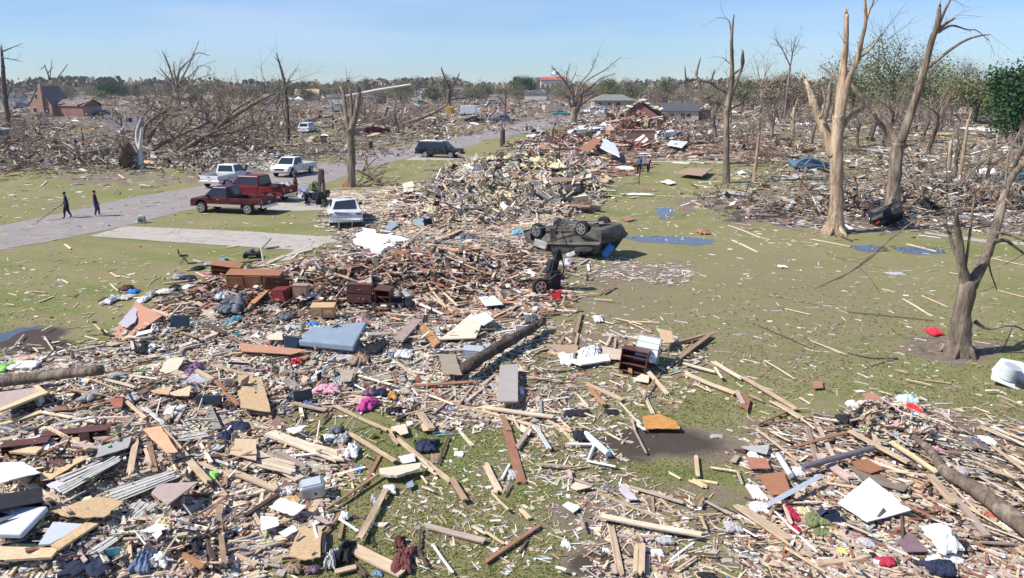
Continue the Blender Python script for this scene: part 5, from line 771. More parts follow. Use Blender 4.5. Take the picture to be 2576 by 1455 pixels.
('H',1100,1180,110,80,GREYC,'garment','lilac grey cloth before the white sheet','cloth',.12,None),('H',700,1060,160,90,GREEN,'garment','pale green plastic net','net',.1,None),('H',2200,910,100,80,surf('crimson_scrap',(.4,.07,.05),.8,0,.2,4),'cloth','crimson scrap under the bent branch','cloth',.08,None),
('K',430,660,110,60,surf('powder_blue_box',(.42,.55,.62),.6,0,.1,3),'box','powder blue box in front of the flattened house','box',.35,'the powder blue box'),('K',500,670,80,50,BLK,'box','black hollow box beside the powder blue one','box',.3,None),('K',1310,740,150,70,surf('turquoise_cloth',(.22,.5,.62),.8,0,.2,5),'garment','turquoise cloth beside the overturned car','cloth',.3,'the turquoise cloth'),('K',2350,415,240,30,WHT,'sheeting','white sheet flat on the grass by the small puddle','sheet',.2,None),('K',1740,450,230,90,BLK,'sofa','black sofa back in the hollow of the heap','sofa',1.0,'the black sofa'),
('K',840,780,130,80,DGREY,'garment','slate bundle behind the brown boards','garment',.35,None),('K',1000,1010,160,110,surf('ink_cloth',(.07,.06,.09),.9,0,.3,5),'garment','inky purple bundle on the brown boards','garment',.35,None),('K',640,960,110,120,DGREY,'garment','dark grey bundle on the brown boards','garment',.35,None),('K',270,1310,190,60,GREYC,'garment','grey bundle on a dark box','garment',.3,None),('K',270,1370,220,90,BLK,'sofa','black leather seat on the brown boards','seat',.4,'the black leather seat'),('K',1180,1220,90,60,surf('ivory_cloth',(.6,.55,.42),.9,0,.2,5),'garment','ivory rolled cloth beside the car axle','cloth',.2,None),
('K',1700,1010,130,80,surf('silver_cloth',(.55,.53,.55),.8,0,.2,5),'garment','silvery crumpled plastic before the overturned car','plastic sheet',.3,None),('K',1500,380,120,50,WHT,'garment','white torn cloth high on the flattened house','cloth',.4,None),('K',1370,210,150,60,BLK,'garment','black rounded bundle high on the flattened house','bundle',.6,None),('K',1240,250,70,120,TERR,'garment','rust brown cushion high on the flattened house','cushion',.5,None),('K',850,400,110,60,DGREY,'garment','charcoal bundle on the flattened house','bundle',.4,None),
('K',1160,440,90,50,WHT,'garment','white rounded cloth on the flattened house','cloth',.3,None),('K',970,400,100,70,surf('rosy_cloth',(.55,.4,.36),.9,0,.2,5),'garment','rosy cushion on the flattened house','cushion',.35,None),('L',1290,590,90,50,WHT,'plastic_bag','white bag at the foot of the tall stripped tree','plastic bag',.35,'the white bag by the tall stripped tree'),('L',1410,385,60,30,WHT,'plastic_bag','white scrap behind the tall stripped tree','plastic bag',.4,None),('L',1500,480,130,80,BLK,'tarpaulin','black tarpaulin between the two big trunks','tarpaulin',.8,None),
('L',1140,385,100,40,BLK,'tarpaulin','black scrap behind the tall stripped tree','tarpaulin',.5,None),('L',1870,130,120,30,WHT,'cloth','white curtain on the far litter','cloth',.4,None),('L',2110,270,90,70,surf('blue_white_cloth',(.4,.45,.7),.9,0,.4,3),'cloth','blue and white cloth beyond the fallen limb','cloth',.6,None),('L',2270,210,110,60,WHT,'sheeting','white draped sheet beyond the fallen limb','sheet',.9,None),('L',1830,440,160,70,BLK,'root_clump','dark clump of roots by the second big trunk','roots',1.0,None),
('L',1100,285,90,30,GREYC,'cloth','pale grey sheet before the crushed blue car','sheet',.2,None),('L',320,620,90,40,TERR,'leaves','pinkish clump at the end of the long puddle','clump',.3,None),('L',860,860,50,18,WHT,'paper','small white paper on the open grass','paper',.05,'the small white paper'),('L',1640,900,130,30,GREYC,'cloth','flat pale scrap on the open grass','scrap',.05,None),('Q',930,930,90,110,WHT,'box','white standing panel among the far trunks','panel',1.2,None),('Q',2250,960,60,250,WHT,'curtain','white curtain caught on a far trunk','curtain',1.0,None),('Q',690,910,40,30,WHT,'box','small white box among the far trunks','box',.8,None)]
for (rg, x, y, wz, hz, mat, nm, lb, ct, h, wd) in CL:
    if wz < 1: continue
    if lb == 'tiny paper': continue
    if ct in ('box', 'cabinet'):
        P = P_(rg, x, y+hz*.4, .02); k = ppm(P); s = RG[rg][2]; w_ = wz*s/k*.85; r = empty(nm, P, (R.uniform(-.12, .12), R.uniform(-.15, .15), R.uniform(-.5, .5)), lb, ct); b = MB()
        hh = min(h*1.3, w_*.9); dd = w_*.7; t = .012
        b.box((0, 0, t/2), (w_, dd, t)); b.box((-w_/2+t/2, 0, hh/2), (t, dd-.003, hh-2*t)); b.box((w_/2-t/2, 0, hh/2), (t, dd-.003, hh-2*t)); b.box((0, dd/2-t/2, hh/2), (w_-2*t-.003, t, hh-2*t)); b.box((0, -dd/2+t/2, hh/2), (w_-2*t-.003, t, hh-2*t)); b.build('body', mat, r)
        for sx in (-1, 1):
            f = MB(); f.box((0, 0, 0), (w_*.5, dd, .01)); fo = f.build('flap', mat, r); fo.location = (sx*(w_/2+w_*.08), 0, hh+.02); fo.rotation_euler = (0, sx*.6, 0)
        if wd: mark(wd, P)
    elif ct == 'paper': clothz(rg, x, y, wz, hz, mat, nm, lb, ct, h=.02+h*.3, dz=.03+h, words=wd)
    else: clothz(rg, x, y+hz*.1, wz*.9, hz*.78, mat, nm, lb, ct, h=h*.62, words=wd, dz=.03+(.05 if h > .1 else 0), crisp=1.3)
# washing machine wreck at the edge
r = empty('washing_machine', P_('D',2250,600,.05), (.1,.3,-.5), 'crushed white washing machine lying beside the near tree', 'washing machine'); b = MB(); b.prism([(-.5,-.34),(.52,-.3),(.48,.36),(-.46,.3)], .03); b.v[0][:, 2] += .05; b.build('side_panel', METW, r)
b = MB(); b.prism([(-.5,0),(.5,.02),(.55,.5),(.1,.56),(-.4,.44)], .03, M=Matrix.Translation((0,.33,.05))@Matrix.Rotation(radians(70),4,'X')); b.build('top_panel', METW, r); b = MB(); b.tube([(-.1,.1,.1),(-.1,.1,.5)], [.24,.24], 20); b.build('tub', LGREY, r); b = MB(); b.box((.3,-.1,.15), (.3,.2,.2)); b.build('motor', BLACKP, r); mark('the crushed washing machine', r.location)
# lawn mower
r = empty('lawn_mower', P_('J',1030,1320,.02), (0,0,.25), 'dark lawn mower tipped on the grass beside the driveway', 'lawn mower'); mark('the lawn mower', r.location)
b = MB(); b.prism([(-.38,-.24),(.3,-.27),(.42,-.1),(.42,.1),(.3,.27),(-.38,.24)], .14); b.v[0][:, 2] += .19; b.build('deck', BLACKP, r, bevel=.03); b = MB(); b.tube([(0,0,.27),(0,0,.42),(0,0,.46)], [.14,.14,.06], 16); b.build('engine', DGREY, r)
for sx in (-.3, .32):
    for sy in (-.29, .29): b = MB(); b.tube([(sx,sy-.03,.13),(sx,sy+.03,.13)], [.13,.13], 18); b.build('wheel', TYRE, r)
b = MB()
for sy in (-.2, .2): b.tube([(.3,sy,.28),(.7,sy,.62),(.98,sy*.9,.92)], .014, 6)
b.tube([(.98,-.18,.92),(1.0,0,.95),(.98,.18,.92)], .015, 6); b.build('handle', BLACKP, r)
# small folding chair, grey utility box, charred stump, spare pieces on the far lawn
r = empty('folding_chair', P_('J',165,1395,.0), (0,0,.5), 'small dark folding chair standing on the grass', 'chair'); b = MB()
for q_ in (([-.2,-.18,0],[.2,-.18,.42]), ([.2,-.18,0],[-.2,-.18,.5]), ([-.2,.18,0],[.2,.18,.42]), ([.2,.18,0],[-.2,.18,.62])): b = MB(); b.tube(q_, .014, 6); b.build('leg', BLACKP, r)
b = MB(); b.box((0,0,.4), (.4,.38,.02)); b.build('seat', BLK, r); b = MB(); b.box((-.22,0,.62), (.03,.38,.22)); b.build('backrest', BLK, r)
r = empty('mailbox', P_('I',1245,605,0), (0,0,.2), 'small grey box standing on the corner of the verge', 'box'); b = MB(); b.ext([(-.25,0),(.25,0),(.2,.42),(.05,.5),(-.2,.46)], -.2, .2); b.build('body', surf('weathered_grey', (.42,.41,.36), .9, 0, .25, 5), r, bevel=.03); b = MB(); b.box((0,-.205,.2), (.25,.015,.2)); b.build('door', DGREY, r); mark('the grey box on the verge', r.location)
b = MB(); b.tube([(0,0,0),(.02,0,.8),(0,.02,1.9),(.05,0,2.5)], [.3,.24,.24,.2], 12, (1,1,1), wob=.15); o = b.build('tree_stump', DARKB, loc=None); o.location = at(812,512); tag(o, 'charred looking stump standing behind the trailer', 'stump'); mark('the charred stump', o.location)
b = MB(); b.tube([(0,0,0),(0,.02,1.6)], [.06,.05], 6); o = b.build('marker_post', surf('weathered_post',(.13,.11,.08),.9,0,.2,4)); o.location = at(1607,465); tag(o, 'dark short post standing in front of the person in blue', 'post')
# ================================================================ vehicles
def arch(cx, r, z0, n=8): return [(cx+r*cos(pi-pi*i/n), z0+r*sin(pi-pi*i/n)) for i in range(n+1)]
def quadpatch(q4, u0, u1, v0, v1, off, th=.012):
    """a pane lying on the face q4 (a, b, c, d), inset in u and v"""
    a, b_, c, d = [Vector(x) for x in q4]; n = (b_-a).cross(d-a).normalized(); f = lambda u, v: (a.lerp(b_, u)).lerp(d.lerp(c, u), v)
    p = [f(u0, v0), f(u1, v0), f(u1, v1), f(u0, v1)]; return [x+n*off for x in p]
def wheel(root, x, y, r=.36, w=.24, side=1, spokes=6, rim=None):
    b = MB(); ys = [-w/2, -w/2*.8, -w*.2, w*.2, w/2*.8, w/2]; b.tube([(0, q, 0) for q in ys], [r*.86, r*.97, r, r, r*.97, r*.86], 20); o = b.build('wheel', TYRE, root); o.location = (x, y, r)
    b = MB(); s = side; b.tube([(0, s*w/2*.92, 0), (0, s*(w/2+.008), 0)], r*.66, 18); b.build('tyre_well', BLACKP, o)
    b = MB(); yy = s*(w/2+.016); an = np.linspace(0, 2*pi, 19)
    V = np.array([[cos(a)*q, yy+s*.006*k, sin(a)*q] for k in (0, 1) for q in (r*.56, r*.69) for a in an[:-1]]); n = 18; Fs = [[n*2+i, n*2+(i+1) % n, n*3+(i+1) % n, n*3+i] for i in range(n)]+[[i, (i+1) % n, n+(i+1) % n, n+i] for i in range(n)]; b.add(V, Fs)
    for k in range(spokes):
        a = k*2*pi/spokes; b.box((cos(a)*r*.31, yy+s*.003, sin(a)*r*.31), (r*.56, .014, r*.17), Matrix.Rotation(-a, 3, 'Y'))
    b.tube([(0, yy-s*.01, 0), (0, yy+s*.02, 0)], r*.14, 10); b.build('rim', rim or RIM, o)
VK = dict(
 pickup=dict(L=5.5, W=1.96, wb=3.55, r=.38, z0=.48, belt=1.12, hood=1.08, roof=1.80, cab=(-.15, 1.75), rake=(.12, .75), bed=True, doors=2),
 crew=dict(L=5.8, W=2.0, wb=3.75, r=.41, z0=.5, belt=1.2, hood=1.15, roof=1.92, cab=(-.75, 1.75), rake=(.1, .75), bed=True, doors=3),
 suv=dict(L=5.65, W=2.02, wb=3.3, r=.40, z0=.45, belt=1.18, hood=1.12, roof=1.92, cab=(-2.72, 1.55), rake=(.28, .75), bed=False, doors=4),
 sedan=dict(L=4.75, W=1.82, wb=2.75, r=.33, z0=.33, belt=.95, hood=.9, roof=1.45, cab=(-1.45, 1.15), rake=(.7, .85), bed=False, doors=2, trunk=.98),
 crossover=dict(L=4.6, W=1.85, wb=2.7, r=.36, z0=.38, belt=1.02, hood=.98, roof=1.62, cab=(-2.2, 1.2), rake=(.4, .8), bed=False, doors=3))
def vehicle(kind, M, paint, label, cat, name, group=None, trim=None, wreck=0.0, roofk=1.0, glass=True, wheels=True, missing_rear=False, words=None, tail_down=False, roof_rack=False, spokes=6, open_door=False):
    k = VK[kind]; L, W, wb, r, z0, belt, hood = k['L'], k['W'], k['wb'], k['r'], k['z0'], k['belt'], k['hood']; roof = belt+(k['roof']-belt)*roofk; xf, xr = L/2, -L/2; cx0, cx1 = k['cab']; fx = wb/2+.12; rx = -wb/2+.12; ra = r+.07
    root = empty(name, (0, 0, 0), label=label, cat=cat, group=group); root.matrix_world = M
    def J(b, a=1.0):
        if wreck:
            for i, V in enumerate(b.v):
                b.v[i] = V+np.c_[np.sin(V[:, 2]*7+V[:, 1]*5)*.06, np.sin(V[:, 0]*4+V[:, 2]*6)*.07, np.sin(V[:, 0]*3.1+V[:, 1]*4)*.07]*wreck*a
        return b
    tz = k.get('trunk', belt); bz = .78 if k['bed'] else tz
    top = [(xf-.02, hood-.22), (xf-.12, hood-.06), (cx1+.1, hood), (cx1-.05, belt), (cx0, belt)]
    top += [(cx0, bz), (xr+.06, bz), (xr, bz-.1)] if k['bed'] else ([(cx0-.05, tz), (xr+.15, tz-.02), (xr, tz-.15)] if kind == 'sedan' else [(xr+.04, belt), (xr, belt-.15)])
    bot = [(xr, z0+.12), (xr+.08, z0)]+[p_ for p_ in arch(rx, ra, z0)]+[p_ for p_ in arch(fx, ra, z0)]+[(xf-.1, z0), (xf, z0+.12)]
    b = MB(); b.ext(top+bot, -W/2, W/2); bo = J(b).build('body', paint, root, bevel=.045)
    b = MB(); b.box((.1, 0, z0+.02), (L*.86, W*.62, .14)); b.box((rx, 0, r), (.12, W*.8, .12)); b.box((fx, 0, r), (.12, W*.8, .12))
    b.tube([(-L*.4, .3, z0-.06), (0, .25, z0-.08), (1.0, .3, z0-.05)], .05, 8); b.box((-.9, -.35, z0-.07), (.9, .45, .12)); J(b).build('chassis', surf('muddy_underbody', (.13, .115, .10), .9, .2, .4, 6, obj_var=0, bmp=.8), root)
    # cab
    wi = W/2-.05; wt = W/2-.24; a0, a1 = cx0+.0, cx1; b0, b1 = cx0+k['rake'][0], cx1-k['rake'][1]
    Bt = [Vector((a0, -wi, belt-.01)), Vector((a1, -wi, belt-.01)), Vector((a1, wi, belt-.01)), Vector((a0, wi, belt-.01))]; Tp = [Vector((b0, -wt, roof)), Vector((b1, -wt, roof)), Vector((b1, wt, roof)), Vector((b0, wt, roof))]
    b = MB(); b.add([*Bt, *Tp], [[0, 3, 2, 1], [4, 5, 6, 7], [0, 1, 5, 4], [1, 2, 6, 5], [2, 3, 7, 6], [3, 0, 4, 7]]); J(b).build('cab', paint, root, bevel=.05)
    def pane(nm, q4, u0, u1, v0, v1):
        b = MB(); p = quadpatch(q4, u0, u1, v0, v1, .004); p2 = quadpatch(q4, u0, u1, v0, v1, .012); b.add([*p, *p2], [[0, 3, 2, 1], [4, 5, 6, 7], [0, 1, 5, 4], [1, 2, 6, 5], [2, 3, 7, 6], [3, 0, 4, 7]]); return J(b).build(nm, GLASS, root)
    fr = (Bt[1], Bt[2], Tp[2], Tp[1]); bk = (Bt[3], Bt[0], Tp[0], Tp[3]); rs = (Bt[0], Bt[1], Tp[1], Tp[0]); ls = (Bt[2], Bt[3], Tp[3], Tp[2])
    if glass:
        pane('windshield', fr, .07, .93, .1, .9); pane('rear_window', bk, .1, .9, .15, .88); n = k['doors']; sp_ = (.05, .90) if k['rake'][1] else (.05, .95)
        for side, q4 in ((0, rs), (1, ls)):
            for i in range(n):
                u0 = .04+.92*i/n+.012; u1 = .04+.92*(i+1)/n-.012; u0, u1 = (u0, u1) if side == 0 else (1-u1, 1-u0); pane('side_window', q4, u0, u1, .16, .88)
    # bed, tailgate
    if k['bed']:
        b = MB(); z1 = belt-.02; t = .08
        for sy in (-1, 1): b.box(((cx0+xr)/2-.01, sy*(W/2-t/2-.003), (bz+z1)/2), (cx0-xr-.04, t, z1-bz))
        b.box((cx0-.06, 0, (bz+z1)/2), (.05, W-2*t-.02, z1-bz-.01)); J(b).build('bed', paint, root, bevel=.02); b = MB(); b.box(((cx0+xr)/2, 0, bz+.012), (cx0-xr-.16, W-2*t-.02, .02)); b.build('bed_liner', BLACKP, root)
        b = MB()
        if tail_down: b.box((xr-.26, 0, bz+.01), (.5, W-.12, .05))
        else: b.box((xr+.03, 0, (bz+z1)/2), (.055, W-2*t-.02, z1-bz))
        o = J(b).build('tailgate', paint, root, bevel=.012); b = MB(); b.box((xr-.002, 0, z1-.12), (.016, .2, .07)); b.build('handle', BLACKP, o)
    if wheels:
        for sx in (fx, rx):
            for s in (-1, 1):
                if missing_rear and sx == rx: continue
                wheel(root, sx, s*(W/2-.12), r, .23, s, spokes)
    bm_ = trim or CHROME
    for nm, xx, s in (('front_bumper', xf+.04, 1), ('rear_bumper', xr-.05, -1)):
        if wreck > 1 and nm == 'rear_bumper': continue
        b = MB(); b.box((xx, 0, z0+.08), (.12, W-.06, .2)); J(b).build(nm, bm_ if kind in ('pickup', 'crew') else paint, root, bevel=.03)
    b = MB(); b.box((xf-.0, 0, hood-.33), (.03, W*.5, .2)); J(b).build('grille', BLACKP, root)
    LM = surf('lamp_lens', (.7, .72, .74), .1, 0, .1, 4, obj_var=0, bmp=0, spec=.8); TL = surf('tail_lens', (.45, .02, .02), .15, 0, .1, 4, obj_var=0, bmp=0, spec=.8)
    for s in (-1, 1):
        b = MB(); b.box((xf-.0, s*(W/2-.22), hood-.31), (.04, .3, .17)); J(b).build('headlight', LM, root); b = MB(); b.box((xr-.005, s*(W/2-(.06 if k['bed'] else .18)), (bz+belt)/2-.04 if k['bed'] else tz-.22), (.04, .1 if k['bed'] else .3, .28 if k['bed'] else .13)); J(b).build('taillight', TL, root)
        b = MB(); b.box((cx1-.45, s*(W/2+.08), belt+.1), (.12, .2, .16)); b.build('mirror', paint if kind == 'suv' else BLACKP, root, bevel=.02)
        for dx in ([.55] if k['doors'] < 3 else [.55, -.55]): b = MB(); b.box((dx, s*(W/2+.012), belt-.14), (.16, .02, .035)); b.build('door_handle', CHROME if trim else BLACKP, root)
        b = MB()
        for dx in ([cx1-.25, cx0+.15] if k['doors'] < 3 else [cx1-.25, (cx1+cx0)/2, cx0+.15]): b.box((dx, s*(W/2+.002), (z0+belt)/2+.06), (.012, .006, belt-z0-.22))
        b.build('door_seam', BLACKP, root)
        if trim: b = MB(); b.box(((fx+rx)/2, s*(W/2+.006), z0+.1), (fx-rx-2*ra-.1, .014, .17)); b.box((xr+.3, s*(W/2+.006), z0+.13), (.42, .014, .14)); b.build('lower_trim', surf('tan_trim', (.5, .42, .35), .5, 0, .1, 4), root)
    b = MB(); b.box((xr-.012, 0, z0+.33), (.012, .3, .15)); b.build('number_plate', surf('blank_plate', (.6, .62, .6), .5, 0, .05, 4), root)
    if roof_rack:
        for s in (-1, 1): b = MB(); b.tube([(b0+.2, s*(wt-.1), roof+.07), ((b0+b1)/2, s*(wt-.1), roof+.09), (b1-.2, s*(wt-.1), roof+.07)], .02, 6); b.build('roof_rail', CHROME, root)
    if words: mark(words, M.translation)
    return root
def Mz(P, yaw, pitch=0, roll=0): return Matrix.Translation(Vector(P))@Matrix.Rotation(yaw, 4, 'Z')@Matrix.Rotation(pitch, 4, 'Y')@Matrix.Rotation(roll, 4, 'X')
def from_contacts(kind, f, r, near):          # picture points where the wheels of the side towards the camera touch the ground
    k = VK[kind]; a, b_ = at(*f), at(*r); h = (a-b_); h.z = 0; yaw = atan2(h.y, h.x); side = Vector((-sin(yaw), cos(yaw), 0)); mid = (a+b_)/2-Vector((cos(yaw), sin(yaw), 0))*.12-side*(k['W']/2-.1)*near; return Mz(mid, yaw)
MARO = PAINT('maroon_paintwork', (.07,.012,.02)); REDP = PAINT('red_paintwork', (.145,.009,.016)); WHP = PAINT('white_paintwork', (.70,.72,.72)); SUVP = PAINT('black_blue_paintwork', (.007,.011,.02)); SILV = PAINT('silver_white_paintwork', (.58,.60,.62))
MUDP = surf('mud_covered_paint', (.10,.095,.088), .8, 0, .45, 3, obj_var=0, bmp=.9, dirt=.5); BLUP = PAINT('blue_grey_paintwork', (.09,.15,.22)); BLKP = PAINT('black_paintwork', (.015,.015,.018)); TEALP = PAINT('teal_paintwork', (.05,.30,.32))
vehicle('pickup', from_contacts('pickup', (510,536), (625,541), 1), MARO, 'dark maroon extended cab pickup with tan lower trim parked on the grass', 'pickup truck', 'pickup_truck', trim=CHROME, words='the dark maroon pickup', spokes=5)
red_M = from_contacts('crew', (560,505), (697,511), 1); vehicle('crew', red_M, REDP, 'bright red crew cab pickup loaded with salvaged goods', 'pickup truck', 'pickup_truck', words='the bright red pickup', spokes=5)
vehicle('pickup', Mz(at(572,466), radians(78)), WHP, 'white pickup seen from behind with a broad white tailgate', 'pickup truck', 'pickup_truck', words='the white pickup seen from behind', spokes=5)
vehicle('pickup', Mz(at(741,440), radians(255)), WHP, 'white pickup facing the camera beyond the bright red one', 'pickup truck', 'pickup_truck', words='the white pickup facing the camera', spokes=5)
vehicle('suv', from_contacts('suv', (1138,399), (1066,397), -1), SUVP, 'big black sport utility vehicle parked across the driveway mouth', 'sport utility vehicle', 'parked_car', roof_rack=True, words='the big black utility vehicle')
vehicle('sedan', Mz(at(868,560)+Vector((0, 0, -.02)), radians(104), .03)@Matrix.Scale(1.08, 4), SILV, 'wrecked white sedan with a smashed rear window beside the shredded framing', 'car', 'wrecked_car', wreck=.75, words='the wrecked white sedan')
sw = bpy.data.objects['wrecked_car']
for nm, mt_, c_, d_ in [('bumper_gap',BLACKP,(-2.44,0,.36),(.03,1.5,.22)),('trunk_seam',BLACKP,(-2.4,0,.9),(.03,1.3,.02)),('loose_bumper',WHP,(-2.55,.1,.5),(.1,1.7,.12)),('trunk_dent',METG,(-2.41,.15,.7),(.03,.9,.12)),('torn_panel',METW,(-1.5,-1.02,1.0),(.5,.05,.3)),('hanging_strip',CHROME,(-2.5,-.3,.25),(.03,.04,.4)),('hanging_strip',CHROME,(-2.5,.45,.22),(.03,.04,.35))]:  # bumper_gap is a black box painting the dark recess at the tail
    b = MB(); b.box(c_, d_, Matrix.Rotation(.06,3,'X')); b.v[0] += np.random.default_rng(int(abs(c_[1])*90+3)).normal(0,.02,b.v[0].shape); b.build(nm, mt_, sw)
ov = Mz(at(1437,634)+Vector((0, 0, 1.72)), radians(137), radians(9), radians(0))@Matrix.Rotation(pi, 4, 'X')@Matrix.Scale(1.12, 4)
vehicle('crossover', ov, MUDP, 'mud covered dark car lying overturned on its roof', 'car', 'overturned_car', wreck=1.5, roofk=1.0, glass=True, words='the overturned car')
FARV = [('sedan',1194,309,0,BLKP,'black sedan at the far end of the road'),('crew',1264,311,3,BLUP,'blue grey crew cab pickup parked across the far end of the road'),('suv',775,335,88,WHP,'white utility vehicle seen from behind on the far lawn'),
 ('sedan',1361,353,-140,WHP,'white sedan parked behind the snapped tree stump'),('sedan',1408,291,175,TEALP,'teal and white car beyond the road bend'),('crossover',1479,285,120,WHP,'white car in front of the green roofed house'),('sedan',1505,274,180,WHP,'white sedan at the wall of the green roofed house'),('crossover',1520,287,60,SILV,'silver car beside the debris of the green roofed house'),
 ('suv',262,295,10,BLKP,'black utility vehicle at the end of the brick gabled house'),('sedan',234,286,0,BLUP,'blue car behind the black one at the brick gabled house'),('crossover',948,338,20,REDP,'crushed red car among the far wreckage'),('sedan',826,273,5,WHP,'white sedan behind the thick broken trunk'),('sedan',848,271,20,SILV,'silver sedan behind the thick broken trunk'),
 ('suv',1240,262,20,SILV,'silver van in the distant street'),('sedan',985,282,0,SILV,'pale sedan in the distant street'),('crossover',1060,262,30,TEALP,'teal car before the long tan building'),('sedan',2562,480,10,BLUP,'dark blue car behind the fallen limb')]
for kd, x, y, yw, pm, lb in FARV:
    wk = 1.0 if 'crushed' in lb else 0.0; vehicle(kd, Mz(at(x, y), radians(yw)), pm, lb, 'car' if kd not in ('crew',) else 'pickup truck', 'parked_car' if not wk else 'wrecked_car', wreck=wk, roofk=.6 if wk else 1, words=lb if y > 300 else None)
vehicle('crew', Mz(on1(1476,343), radians(172), .1, .12), WHP, 'crushed white pickup with buckled bodywork before the ruined brick house', 'pickup truck', 'wrecked_car', wreck=2.0, roofk=.5, words='the crushed white pickup')
vehicle('crossover', Mz(on1(1680,352), radians(20), -.1, -.1), WHP, 'smashed white van body at the corner of the ruined brick house', 'van', 'wrecked_car', wreck=1.8, roofk=.8)
vehicle('sedan', Mz(at(2043,434)+Vector((0,0,.1)), radians(8), .05, .1), BLUP, 'crushed blue car beside the tall stripped tree', 'car', 'wrecked_car', wreck=1.7, roofk=.75, words='the crushed blue car')
vehicle('crossover', Mz(at(2205,556)+Vector((0,0,1.1)), radians(70), .1)@Matrix.Rotation(2.6, 4, 'X'), BLKP, 'black overturned car wedged between two big trunks', 'car', 'overturned_car', wreck=1.2, roofk=.6)
ovr = bpy.data.objects.get('overturned_car')
for nm, mt_, c_, d_, rz in [('door_gap',BLACKP,(.42,-.935,.72),(.36,.03,.95),.05),('door_gap',BLACKP,(-1.25,-.93,1.25),(.9,.03,.3),-.1),('torn_panel',GREYP,(1.2,-1.02,.95),(.75,.02,.3),.3),('torn_panel',LGREY,(-.55,-1.0,1.5),(.5,.02,.16),-.2),('exhaust',DGREY,(-.4,.3,.2),(2.4,.12,.12),.05),('door_gap',BLACKP,(-2.1,-.3,.8),(.4,1.0,.4),.0)]:  # black door_gap boxes paint the dark of openings onto the body
    b = MB(); b.box(c_, d_, Matrix.Rotation(rz,3,'Y')); J_ = b.v[0]; J_ += np.random.default_rng(int(c_[0]*9+50)).normal(0,.04,J_.shape); b.build(nm, mt_, ovr)
b = MB(); rg3 = np.random.default_rng(8)
for i in range(14): p0 = np.array([rg3.uniform(-2,1.8), rg3.uniform(-.95,.6), rg3.uniform(.2,.4)]); b.tube([p0, p0+rg3.normal(0,.35,3)*[1,1,.3], p0+rg3.normal(0,.5,3)*[1,1,.3]], .03, 5)
b.build('underbody_pipes', surf('dusty_steel', (.2,.19,.175), .8, .2, .3, 6), ovr)
# torn-off front axle of the overturned car
P = on1(1352,738); r = empty('car_axle', P, (0, 0, .35), 'torn off car axle with one wheel standing at the heap edge', 'car part'); mark('the torn off axle', P); wheel(r, 0, -.25, .34, .22, -1, 5); DB = surf('greasy_steel', (.035,.032,.033), .7, .3, .5, 6, obj_var=0, bmp=.8)
b = MB(); b.tube([(0,-.1,.34),(.3,.15,.4),(.8,.3,.5)], [.05,.07,.05], 8); b.build('axle_shaft', DB, r); b = MB(); b.box((.85,.3,.45), (.5,.5,.8)); b.box((.8,.35,1.0), (.42,.4,.55), Matrix.Rotation(.3,3,'Y')); b.box((1.0,.3,1.5), (.3,.45,.5), Matrix.Rotation(-.3,3,'Y')); b.box((.6,.25,.25), (.5,.4,.3)); b.build('engine_block', DB, r, bevel=.06)
b = MB(); b.tube([(.7,.1,.2),(.6,0,.8),(.75,.05,1.3),(.95,.1,1.75)], .035, 6); b.tube([(1.0,.1,.3),(1.2,0,.9),(1.1,.05,1.5)], .03, 6); b.tube([(.5,-.05,.5),(.8,-.1,.75),(1.15,0,.7)], .045, 6); b.build('hose', BLACKP, r)
# blue tub by the overturned car
P = on1(1520,655,.25); r = empty('barrel', P, (.35,.5,.3), 'bright blue plastic barrel against the overturned car', 'barrel'); b = MB(); b.tube([(0,0,z_) for z_ in (0,.05,.2,.22,.4,.42,.6,.65)], [.17,.2,.2,.21,.2,.21,.2,.17], 16); b.build('body', BLUE, r); b = MB(); b.tube([(.05,.05,.65),(.05,.05,.69)], .05, 10); b.build('cap', BLACKP, r); mark('the blue barrel', P)
# trailer behind the red pickup
P = at(790,512); r = empty('utility_trailer', P, (0,0,radians(4)), 'low utility trailer stacked with salvaged goods behind the bright red pickup', 'trailer'); b = MB(); b.box((0,0,.55), (2.2,1.5,.08)); b.build('deck', surf('trailer_deck',(.12,.1,.08),.9,0,.3,5), r)
for s in (-1,1): wheel(r, .1, s*.85, .3, .18, s, 5); b = MB(); b.box((0,s*.73,.75), (2.2,.05,.3)); b.build('side_rail', BLACKP, r)
b = MB(); b.tube([(-1.1,0,.5),(-1.9,0,.5)], .04, 6); b.build('drawbar', BLACKP, r); mark('the trailer', P)
for i, (x, y, z, m, h, lb) in enumerate([(762,495,.6,GREYC,.5,'grey bag stacked at the front of the trailer'),(778,492,.6,WHT,.45,'white bag stacked on the trailer'),(800,500,.6,BLK,.6,'black bag stacked at the back of the trailer'),(792,480,.6,GREEN,.9,'olive bundle piled high on the trailer'),(805,508,0,WHT,.4,'white bag on the ground behind the trailer'),(782,516,0,GREYC,.35,'grey bag on the ground beside the trailer'),(700,470,1.2,BLK,.3,'dark bundle lying in the bed of the bright red pickup'),(718,466,1.2,GREYC,.3,'grey bundle lying at the tail of the bright red pickup')]):
    Q = at(x, y, z) if z else at(x, y); Q = at(x, y, 0) if z == 0 else Vector((Q.x, Q.y, z)); cloth(Q, .9, .8, h, m, 'bag', lb, 'bag', crisp=.6)
cloth(at(876,470), 1.0, .7, .5, surf('rust_cloth',(.3,.1,.08),.9,0,.3,5), 'bush_stump', 'reddish brown clump beside the thick broken trunk', 'clump', crisp=2)

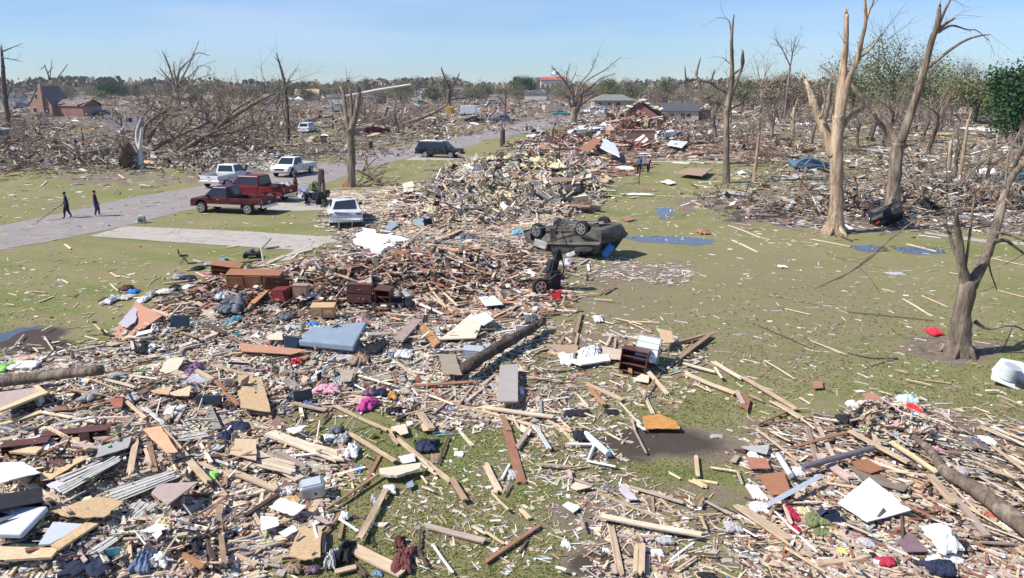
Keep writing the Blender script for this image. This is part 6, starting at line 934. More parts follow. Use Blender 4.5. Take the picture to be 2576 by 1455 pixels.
# ================================================================ people
SKIN = surf('brown_skin', (.19,.10,.065), .6, 0, .1, 8, obj_var=0, bmp=0); HAIR = surf('black_hair', (.012,.010,.010), .7, 0, .3, 20, obj_var=0)
def person(P, yaw, joints, shirt, pants, label, shoes=BLK, hair='short', long_sleeve=False, skin=SKIN, group=None, extra=None):
    J = {k: Vector(v) for k, v in joints.items()}; root = empty('person', P, (0, 0, yaw), label, 'person', group); me = bpy.data.meshes.new('body'); vs, es, rd = [], [], []
    def chain(pts, rads, start=None):
        prev = start
        for p_, r_ in zip(pts, rads):
            vs.append(tuple(p_)); r_ = r_ if isinstance(r_, tuple) else (r_, r_); kk = 1.0 if p_.z > J['neck'].z-.02 or r_[0] < .05 else 1.5; rd.append((r_[0]*kk, r_[1]*kk)); i = len(vs)-1
            if prev is not None: es.append((prev, i))
            prev = i
        return prev
    pel = chain([J['pelvis']], [(.155, .115)]); ch = chain([J['waist'], J['chest']], [(.14, .10), (.17, .115)], pel); nk = chain([J['neck'], J['head']-Vector((0, 0, .09))], [.055, .06], ch); chain([J['head'], J['head']+Vector((0, 0, .085))], [(.085, .1), .075], nk)
    for s in ('l', 'r'):
        k = chain([J['hip'+s], J['knee'+s], J['ankle'+s]], [.1, .065, .045], pel); chain([J['toe'+s]], [.04], k)
        w_ = chain([J['sh'+s], J['elbow'+s], J['wrist'+s]], [.062, .044, .03], ch); d = (J['wrist'+s]-J['elbow'+s]).normalized(); chain([J['wrist'+s]+d*.07], [.036], w_)
    me.from_pydata(vs, es, []); o = bpy.data.objects.new('body', me); COL.objects.link(o); m = o.modifiers.new('s', 'SKIN'); m.use_smooth_shade = True; sv = me.skin_vertices[0].data
    for i, r_ in enumerate(rd): sv[i].radius = r_
    sv[0].use_root = True; o.modifiers.new('ss', 'SUBSURF').levels = 1; dg = bpy.context.evaluated_depsgraph_get(); bm_ = bpy.data.meshes.new_from_object(o.evaluated_get(dg)); bpy.data.objects.remove(o)
    b = MB()                                                     # fingers, thumb, nose and ears join the body's own mesh
    for s in ('l', 'r'):
        d = (J['wrist'+s]-J['elbow'+s]).normalized(); h = J['wrist'+s]+d*.085; sd_ = Vector((d.z, 0, -d.x)).normalized() if abs(d.z) > .1 else Vector((0, 0, 1)); sd_ = Vector((1, 0, 0)) if sd_.length < .5 else sd_; n_ = d.cross(sd_)
        for i, l_ in enumerate((.068, .08, .075, .06)): q = h+sd_*(.018*(i-1.5)); b.tube([q, q+d*l_*.5+n_*.006, q+d*l_+n_*.02], [.0095, .009, .007], 6)
        q = h-d*.045+sd_*.028; b.tube([q, q+sd_*.02+d*.03, q+sd_*.022+d*.058+n_*.01], [.011, .01, .008], 6)
    hd = J['head']; b.tube([hd+Vector((.085, 0, -.0)), hd+Vector((.108, 0, -.03))], [.01, .017], 6)
    for s in (-1, 1): b.tube([hd+Vector((0, s*.078, -.03)), hd+Vector((0, s*.088, .02))], [.014, .016], 6)
    V0 = np.array([v.co[:] for v in bm_.vertices]); F0 = [list(f.vertices) for f in bm_.polygons]; fm = MB(); fm.add(V0, F0)
    for V in b.v: pass
    fm.add(np.concatenate(b.v), b.f); mats = [shirt, pants, skin, shoes]; body = fm.build('body', mats, root, smooth=True)
    wz = J['pelvis'].z+.02; nkz = J['neck']
    def near(p, a, b_): ab = b_-a; t = max(0, min(1, (p-a).dot(ab)/ab.length_squared)); return (p-(a+ab*t)).length
    for f in body.data.polygons:
        c = f.center; mi = 0; dl = min(near(c, J['hip'+s], J['knee'+s]) for s in 'lr'); ds = min(near(c, J['knee'+s], J['ankle'+s]) for s in 'lr'); da = min(near(c, J['elbow'+s], J['wrist'+s]+(J['wrist'+s]-J['elbow'+s])*.7) for s in 'lr'); dt = near(c, J['pelvis'], J['chest']); dh = near(c, J['neck'], J['head']+Vector((0, 0, .08)))
        m_ = min(dl, ds, da, dt, dh); du = min(near(c, J['sh'+s], J['elbow'+s]) for s in 'lr')
        if m_ == dh and du > .07 and dt > .1: mi = 2
        elif m_ in (dl, ds) and du > .05: mi = 1
        elif m_ == da: mi = 0 if (long_sleeve and min((c-(J['wrist'+s])).dot(J['wrist'+s]-J['elbow'+s]) for s in 'lr') < 0) else 2
        if min((c-J['toe'+s]).length for s in 'lr') < .12 or min((c-J['ankle'+s]).length for s in 'lr') < .05: mi = 3
        if c.z < wz and dt < .17 and mi == 0 and J['chest'].z > J['pelvis'].z+.3: mi = 1
        f.material_index = mi
    hb = MB(); n = 10; V = []; Fs = []
    for i in range(7):
        a = i/6*pi*.62
        for j in range(n): t = j*2*pi/n; V.append((hd.x-.018+.098*sin(a)*cos(t), hd.y+.092*sin(a)*sin(t), hd.z+.03+.105*cos(a)-.01))
    for i in range(6):
        for j in range(n): Fs.append([i*n+j, i*n+(j+1) % n, (i+1)*n+(j+1) % n, (i+1)*n+j])
    hb.add(V, Fs); hb.build('hair', HAIR, root, smooth=True)
    eb = MB()
    for s in (-1, 1): eb.box(hd+Vector((.086, s*.03, .005)), (.012, .022, .009))
    eb.build('eyes', BLACKP, root); mb_ = MB(); mb_.box(hd+Vector((.085, 0, -.055)), (.012, .04, .008)); mb_.build('mouth', MAROON, root)
    if extra: extra(root, J)
    mark(label, P); return root
def stand(h=1.74, stride=.22, swing=.18, lean=0.0):
    k = h/1.74; j = dict(pelvis=(0, 0, .96), waist=(lean*.3, 0, 1.12), chest=(lean*.6, 0, 1.34), neck=(lean, 0, 1.50), head=(lean+.02, 0, 1.63),
      hipl=(0, .09, .92), hipr=(0, -.09, .92), kneel=(stride*.6+.05, .09, .50), kneer=(-stride*.3+.04, -.09, .50), anklel=(stride, .09, .08), ankler=(-stride, -.09, .11), toel=(stride+.16, .10, .04), toer=(-stride+.14, -.10, .04),
      shl=(lean*.9, .19, 1.43), shr=(lean*.9, -.19, 1.43), elbowl=(lean*.9-swing*.6, .25, 1.16), elbowr=(lean*.9+swing*.5, -.25, 1.16), wristl=(lean-swing+.08, .27, .92), wristr=(lean+swing+.1, -.26, .94))
    return {a: tuple(c*k for c in v) for a, v in j.items()}
JEAN = surf('dark_denim', (.045,.06,.11), .9, 0, .2, 8, obj_var=0); BLKT = surf('black_trousers', (.018,.018,.022), .9, 0, .2, 8, obj_var=0); DTOP = surf('dark_navy_top', (.025,.03,.06), .9, 0, .25, 8, obj_var=0); BTOP = surf('blue_shirt_fabric', (.02,.24,.50), .85, 0, .15, 8, obj_var=0); PTOP = surf('pale_blue_plaid', (.25,.30,.52), .9, 0, .4, 14, obj_var=0); GTOP = surf('grey_shirt_fabric', (.25,.24,.26), .9, 0, .2, 8, obj_var=0); OTOP = surf('olive_camouflage', (.2,.19,.13), .9, 0, .5, 14, obj_var=0)
def bag(root, J): b = MB(); p = J['wristr']; b.prism([(-.06,-.14),(.06,-.14),(.07,.1),(-.07,.1)], .24, M=Matrix.Translation(p+Vector((0,-.02,-.12)))); b.build('held_cup', WHT, root)
def bag2(root, J): pass
person(at(172,549), radians(205), stand(1.74,.2,.1,.04), DTOP, BLKT, 'person in a dark navy top and black trousers walking alone along the road edge', long_sleeve=True)
person(at(245,545), radians(20), stand(1.76,.12,.1,-.02), DTOP, JEAN, 'person in a black top and blue jeans walking up the road', long_sleeve=True, shoes=WHT)
person(at(1607,440), radians(100), stand(1.78,.1,.1), BTOP, BLKT, 'person in a bright blue shirt standing before the brick wreckage')
person(at(1630,436), radians(60), stand(1.7,.08,.1), GTOP, BLKT, 'person in a grey shirt standing behind the one in blue')
bend = dict(pelvis=(-.1, 0, .92), waist=(.05, 0, 1.03), chest=(.26, 0, 1.12), neck=(.42, 0, 1.12), head=(.54, 0, 1.08), hipl=(-.08, .09, .88), hipr=(-.08, -.09, .88), kneel=(0, .1, .48), kneer=(.02, -.1, .48), anklel=(-.06, .12, .08), ankler=(-.02, -.12, .08), toel=(.1, .13, .04), toer=(.14, -.13, .04),
 shl=(.3, .19, 1.14), shr=(.3, -.19, 1.14), elbowl=(.42, .22, .88), elbowr=(.42, -.22, .88), wristl=(.6, .16, .72), wristr=(.6, -.16, .72))
person(at(772,517), radians(150), bend, PTOP, BLKT, 'person in a pale blue plaid shirt bending over bags beside the trailer', long_sleeve=True)
person(at(815,516), radians(180), stand(1.8,.05,.1), OTOP, GREEN, 'person in olive camouflage standing at the charred stump', long_sleeve=True)
person(at(745,490), radians(0), stand(1.75,.05,.12), surf('maroon_shirt',(.14,.03,.035),.9,0,.2,8,obj_var=0), BLKT, 'person in a maroon top standing behind the bed of the bright red pickup')
# ================================================================ trees
def spl(pts, k=4): return np.array(densify([np.array(p_, float) for p_ in pts], k))
def twigs(b, p, d, L, r, lvl, rng, n=5, spread=.7, up=.15, brk=0.0):
    if lvl < 0 or r < .004: return
    k = 4; pts = [np.array(p)]; dd = np.array(d)/np.linalg.norm(d)
    for i in range(k): dd = dd+rng.normal(0, .17, 3)+np.array([0, 0, up*.3]); dd /= np.linalg.norm(dd); pts.append(pts[-1]+dd*L/k)
    broken = rng.random() < brk; re = r*(.7 if broken else .35); b.tube(pts, np.linspace(r, re, k+1), 5 if r > .03 else 4, (1, 1, 1), cap=r > .05)
    if broken: return
    for i in range(n):
        t = rng.uniform(.3, 1); j = min(k-1, int(t*k)); q = pts[j]+(pts[j+1]-pts[j])*(t*k-j); v = rng.normal(0, 1, 3); v -= v.dot(dd)*dd; v /= np.linalg.norm(v)+1e-9
        twigs(b, q, dd*(1-spread*.5)+v*spread+np.array([0, 0, up]), L*rng.uniform(.45, .75), r*(1-.55*t)*rng.uniform(.4, .65), lvl-1, rng, n, spread, up, brk)
def tree_traced(rg, name, label, trunk, limbs, mat=None, tw=3, depth=None, seed=1, words=None, tiplen=1.6, root_flare=False, group=None, twr=.02):
    rng = np.random.default_rng(seed); s = RG[rg][2]; bx, by = z2t(rg, trunk[0][0], trunk[0][1]); base = np.array(at(bx, by)); Y = base[1]; mat = mat or BARK; root = empty('tree', base, label=label, cat='tree', group=group)
    def pts_of(rows, dy0, dy1):
        P = []; n = len(rows)
        for i, (x, y, w_) in enumerate(rows): t = i/max(1, n-1); P.append(np.array(atY(*z2t(rg, x, y), Y+dy0+(dy1-dy0)*t)))
        return P
    sc = lambda w_, p: w_*s/ppm(p)/2
    P = pts_of(trunk, 0, 0); P[0][2] = -.25; rad = [sc(t[2], p) for t, p in zip(trunk, P)]; PP = spl(P, 5); rr_ = np.interp(np.linspace(0, 1, len(PP)), np.linspace(0, 1, len(rad)), rad)*rng.normal(1, .05, len(PP)); b = MB(); b.tube(PP-base, rr_, 14, (1, 1, 1), wob=.06)
    if root_flare:
        for i in range(5):
            a = i*pi/2.5+rng.uniform(-.3, .3); q = base.copy(); e = q+np.array([cos(a), sin(a), 0])*rad[1]*rng.uniform(1.5, 2.4); e[2] = -.03; m_ = q+np.array([cos(a), sin(a), 0])*rad[1]*.9; m_[2] = rad[1]*.7; b.tube(spl([q+np.array([0, 0, rad[1]*1.3]), m_, e], 4)-base, np.linspace(rad[1]*.55, rad[1]*.12, 9), 8, (1, 1, 1))
    b.build('trunk', mat, root, smooth=True)
    tb = MB()
    for li, rows in enumerate(limbs):
        # each limb leans towards or away from the camera, so the crown has depth
        dy = rng.uniform(-1, 1)*.14*(abs(z2t(rg, *rows[0][:2])[1]-z2t(rg, *rows[-1][:2])[1])+abs(z2t(rg, *rows[0][:2])[0]-z2t(rg, *rows[-1][:2])[0]))/ppm(base)*2.2
        L = pts_of(rows, 0, dy); rad = [max(.006, sc(t[2], p)) for t, p in zip(rows, L)]; PP = spl(L, 5); rr_ = np.interp(np.linspace(0, 1, len(PP)), np.linspace(0, 1, len(rad)), rad)*rng.normal(1, .05, len(PP)); b = MB(); b.tube(PP-base, rr_, 10 if rad[0] > .05 else 6, (1, 1, 1), wob=.04); 
        if rad[-1] > .04:      # a splintered break
            dd = PP[-1]-PP[-2]; dd /= np.linalg.norm(dd)
            for q in range(4): b.tube([PP[-1]-base+rng.normal(0, rad[-1]*.4, 3), PP[-1]-base+dd*rad[-1]*rng.uniform(1.5, 5)+rng.normal(0, rad[-1]*.6, 3)], [rad[-1]*.45, rad[-1]*.06], 5, (1.15, 1.1, 1.0))
        b.build('branch', mat, root, smooth=True)
        for q in range(tw):
            i = rng.integers(len(PP)//3, len(PP)-1); dd = PP[i+1]-PP[i]; dd /= np.linalg.norm(dd)+1e-9; v = rng.normal(0, 1, 3); twigs(tb, PP[i]-base, dd+v*.8, tiplen*rng.uniform(.4, 1.2), min(twr, rr_[i]*.5), 1, rng, 3, .7, .1, .25)
    if tb.n: tb.build('twigs', TWIG, root)
    mark(words or label, base); return root
tree_traced('U','tree','thick snapped trunk with four bare stubs beside the road',[(1768,940,60),(1766,900,46),(1768,800,40),(1765,700,38),(1757,650,44)],[[(1757,670,30),(1740,580,22),(1730,480,17),(1712,438,9)],[(1765,670,22),(1770,560,15),(1762,450,10)],[(1762,670,36),(1790,580,27),(1808,465,20)],[(1750,690,16),(1725,640,14),(1700,660,9),(1685,690,5)],[(1745,470,8),(1740,420,4),(1760,385,3)],[(1790,640,6),(1830,610,4),(1880,560,3)]],tw=2,words='the thick snapped trunk by the road',mat=BARK,seed=3)
tree_traced('U','tree','tall thin bare trunk standing alone beyond the road',[(1450,735,20),(1450,640,18),(1446,560,17),(1432,430,15),(1415,350,13)],[[(1415,350,12),(1400,300,8),(1392,270,4)],[(1412,350,8),(1405,320,5),(1383,288,3)],[(1450,650,10),(1432,590,8),(1425,545,4)],[(1445,640,10),(1410,650,7),(1398,620,4)],[(1436,470,5),(1450,440,3)]],mat=DARKB,tw=2,words='the tall thin bare trunk',seed=4)
tree_traced('U','tree','large bare tree with many stripped stems against the sky',[(895,560,34),(893,520,30),(890,470,30)],[[(885,480,14),(870,400,12),(845,320,8),(820,265,5)],[(885,460,12),(850,400,8),(805,345,5)],[(892,480,16),(895,380,12),(925,330,8),(965,290,5),(1000,210,3)],[(895,430,10),(940,350,8),(985,270,5),(1050,280,3)],[(900,410,8),(960,380,6),(1010,330,4),(1060,345,2)],[(895,480,12),(880,380,8),(872,320,5)],[(905,460,6),(1000,430,4),(1060,350,2)],[(885,500,8),(850,470,5),(800,400,3)],[(900,440,8),(985,400,5),(1080,370,2)],[(890,400,6),(905,330,4),(915,290,2)]],tw=5,words='the large bare tree',seed=5,tiplen=3,twr=.05,mat=BARK)
tree_traced('U','tree','broken trunk at the edge of view with one arm raised',[(44,645,26),(35,560,22),(20,440,24),(15,340,18)],[[(15,340,18),(8,260,12),(6,240,8)],[(8,262,8),(50,245,5),(110,220,2)],[(10,290,6),(60,300,4),(110,310,2)],[(20,440,16),(0,410,20),(-30,380,14)],[(32,520,8),(45,470,5),(60,440,3)]],mat=DARKB,tw=3,seed=6,tiplen=2,twr=.03)
tree_traced('U','tree','forked bare tree behind the brick gabled house',[(265,470,14),(264,440,12),(258,420,10)],[[(258,425,9),(240,370,7),(225,330,5)],[(250,400,6),(262,300,2)],[(262,430,8),(300,380,6),(340,325,3)],[(225,335,4),(205,350,2)],[(240,370,5),(265,340,2)]],mat=DARKB,tw=5,seed=7,tiplen=5,twr=.08)
tree_traced('U','tree','short forked bare trunk at the end of the far street',[(2258,535,24),(2258,500,22),(2262,450,24)],[[(2262,455,14),(2235,385,8),(2222,350,6)],[(2262,450,12),(2295,405,8),(2310,370,4)],[(2262,450,8),(2265,400,5)],[(2240,500,8),(2340,495,5),(2400,470,3)]],mat=DARKB,tw=4,seed=8,tiplen=3,twr=.05)
tree_traced('V','tree','wide spreading bare tree behind the crushed white pickup',[(308,622,36),(312,580,34),(318,540,42)],[[(318,545,16),(290,450,12),(240,380,8),(200,340,4)],[(320,535,14),(345,480,10),(400,440,8),(440,400,6),(520,370,3)],[(320,525,12),(330,440,8),(395,360,5),(435,265,3)],[(322,505,10),(360,420,7),(470,350,5),(550,285,2)],[(318,560,16),(380,500,10),(430,470,6)],[(312,545,14),(270,510,9),(215,490,5),(160,480,2)],[(300,490,8),(275,400,5),(290,330,3)],[(318,490,8),(300,420,5),(320,370,3)],[(330,560,18),(350,500,12),(355,440,6)],[(300,560,14),(285,500,10),(255,460,5)]],tw=6,seed=9,tiplen=3,twr=.05,words='the wide spreading bare tree',mat=BARK)
tree_traced('V','tree','bare trunk with stubby side arms and a peeled top',[(1078,922,46),(1078,890,38),(1078,800,32),(1080,640,28),(1078,550,32)],[[(1078,560,24),(1020,510,20),(960,480,14),(935,400,14),(928,370,14),(948,295,5)],[(935,398,12),(880,402,10),(870,340,5)],[(1080,540,26),(1082,470,22),(1030,440,16),(1000,415,14),(940,405,12)],[(1000,412,12),(1018,358,8)],[(1085,560,30),(1105,440,24),(1108,330,20),(1105,220,16),(1115,80,6)],[(1105,220,10),(1098,130,7),(1080,95,4),(1025,90,2)],[(1085,480,16),(1090,400,14),(1120,370,12),(1155,345,9)],[(1110,480,16),(1135,400,12),(1158,335,16),(1160,300,22),(1162,250,4)],[(1108,330,6),(1060,290,3)],[(1090,550,12),(1130,535,8),(1165,520,5)],[(1088,600,8),(1098,570,5)]],tw=2,seed=10,words='the stubby armed trunk',mat=BARK)
tree_traced('V','tree','slim pale leaning trunk beside the stubby armed one',[(1215,920,24),(1222,860,18),(1232,780,16),(1250,620,11)],[[(1250,630,11),(1254,500,9),(1256,400,7)],[(1255,450,6),(1230,330,3)],[(1255,430,6),(1300,320,3)],[(1252,520,5),(1210,400,2)],[(1253,480,5),(1290,430,3)]],tw=4,seed=11,tiplen=2.5,twr=.03,words='the slim pale trunk',mat=BARE)
tree_traced('V','tree','thin double topped bare tree in front of the far woods',[(1372,600,14),(1378,520,11),(1390,420,10),(1400,330,9)],[[(1400,335,7),(1360,250,5),(1320,195,2)],[(1400,335,7),(1415,250,5),(1430,185,2)],[(1418,265,4),(1445,205,2)],[(1380,300,4),(1350,210,2)],[(1410,300,4),(1405,210,2)]],tw=7,seed=12,tiplen=4,twr=.07,mat=TWIG)
tree_traced('V','tree','tall stripped tree with two peeled stems rising out of view',[(1622,1175,150),(1625,1140,88),(1630,1070,70),(1635,980,66),(1632,850,62),(1634,700,60),(1640,580,56)],[[(1640,600,50),(1660,420,44),(1668,330,36),(1680,200,26),(1682,72,24)],[(1650,620,40),(1690,420,30),(1740,290,28),(1755,220,22),(1780,100,17),(1768,-60,12)],[(1780,105,14),(1800,50,11),(1840,-50,6)],[(1740,290,20),(1800,250,12),(1865,165,5)],[(1655,650,34),(1700,590,24),(1760,550,16),(1800,515,10)],[(1612,790,44),(1590,700,50),(1550,600,46),(1515,510,36),(1495,450,26),(1475,400,16)],[(1655,420,20),(1605,370,13),(1545,330,6)],[(1660,700,14),(1690,690,8)],[(1550,600,16),(1575,510,10),(1560,440,6)]],tw=2,seed=13,root_flare=True,words='the tall stripped tree',mat=BARE,tiplen=2)
tree_traced('V','tree','massive forked trunk with splintered upper arms behind the tall stripped tree',[(1908,1105,110),(1910,1060,82),(1920,950,64),(1930,830,60),(1945,720,66)],[[(1940,735,50),(1890,640,38),(1820,560,28),(1740,470,24),(1690,400,17)],[(1955,720,46),(2010,560,40),(2060,400,36),(2110,210,32),(2140,130,30),(2150,35,18)],[(2140,140,20),(2180,50,13),(2220,-30,8)],[(2140,155,20),(2180,120,16),(2222,98,8)],[(2145,165,16),(2210,130,10),(2290,150,7),(2340,155,5),(2402,208,3)],[(2080,350,20),(2200,255,15),(2290,200,12),(2370,178,8),(2410,176,3)],[(1965,745,22),(2000,730,14),(2062,712,7)],[(1820,565,18),(1850,630,14),(1885,670,10)],[(2180,120,6),(2225,90,3)]],tw=2,seed=14,root_flare=True,words='the massive forked trunk',mat=BARK,tiplen=2)
tree_traced('V','tree','near forked tree with bare arms reaching out of the frame',[(2250,1785,180),(2250,1730,116),(2262,1600,86),(2285,1480,80),(2300,1410,84)],[[(2288,1440,60),(2262,1330,44),(2250,1200,36),(2236,1120,24),(2240,1060,14)],[(2310,1440,64),(2370,1320,52),(2420,1200,44),(2460,1050,44),(2500,920,36),(2576,820,30),(2680,720,20)],[(2258,1330,20),(2215,1230,18),(2185,1120,11)],[(2190,1130,11),(2100,1088,10),(2000,1130,8),(1850,1250,6),(1740,1340,5),(1620,1420,4),(1520,1455,3)],[(2275,1390,16),(2290,1280,14),(2318,1060,11),(2335,950,6)],[(2480,950,12),(2500,780,8),(2560,650,5)],[(2420,1220,26),(2480,1210,22),(2540,1250,13),(2620,1310,8)],[(2440,1170,14),(2520,1190,10),(2620,1230,8)],[(2330,1620,22),(2400,1655,14),(2520,1640,9),(2650,1700,6)],[(2300,1560,10),(2290,1500,8),(2285,1400,6)],[(1740,1340,4),(1800,1400,3),(1850,1470,2)],[(2420,1220,12),(2400,1330,9),(2440,1460,6)],[(2480,1000,12),(2560,1080,8),(2620,1200,6)],[(2520,1640,6),(2470,1760,5),(2380,1900,3)]],tw=3,seed=15,root_flare=True,words='the near forked tree',mat=BARK,tiplen=1.2,twr=.014)
for i, (a, lb, mt) in enumerate([([(2190,935,26),(2200,820,22),(2208,710,16)],'pale stump standing behind the fallen limb',BARE),([(2240,945,22),(2270,780,18),(2295,600,12)],'slim leaning bare trunk behind the fallen limb',BARE),([(2345,935,14),(2345,860,12),(2348,800,8)],'thin broken post like trunk behind the fallen limb',BARK),([(205,745,12),(205,700,12),(205,650,8)],'short dark stump among the far wreckage',DARKB),
   ([(1410,690,26),(1415,610,22),(1420,540,12)],'pale splintered stump among the far trunks',BARE),([(1560,620,34),(1590,520,30),(1600,420,12)],'twisted olive trunk tangled behind the tall stripped tree',BARK),([(1100,620,12),(1100,400,10),(1098,300,5)],'straight pale stem directly behind the stubby armed trunk',BARE),([(400,760,8),(400,700,7),(402,640,4)],'thin stem beside the long white shed roof',DARKB)]):
    tree_traced('V','tree',lb,a,[[(a[-1][0],a[-1][1]+10,a[-1][2]*.6),(a[-1][0]+20,a[-1][1]-50,3)],[(a[1][0],a[1][1],a[1][2]*.5),(a[1][0]-30,a[1][1]-40,3)]],mat=mt,tw=4,seed=30+i,tiplen=2,twr=.03)
for i, (a, lb) in enumerate([([(2530,745,30),(2528,700,26),(2530,650,22)],'dark snapped stump beside the road'),([(2540,640,8),(2542,560,6),(2545,440,4)],'thin upright stem behind the dark snapped stump'),([(420,745,10),(418,710,9),(415,670,6)],'short broken post on the far lawn')]):
    tree_traced('U','tree',lb,a,[[(a[-1][0],a[-1][1]+10,a[-1][2]*.7),(a[-1][0]-6,a[-1][1]-20,4)]],mat=DARKB,tw=3,seed=50+i,tiplen=1.5,twr=.03)
# ---- the uprooted tree beyond the road
def fallen(rg, label, trunk, limbs, mat, seed, words, group=None, h0=.5, rand=40, region=None):
    rng = np.random.default_rng(seed); s = RG[rg][2]; T0 = z2t(rg, *trunk[0][:2]); base = np.array(at(*T0)); Y = base[1]; root = empty('fallen_tree', base, label=label, cat='fallen tree', group=group)
    def mk(rows, dy, nm, n=10):
        L = [np.array(atY(*z2t(rg, x, y), Y+dy*i/len(rows))) for i, (x, y, w_) in enumerate(rows)]; L = [np.array([p[0], p[1], max(p[2], .1)]) for p in L]; rad = [max(.01, w_*s/ppm(p)/2) for (x, y, w_), p in zip(rows, L)]; PP = spl(L, 4); b = MB(); b.tube(PP-base, np.interp(np.linspace(0, 1, len(PP)), np.linspace(0, 1, len(rad)), rad)*rng.normal(1, .04, len(PP)), n, (1, 1, 1), wob=.05); b.build(nm, mat, root, smooth=True); return PP
    mk(trunk, 3, 'trunk', 14); tb = MB()
    for rows in limbs:
        PP = mk(rows, rng.uniform(-3, 5), 'branch')
        for q in range(6): i = rng.integers(len(PP)//4, len(PP)-1); twigs(tb, PP[i]-base, (PP[i+1]-PP[i])+rng.normal(0, 1, 3)*.5, rng.uniform(1.5, 4), .05, 1, rng, 4, .7, .15, .2)
    if region:
        for q in range(rand):
            x = rng.uniform(region[0], region[2]); y = rng.uniform(region[1], region[3]); p = np.array(atY(*z2t(rg, x, y), Y+rng.uniform(0, 10))); twigs(tb, p-base, np.array([rng.uniform(.2, 1)*rng.choice([1, 1, -1]), rng.normal(0, .6), rng.uniform(-.2, .9)]), rng.uniform(2.5, 6), rng.uniform(.04, .11), 2, rng, 3, .6, .05, .25)
    tb.build('twigs', BARK, root); mark(words, base); return root
up = fallen('U', 'huge uprooted tree lying with its branches spread beyond the road', [(660,800,100),(740,815,80),(820,800,56),(900,770,42),(1000,700,32),(1150,600,26),(1280,520,18),(1385,468,8)], [[(740,830,44),(860,800,34),(960,765,26),(1080,740,16)],[(1000,700,22),(1090,620,14),(1112,560,6)],[(880,790,26),(1000,700,20),(1130,640,14),(1230,590,6)],[(760,760,24),(860,700,18),(1000,640,12),(1080,600,6)],[(740,720,22),(800,620,14),(880,560,8),(960,540,4)],[(900,760,16),(860,680,12),(790,640,6)],[(1100,640,16),(1200,540,12),(1330,470,6)],[(720,700,20),(740,620,14),(860,540,8)],[(1000,700,14),(1180,660,10),(1320,620,5)],[(860,720,12),(1000,560,8),(1130,500,4)]], BARK, 21, 'the huge uprooted tree', rand=110, region=(720,480,1400,760))
b = MB(); rg_ = np.random.default_rng(5)
for i in range(26): a = rg_.uniform(0, 2*pi); e = np.array([rg_.uniform(-.6, .3), cos(a)*1.7, 1.5+sin(a)*1.6]); b.tube(spl([(.1, 0, 1.3), e*.6+rg_.normal(0, .1, 3), e*rg_.uniform(.9, 1.2)], 4), np.linspace(.2, .03, 9), 7, (.8, .75, .7))
b.tube([(-.35, 0, 1.4), (-.1, 0, 1.4), (.25, 0, 1.35), (.7, 0, 1.3)], [1.3, 1.55, 1.1, .6], 18, (.65, .6, .55), wob=.12); o = b.build('root_ball', BARK, up, smooth=True); o.location = Vector(at(318,426))-up.location+Vector((0, .5, -.1))
sh = tree_traced('U','tree','split white stump jutting up beside the root ball',[(704,845,40),(704,800,30),(703,765,26)],[[(704,770,24),(708,710,18),(712,650,8)],[(700,750,16),(686,700,14),(690,650,10),(706,600,6)]],mat=bark_mat('bleached_wood',(.42,.40,.38),(.72,.69,.64),2),tw=1,seed=60,words='the split white stump')
fallen('U','tangled fallen tree at the edge of view beyond the road',[(0,800,30),(60,780,26),(140,790,18),(220,830,8)],[[(10,780,14),(60,720,10),(150,740,5)],[(60,800,14),(140,760,9),(230,800,4)],[(30,820,12),(120,840,8),(200,820,4)],[(0,740,12),(60,760,8),(100,820,5)]],BARK,22,'the tangled tree at the far edge',rand=22,region=(0,700,260,840))
fallen('V','heavy fallen limb lying across the wreckage behind the near tree',[(1990,1050,60),(2060,1040,50),(2140,1000,36),(2200,955,30),(2440,962,34),(2600,950,20)],[[(2060,1040,30),(2160,1080,20),(2300,1090,10)],[(2200,960,20),(2330,1040,12),(2500,1060,8)],[(2000,1040,30),(1960,980,18),(1900,940,8)],[(2300,1060,16),(2450,1090,14),(2600,1100,14)],[(2140,1000,14),(2230,1030,8),(2290,1110,4)]],DARKB,23,'the heavy fallen limb',rand=40,region=(1950,920,2576,1130))
fallen('V','fallen grey tree beside the pale stump in the far litter',[(1090,770,30),(1160,740,24),(1240,730,12)],[[(1100,790,14),(1180,780,9),(1230,800,4)],[(1160,740,12),(1190,700,6)]],DARKB,24,'the fallen grey tree',rand=12,region=(1060,700,1260,800))
fallen('U','long fallen tree across the wreckage beside the far road end',[(2110,640,14),(2000,640,20),(1880,660,24),(1780,720,20)],[[(2200,560,16),(2100,600,18),(2000,640,16)],[(2250,530,8),(2150,580,10),(2060,610,10)],[(1780,640,8),(1900,610,10),(2010,560,8)],[(1950,540,14),(1930,600,16),(1925,660,12)]],BARK,25,'the long fallen tree by the road end',rand=40,region=(1780,520,2260,680))
log([(905,466),(930,455),(955,438)], [.07,.05,.02], 'thin limb lying at the foot of the thick snapped trunk', 'fallen_branch', 'branch'); log([(890,462),(940,468),(975,462)], [.08,.05,.02], 'low branch trailing from the foot of the thick snapped trunk', 'fallen_branch', 'branch')
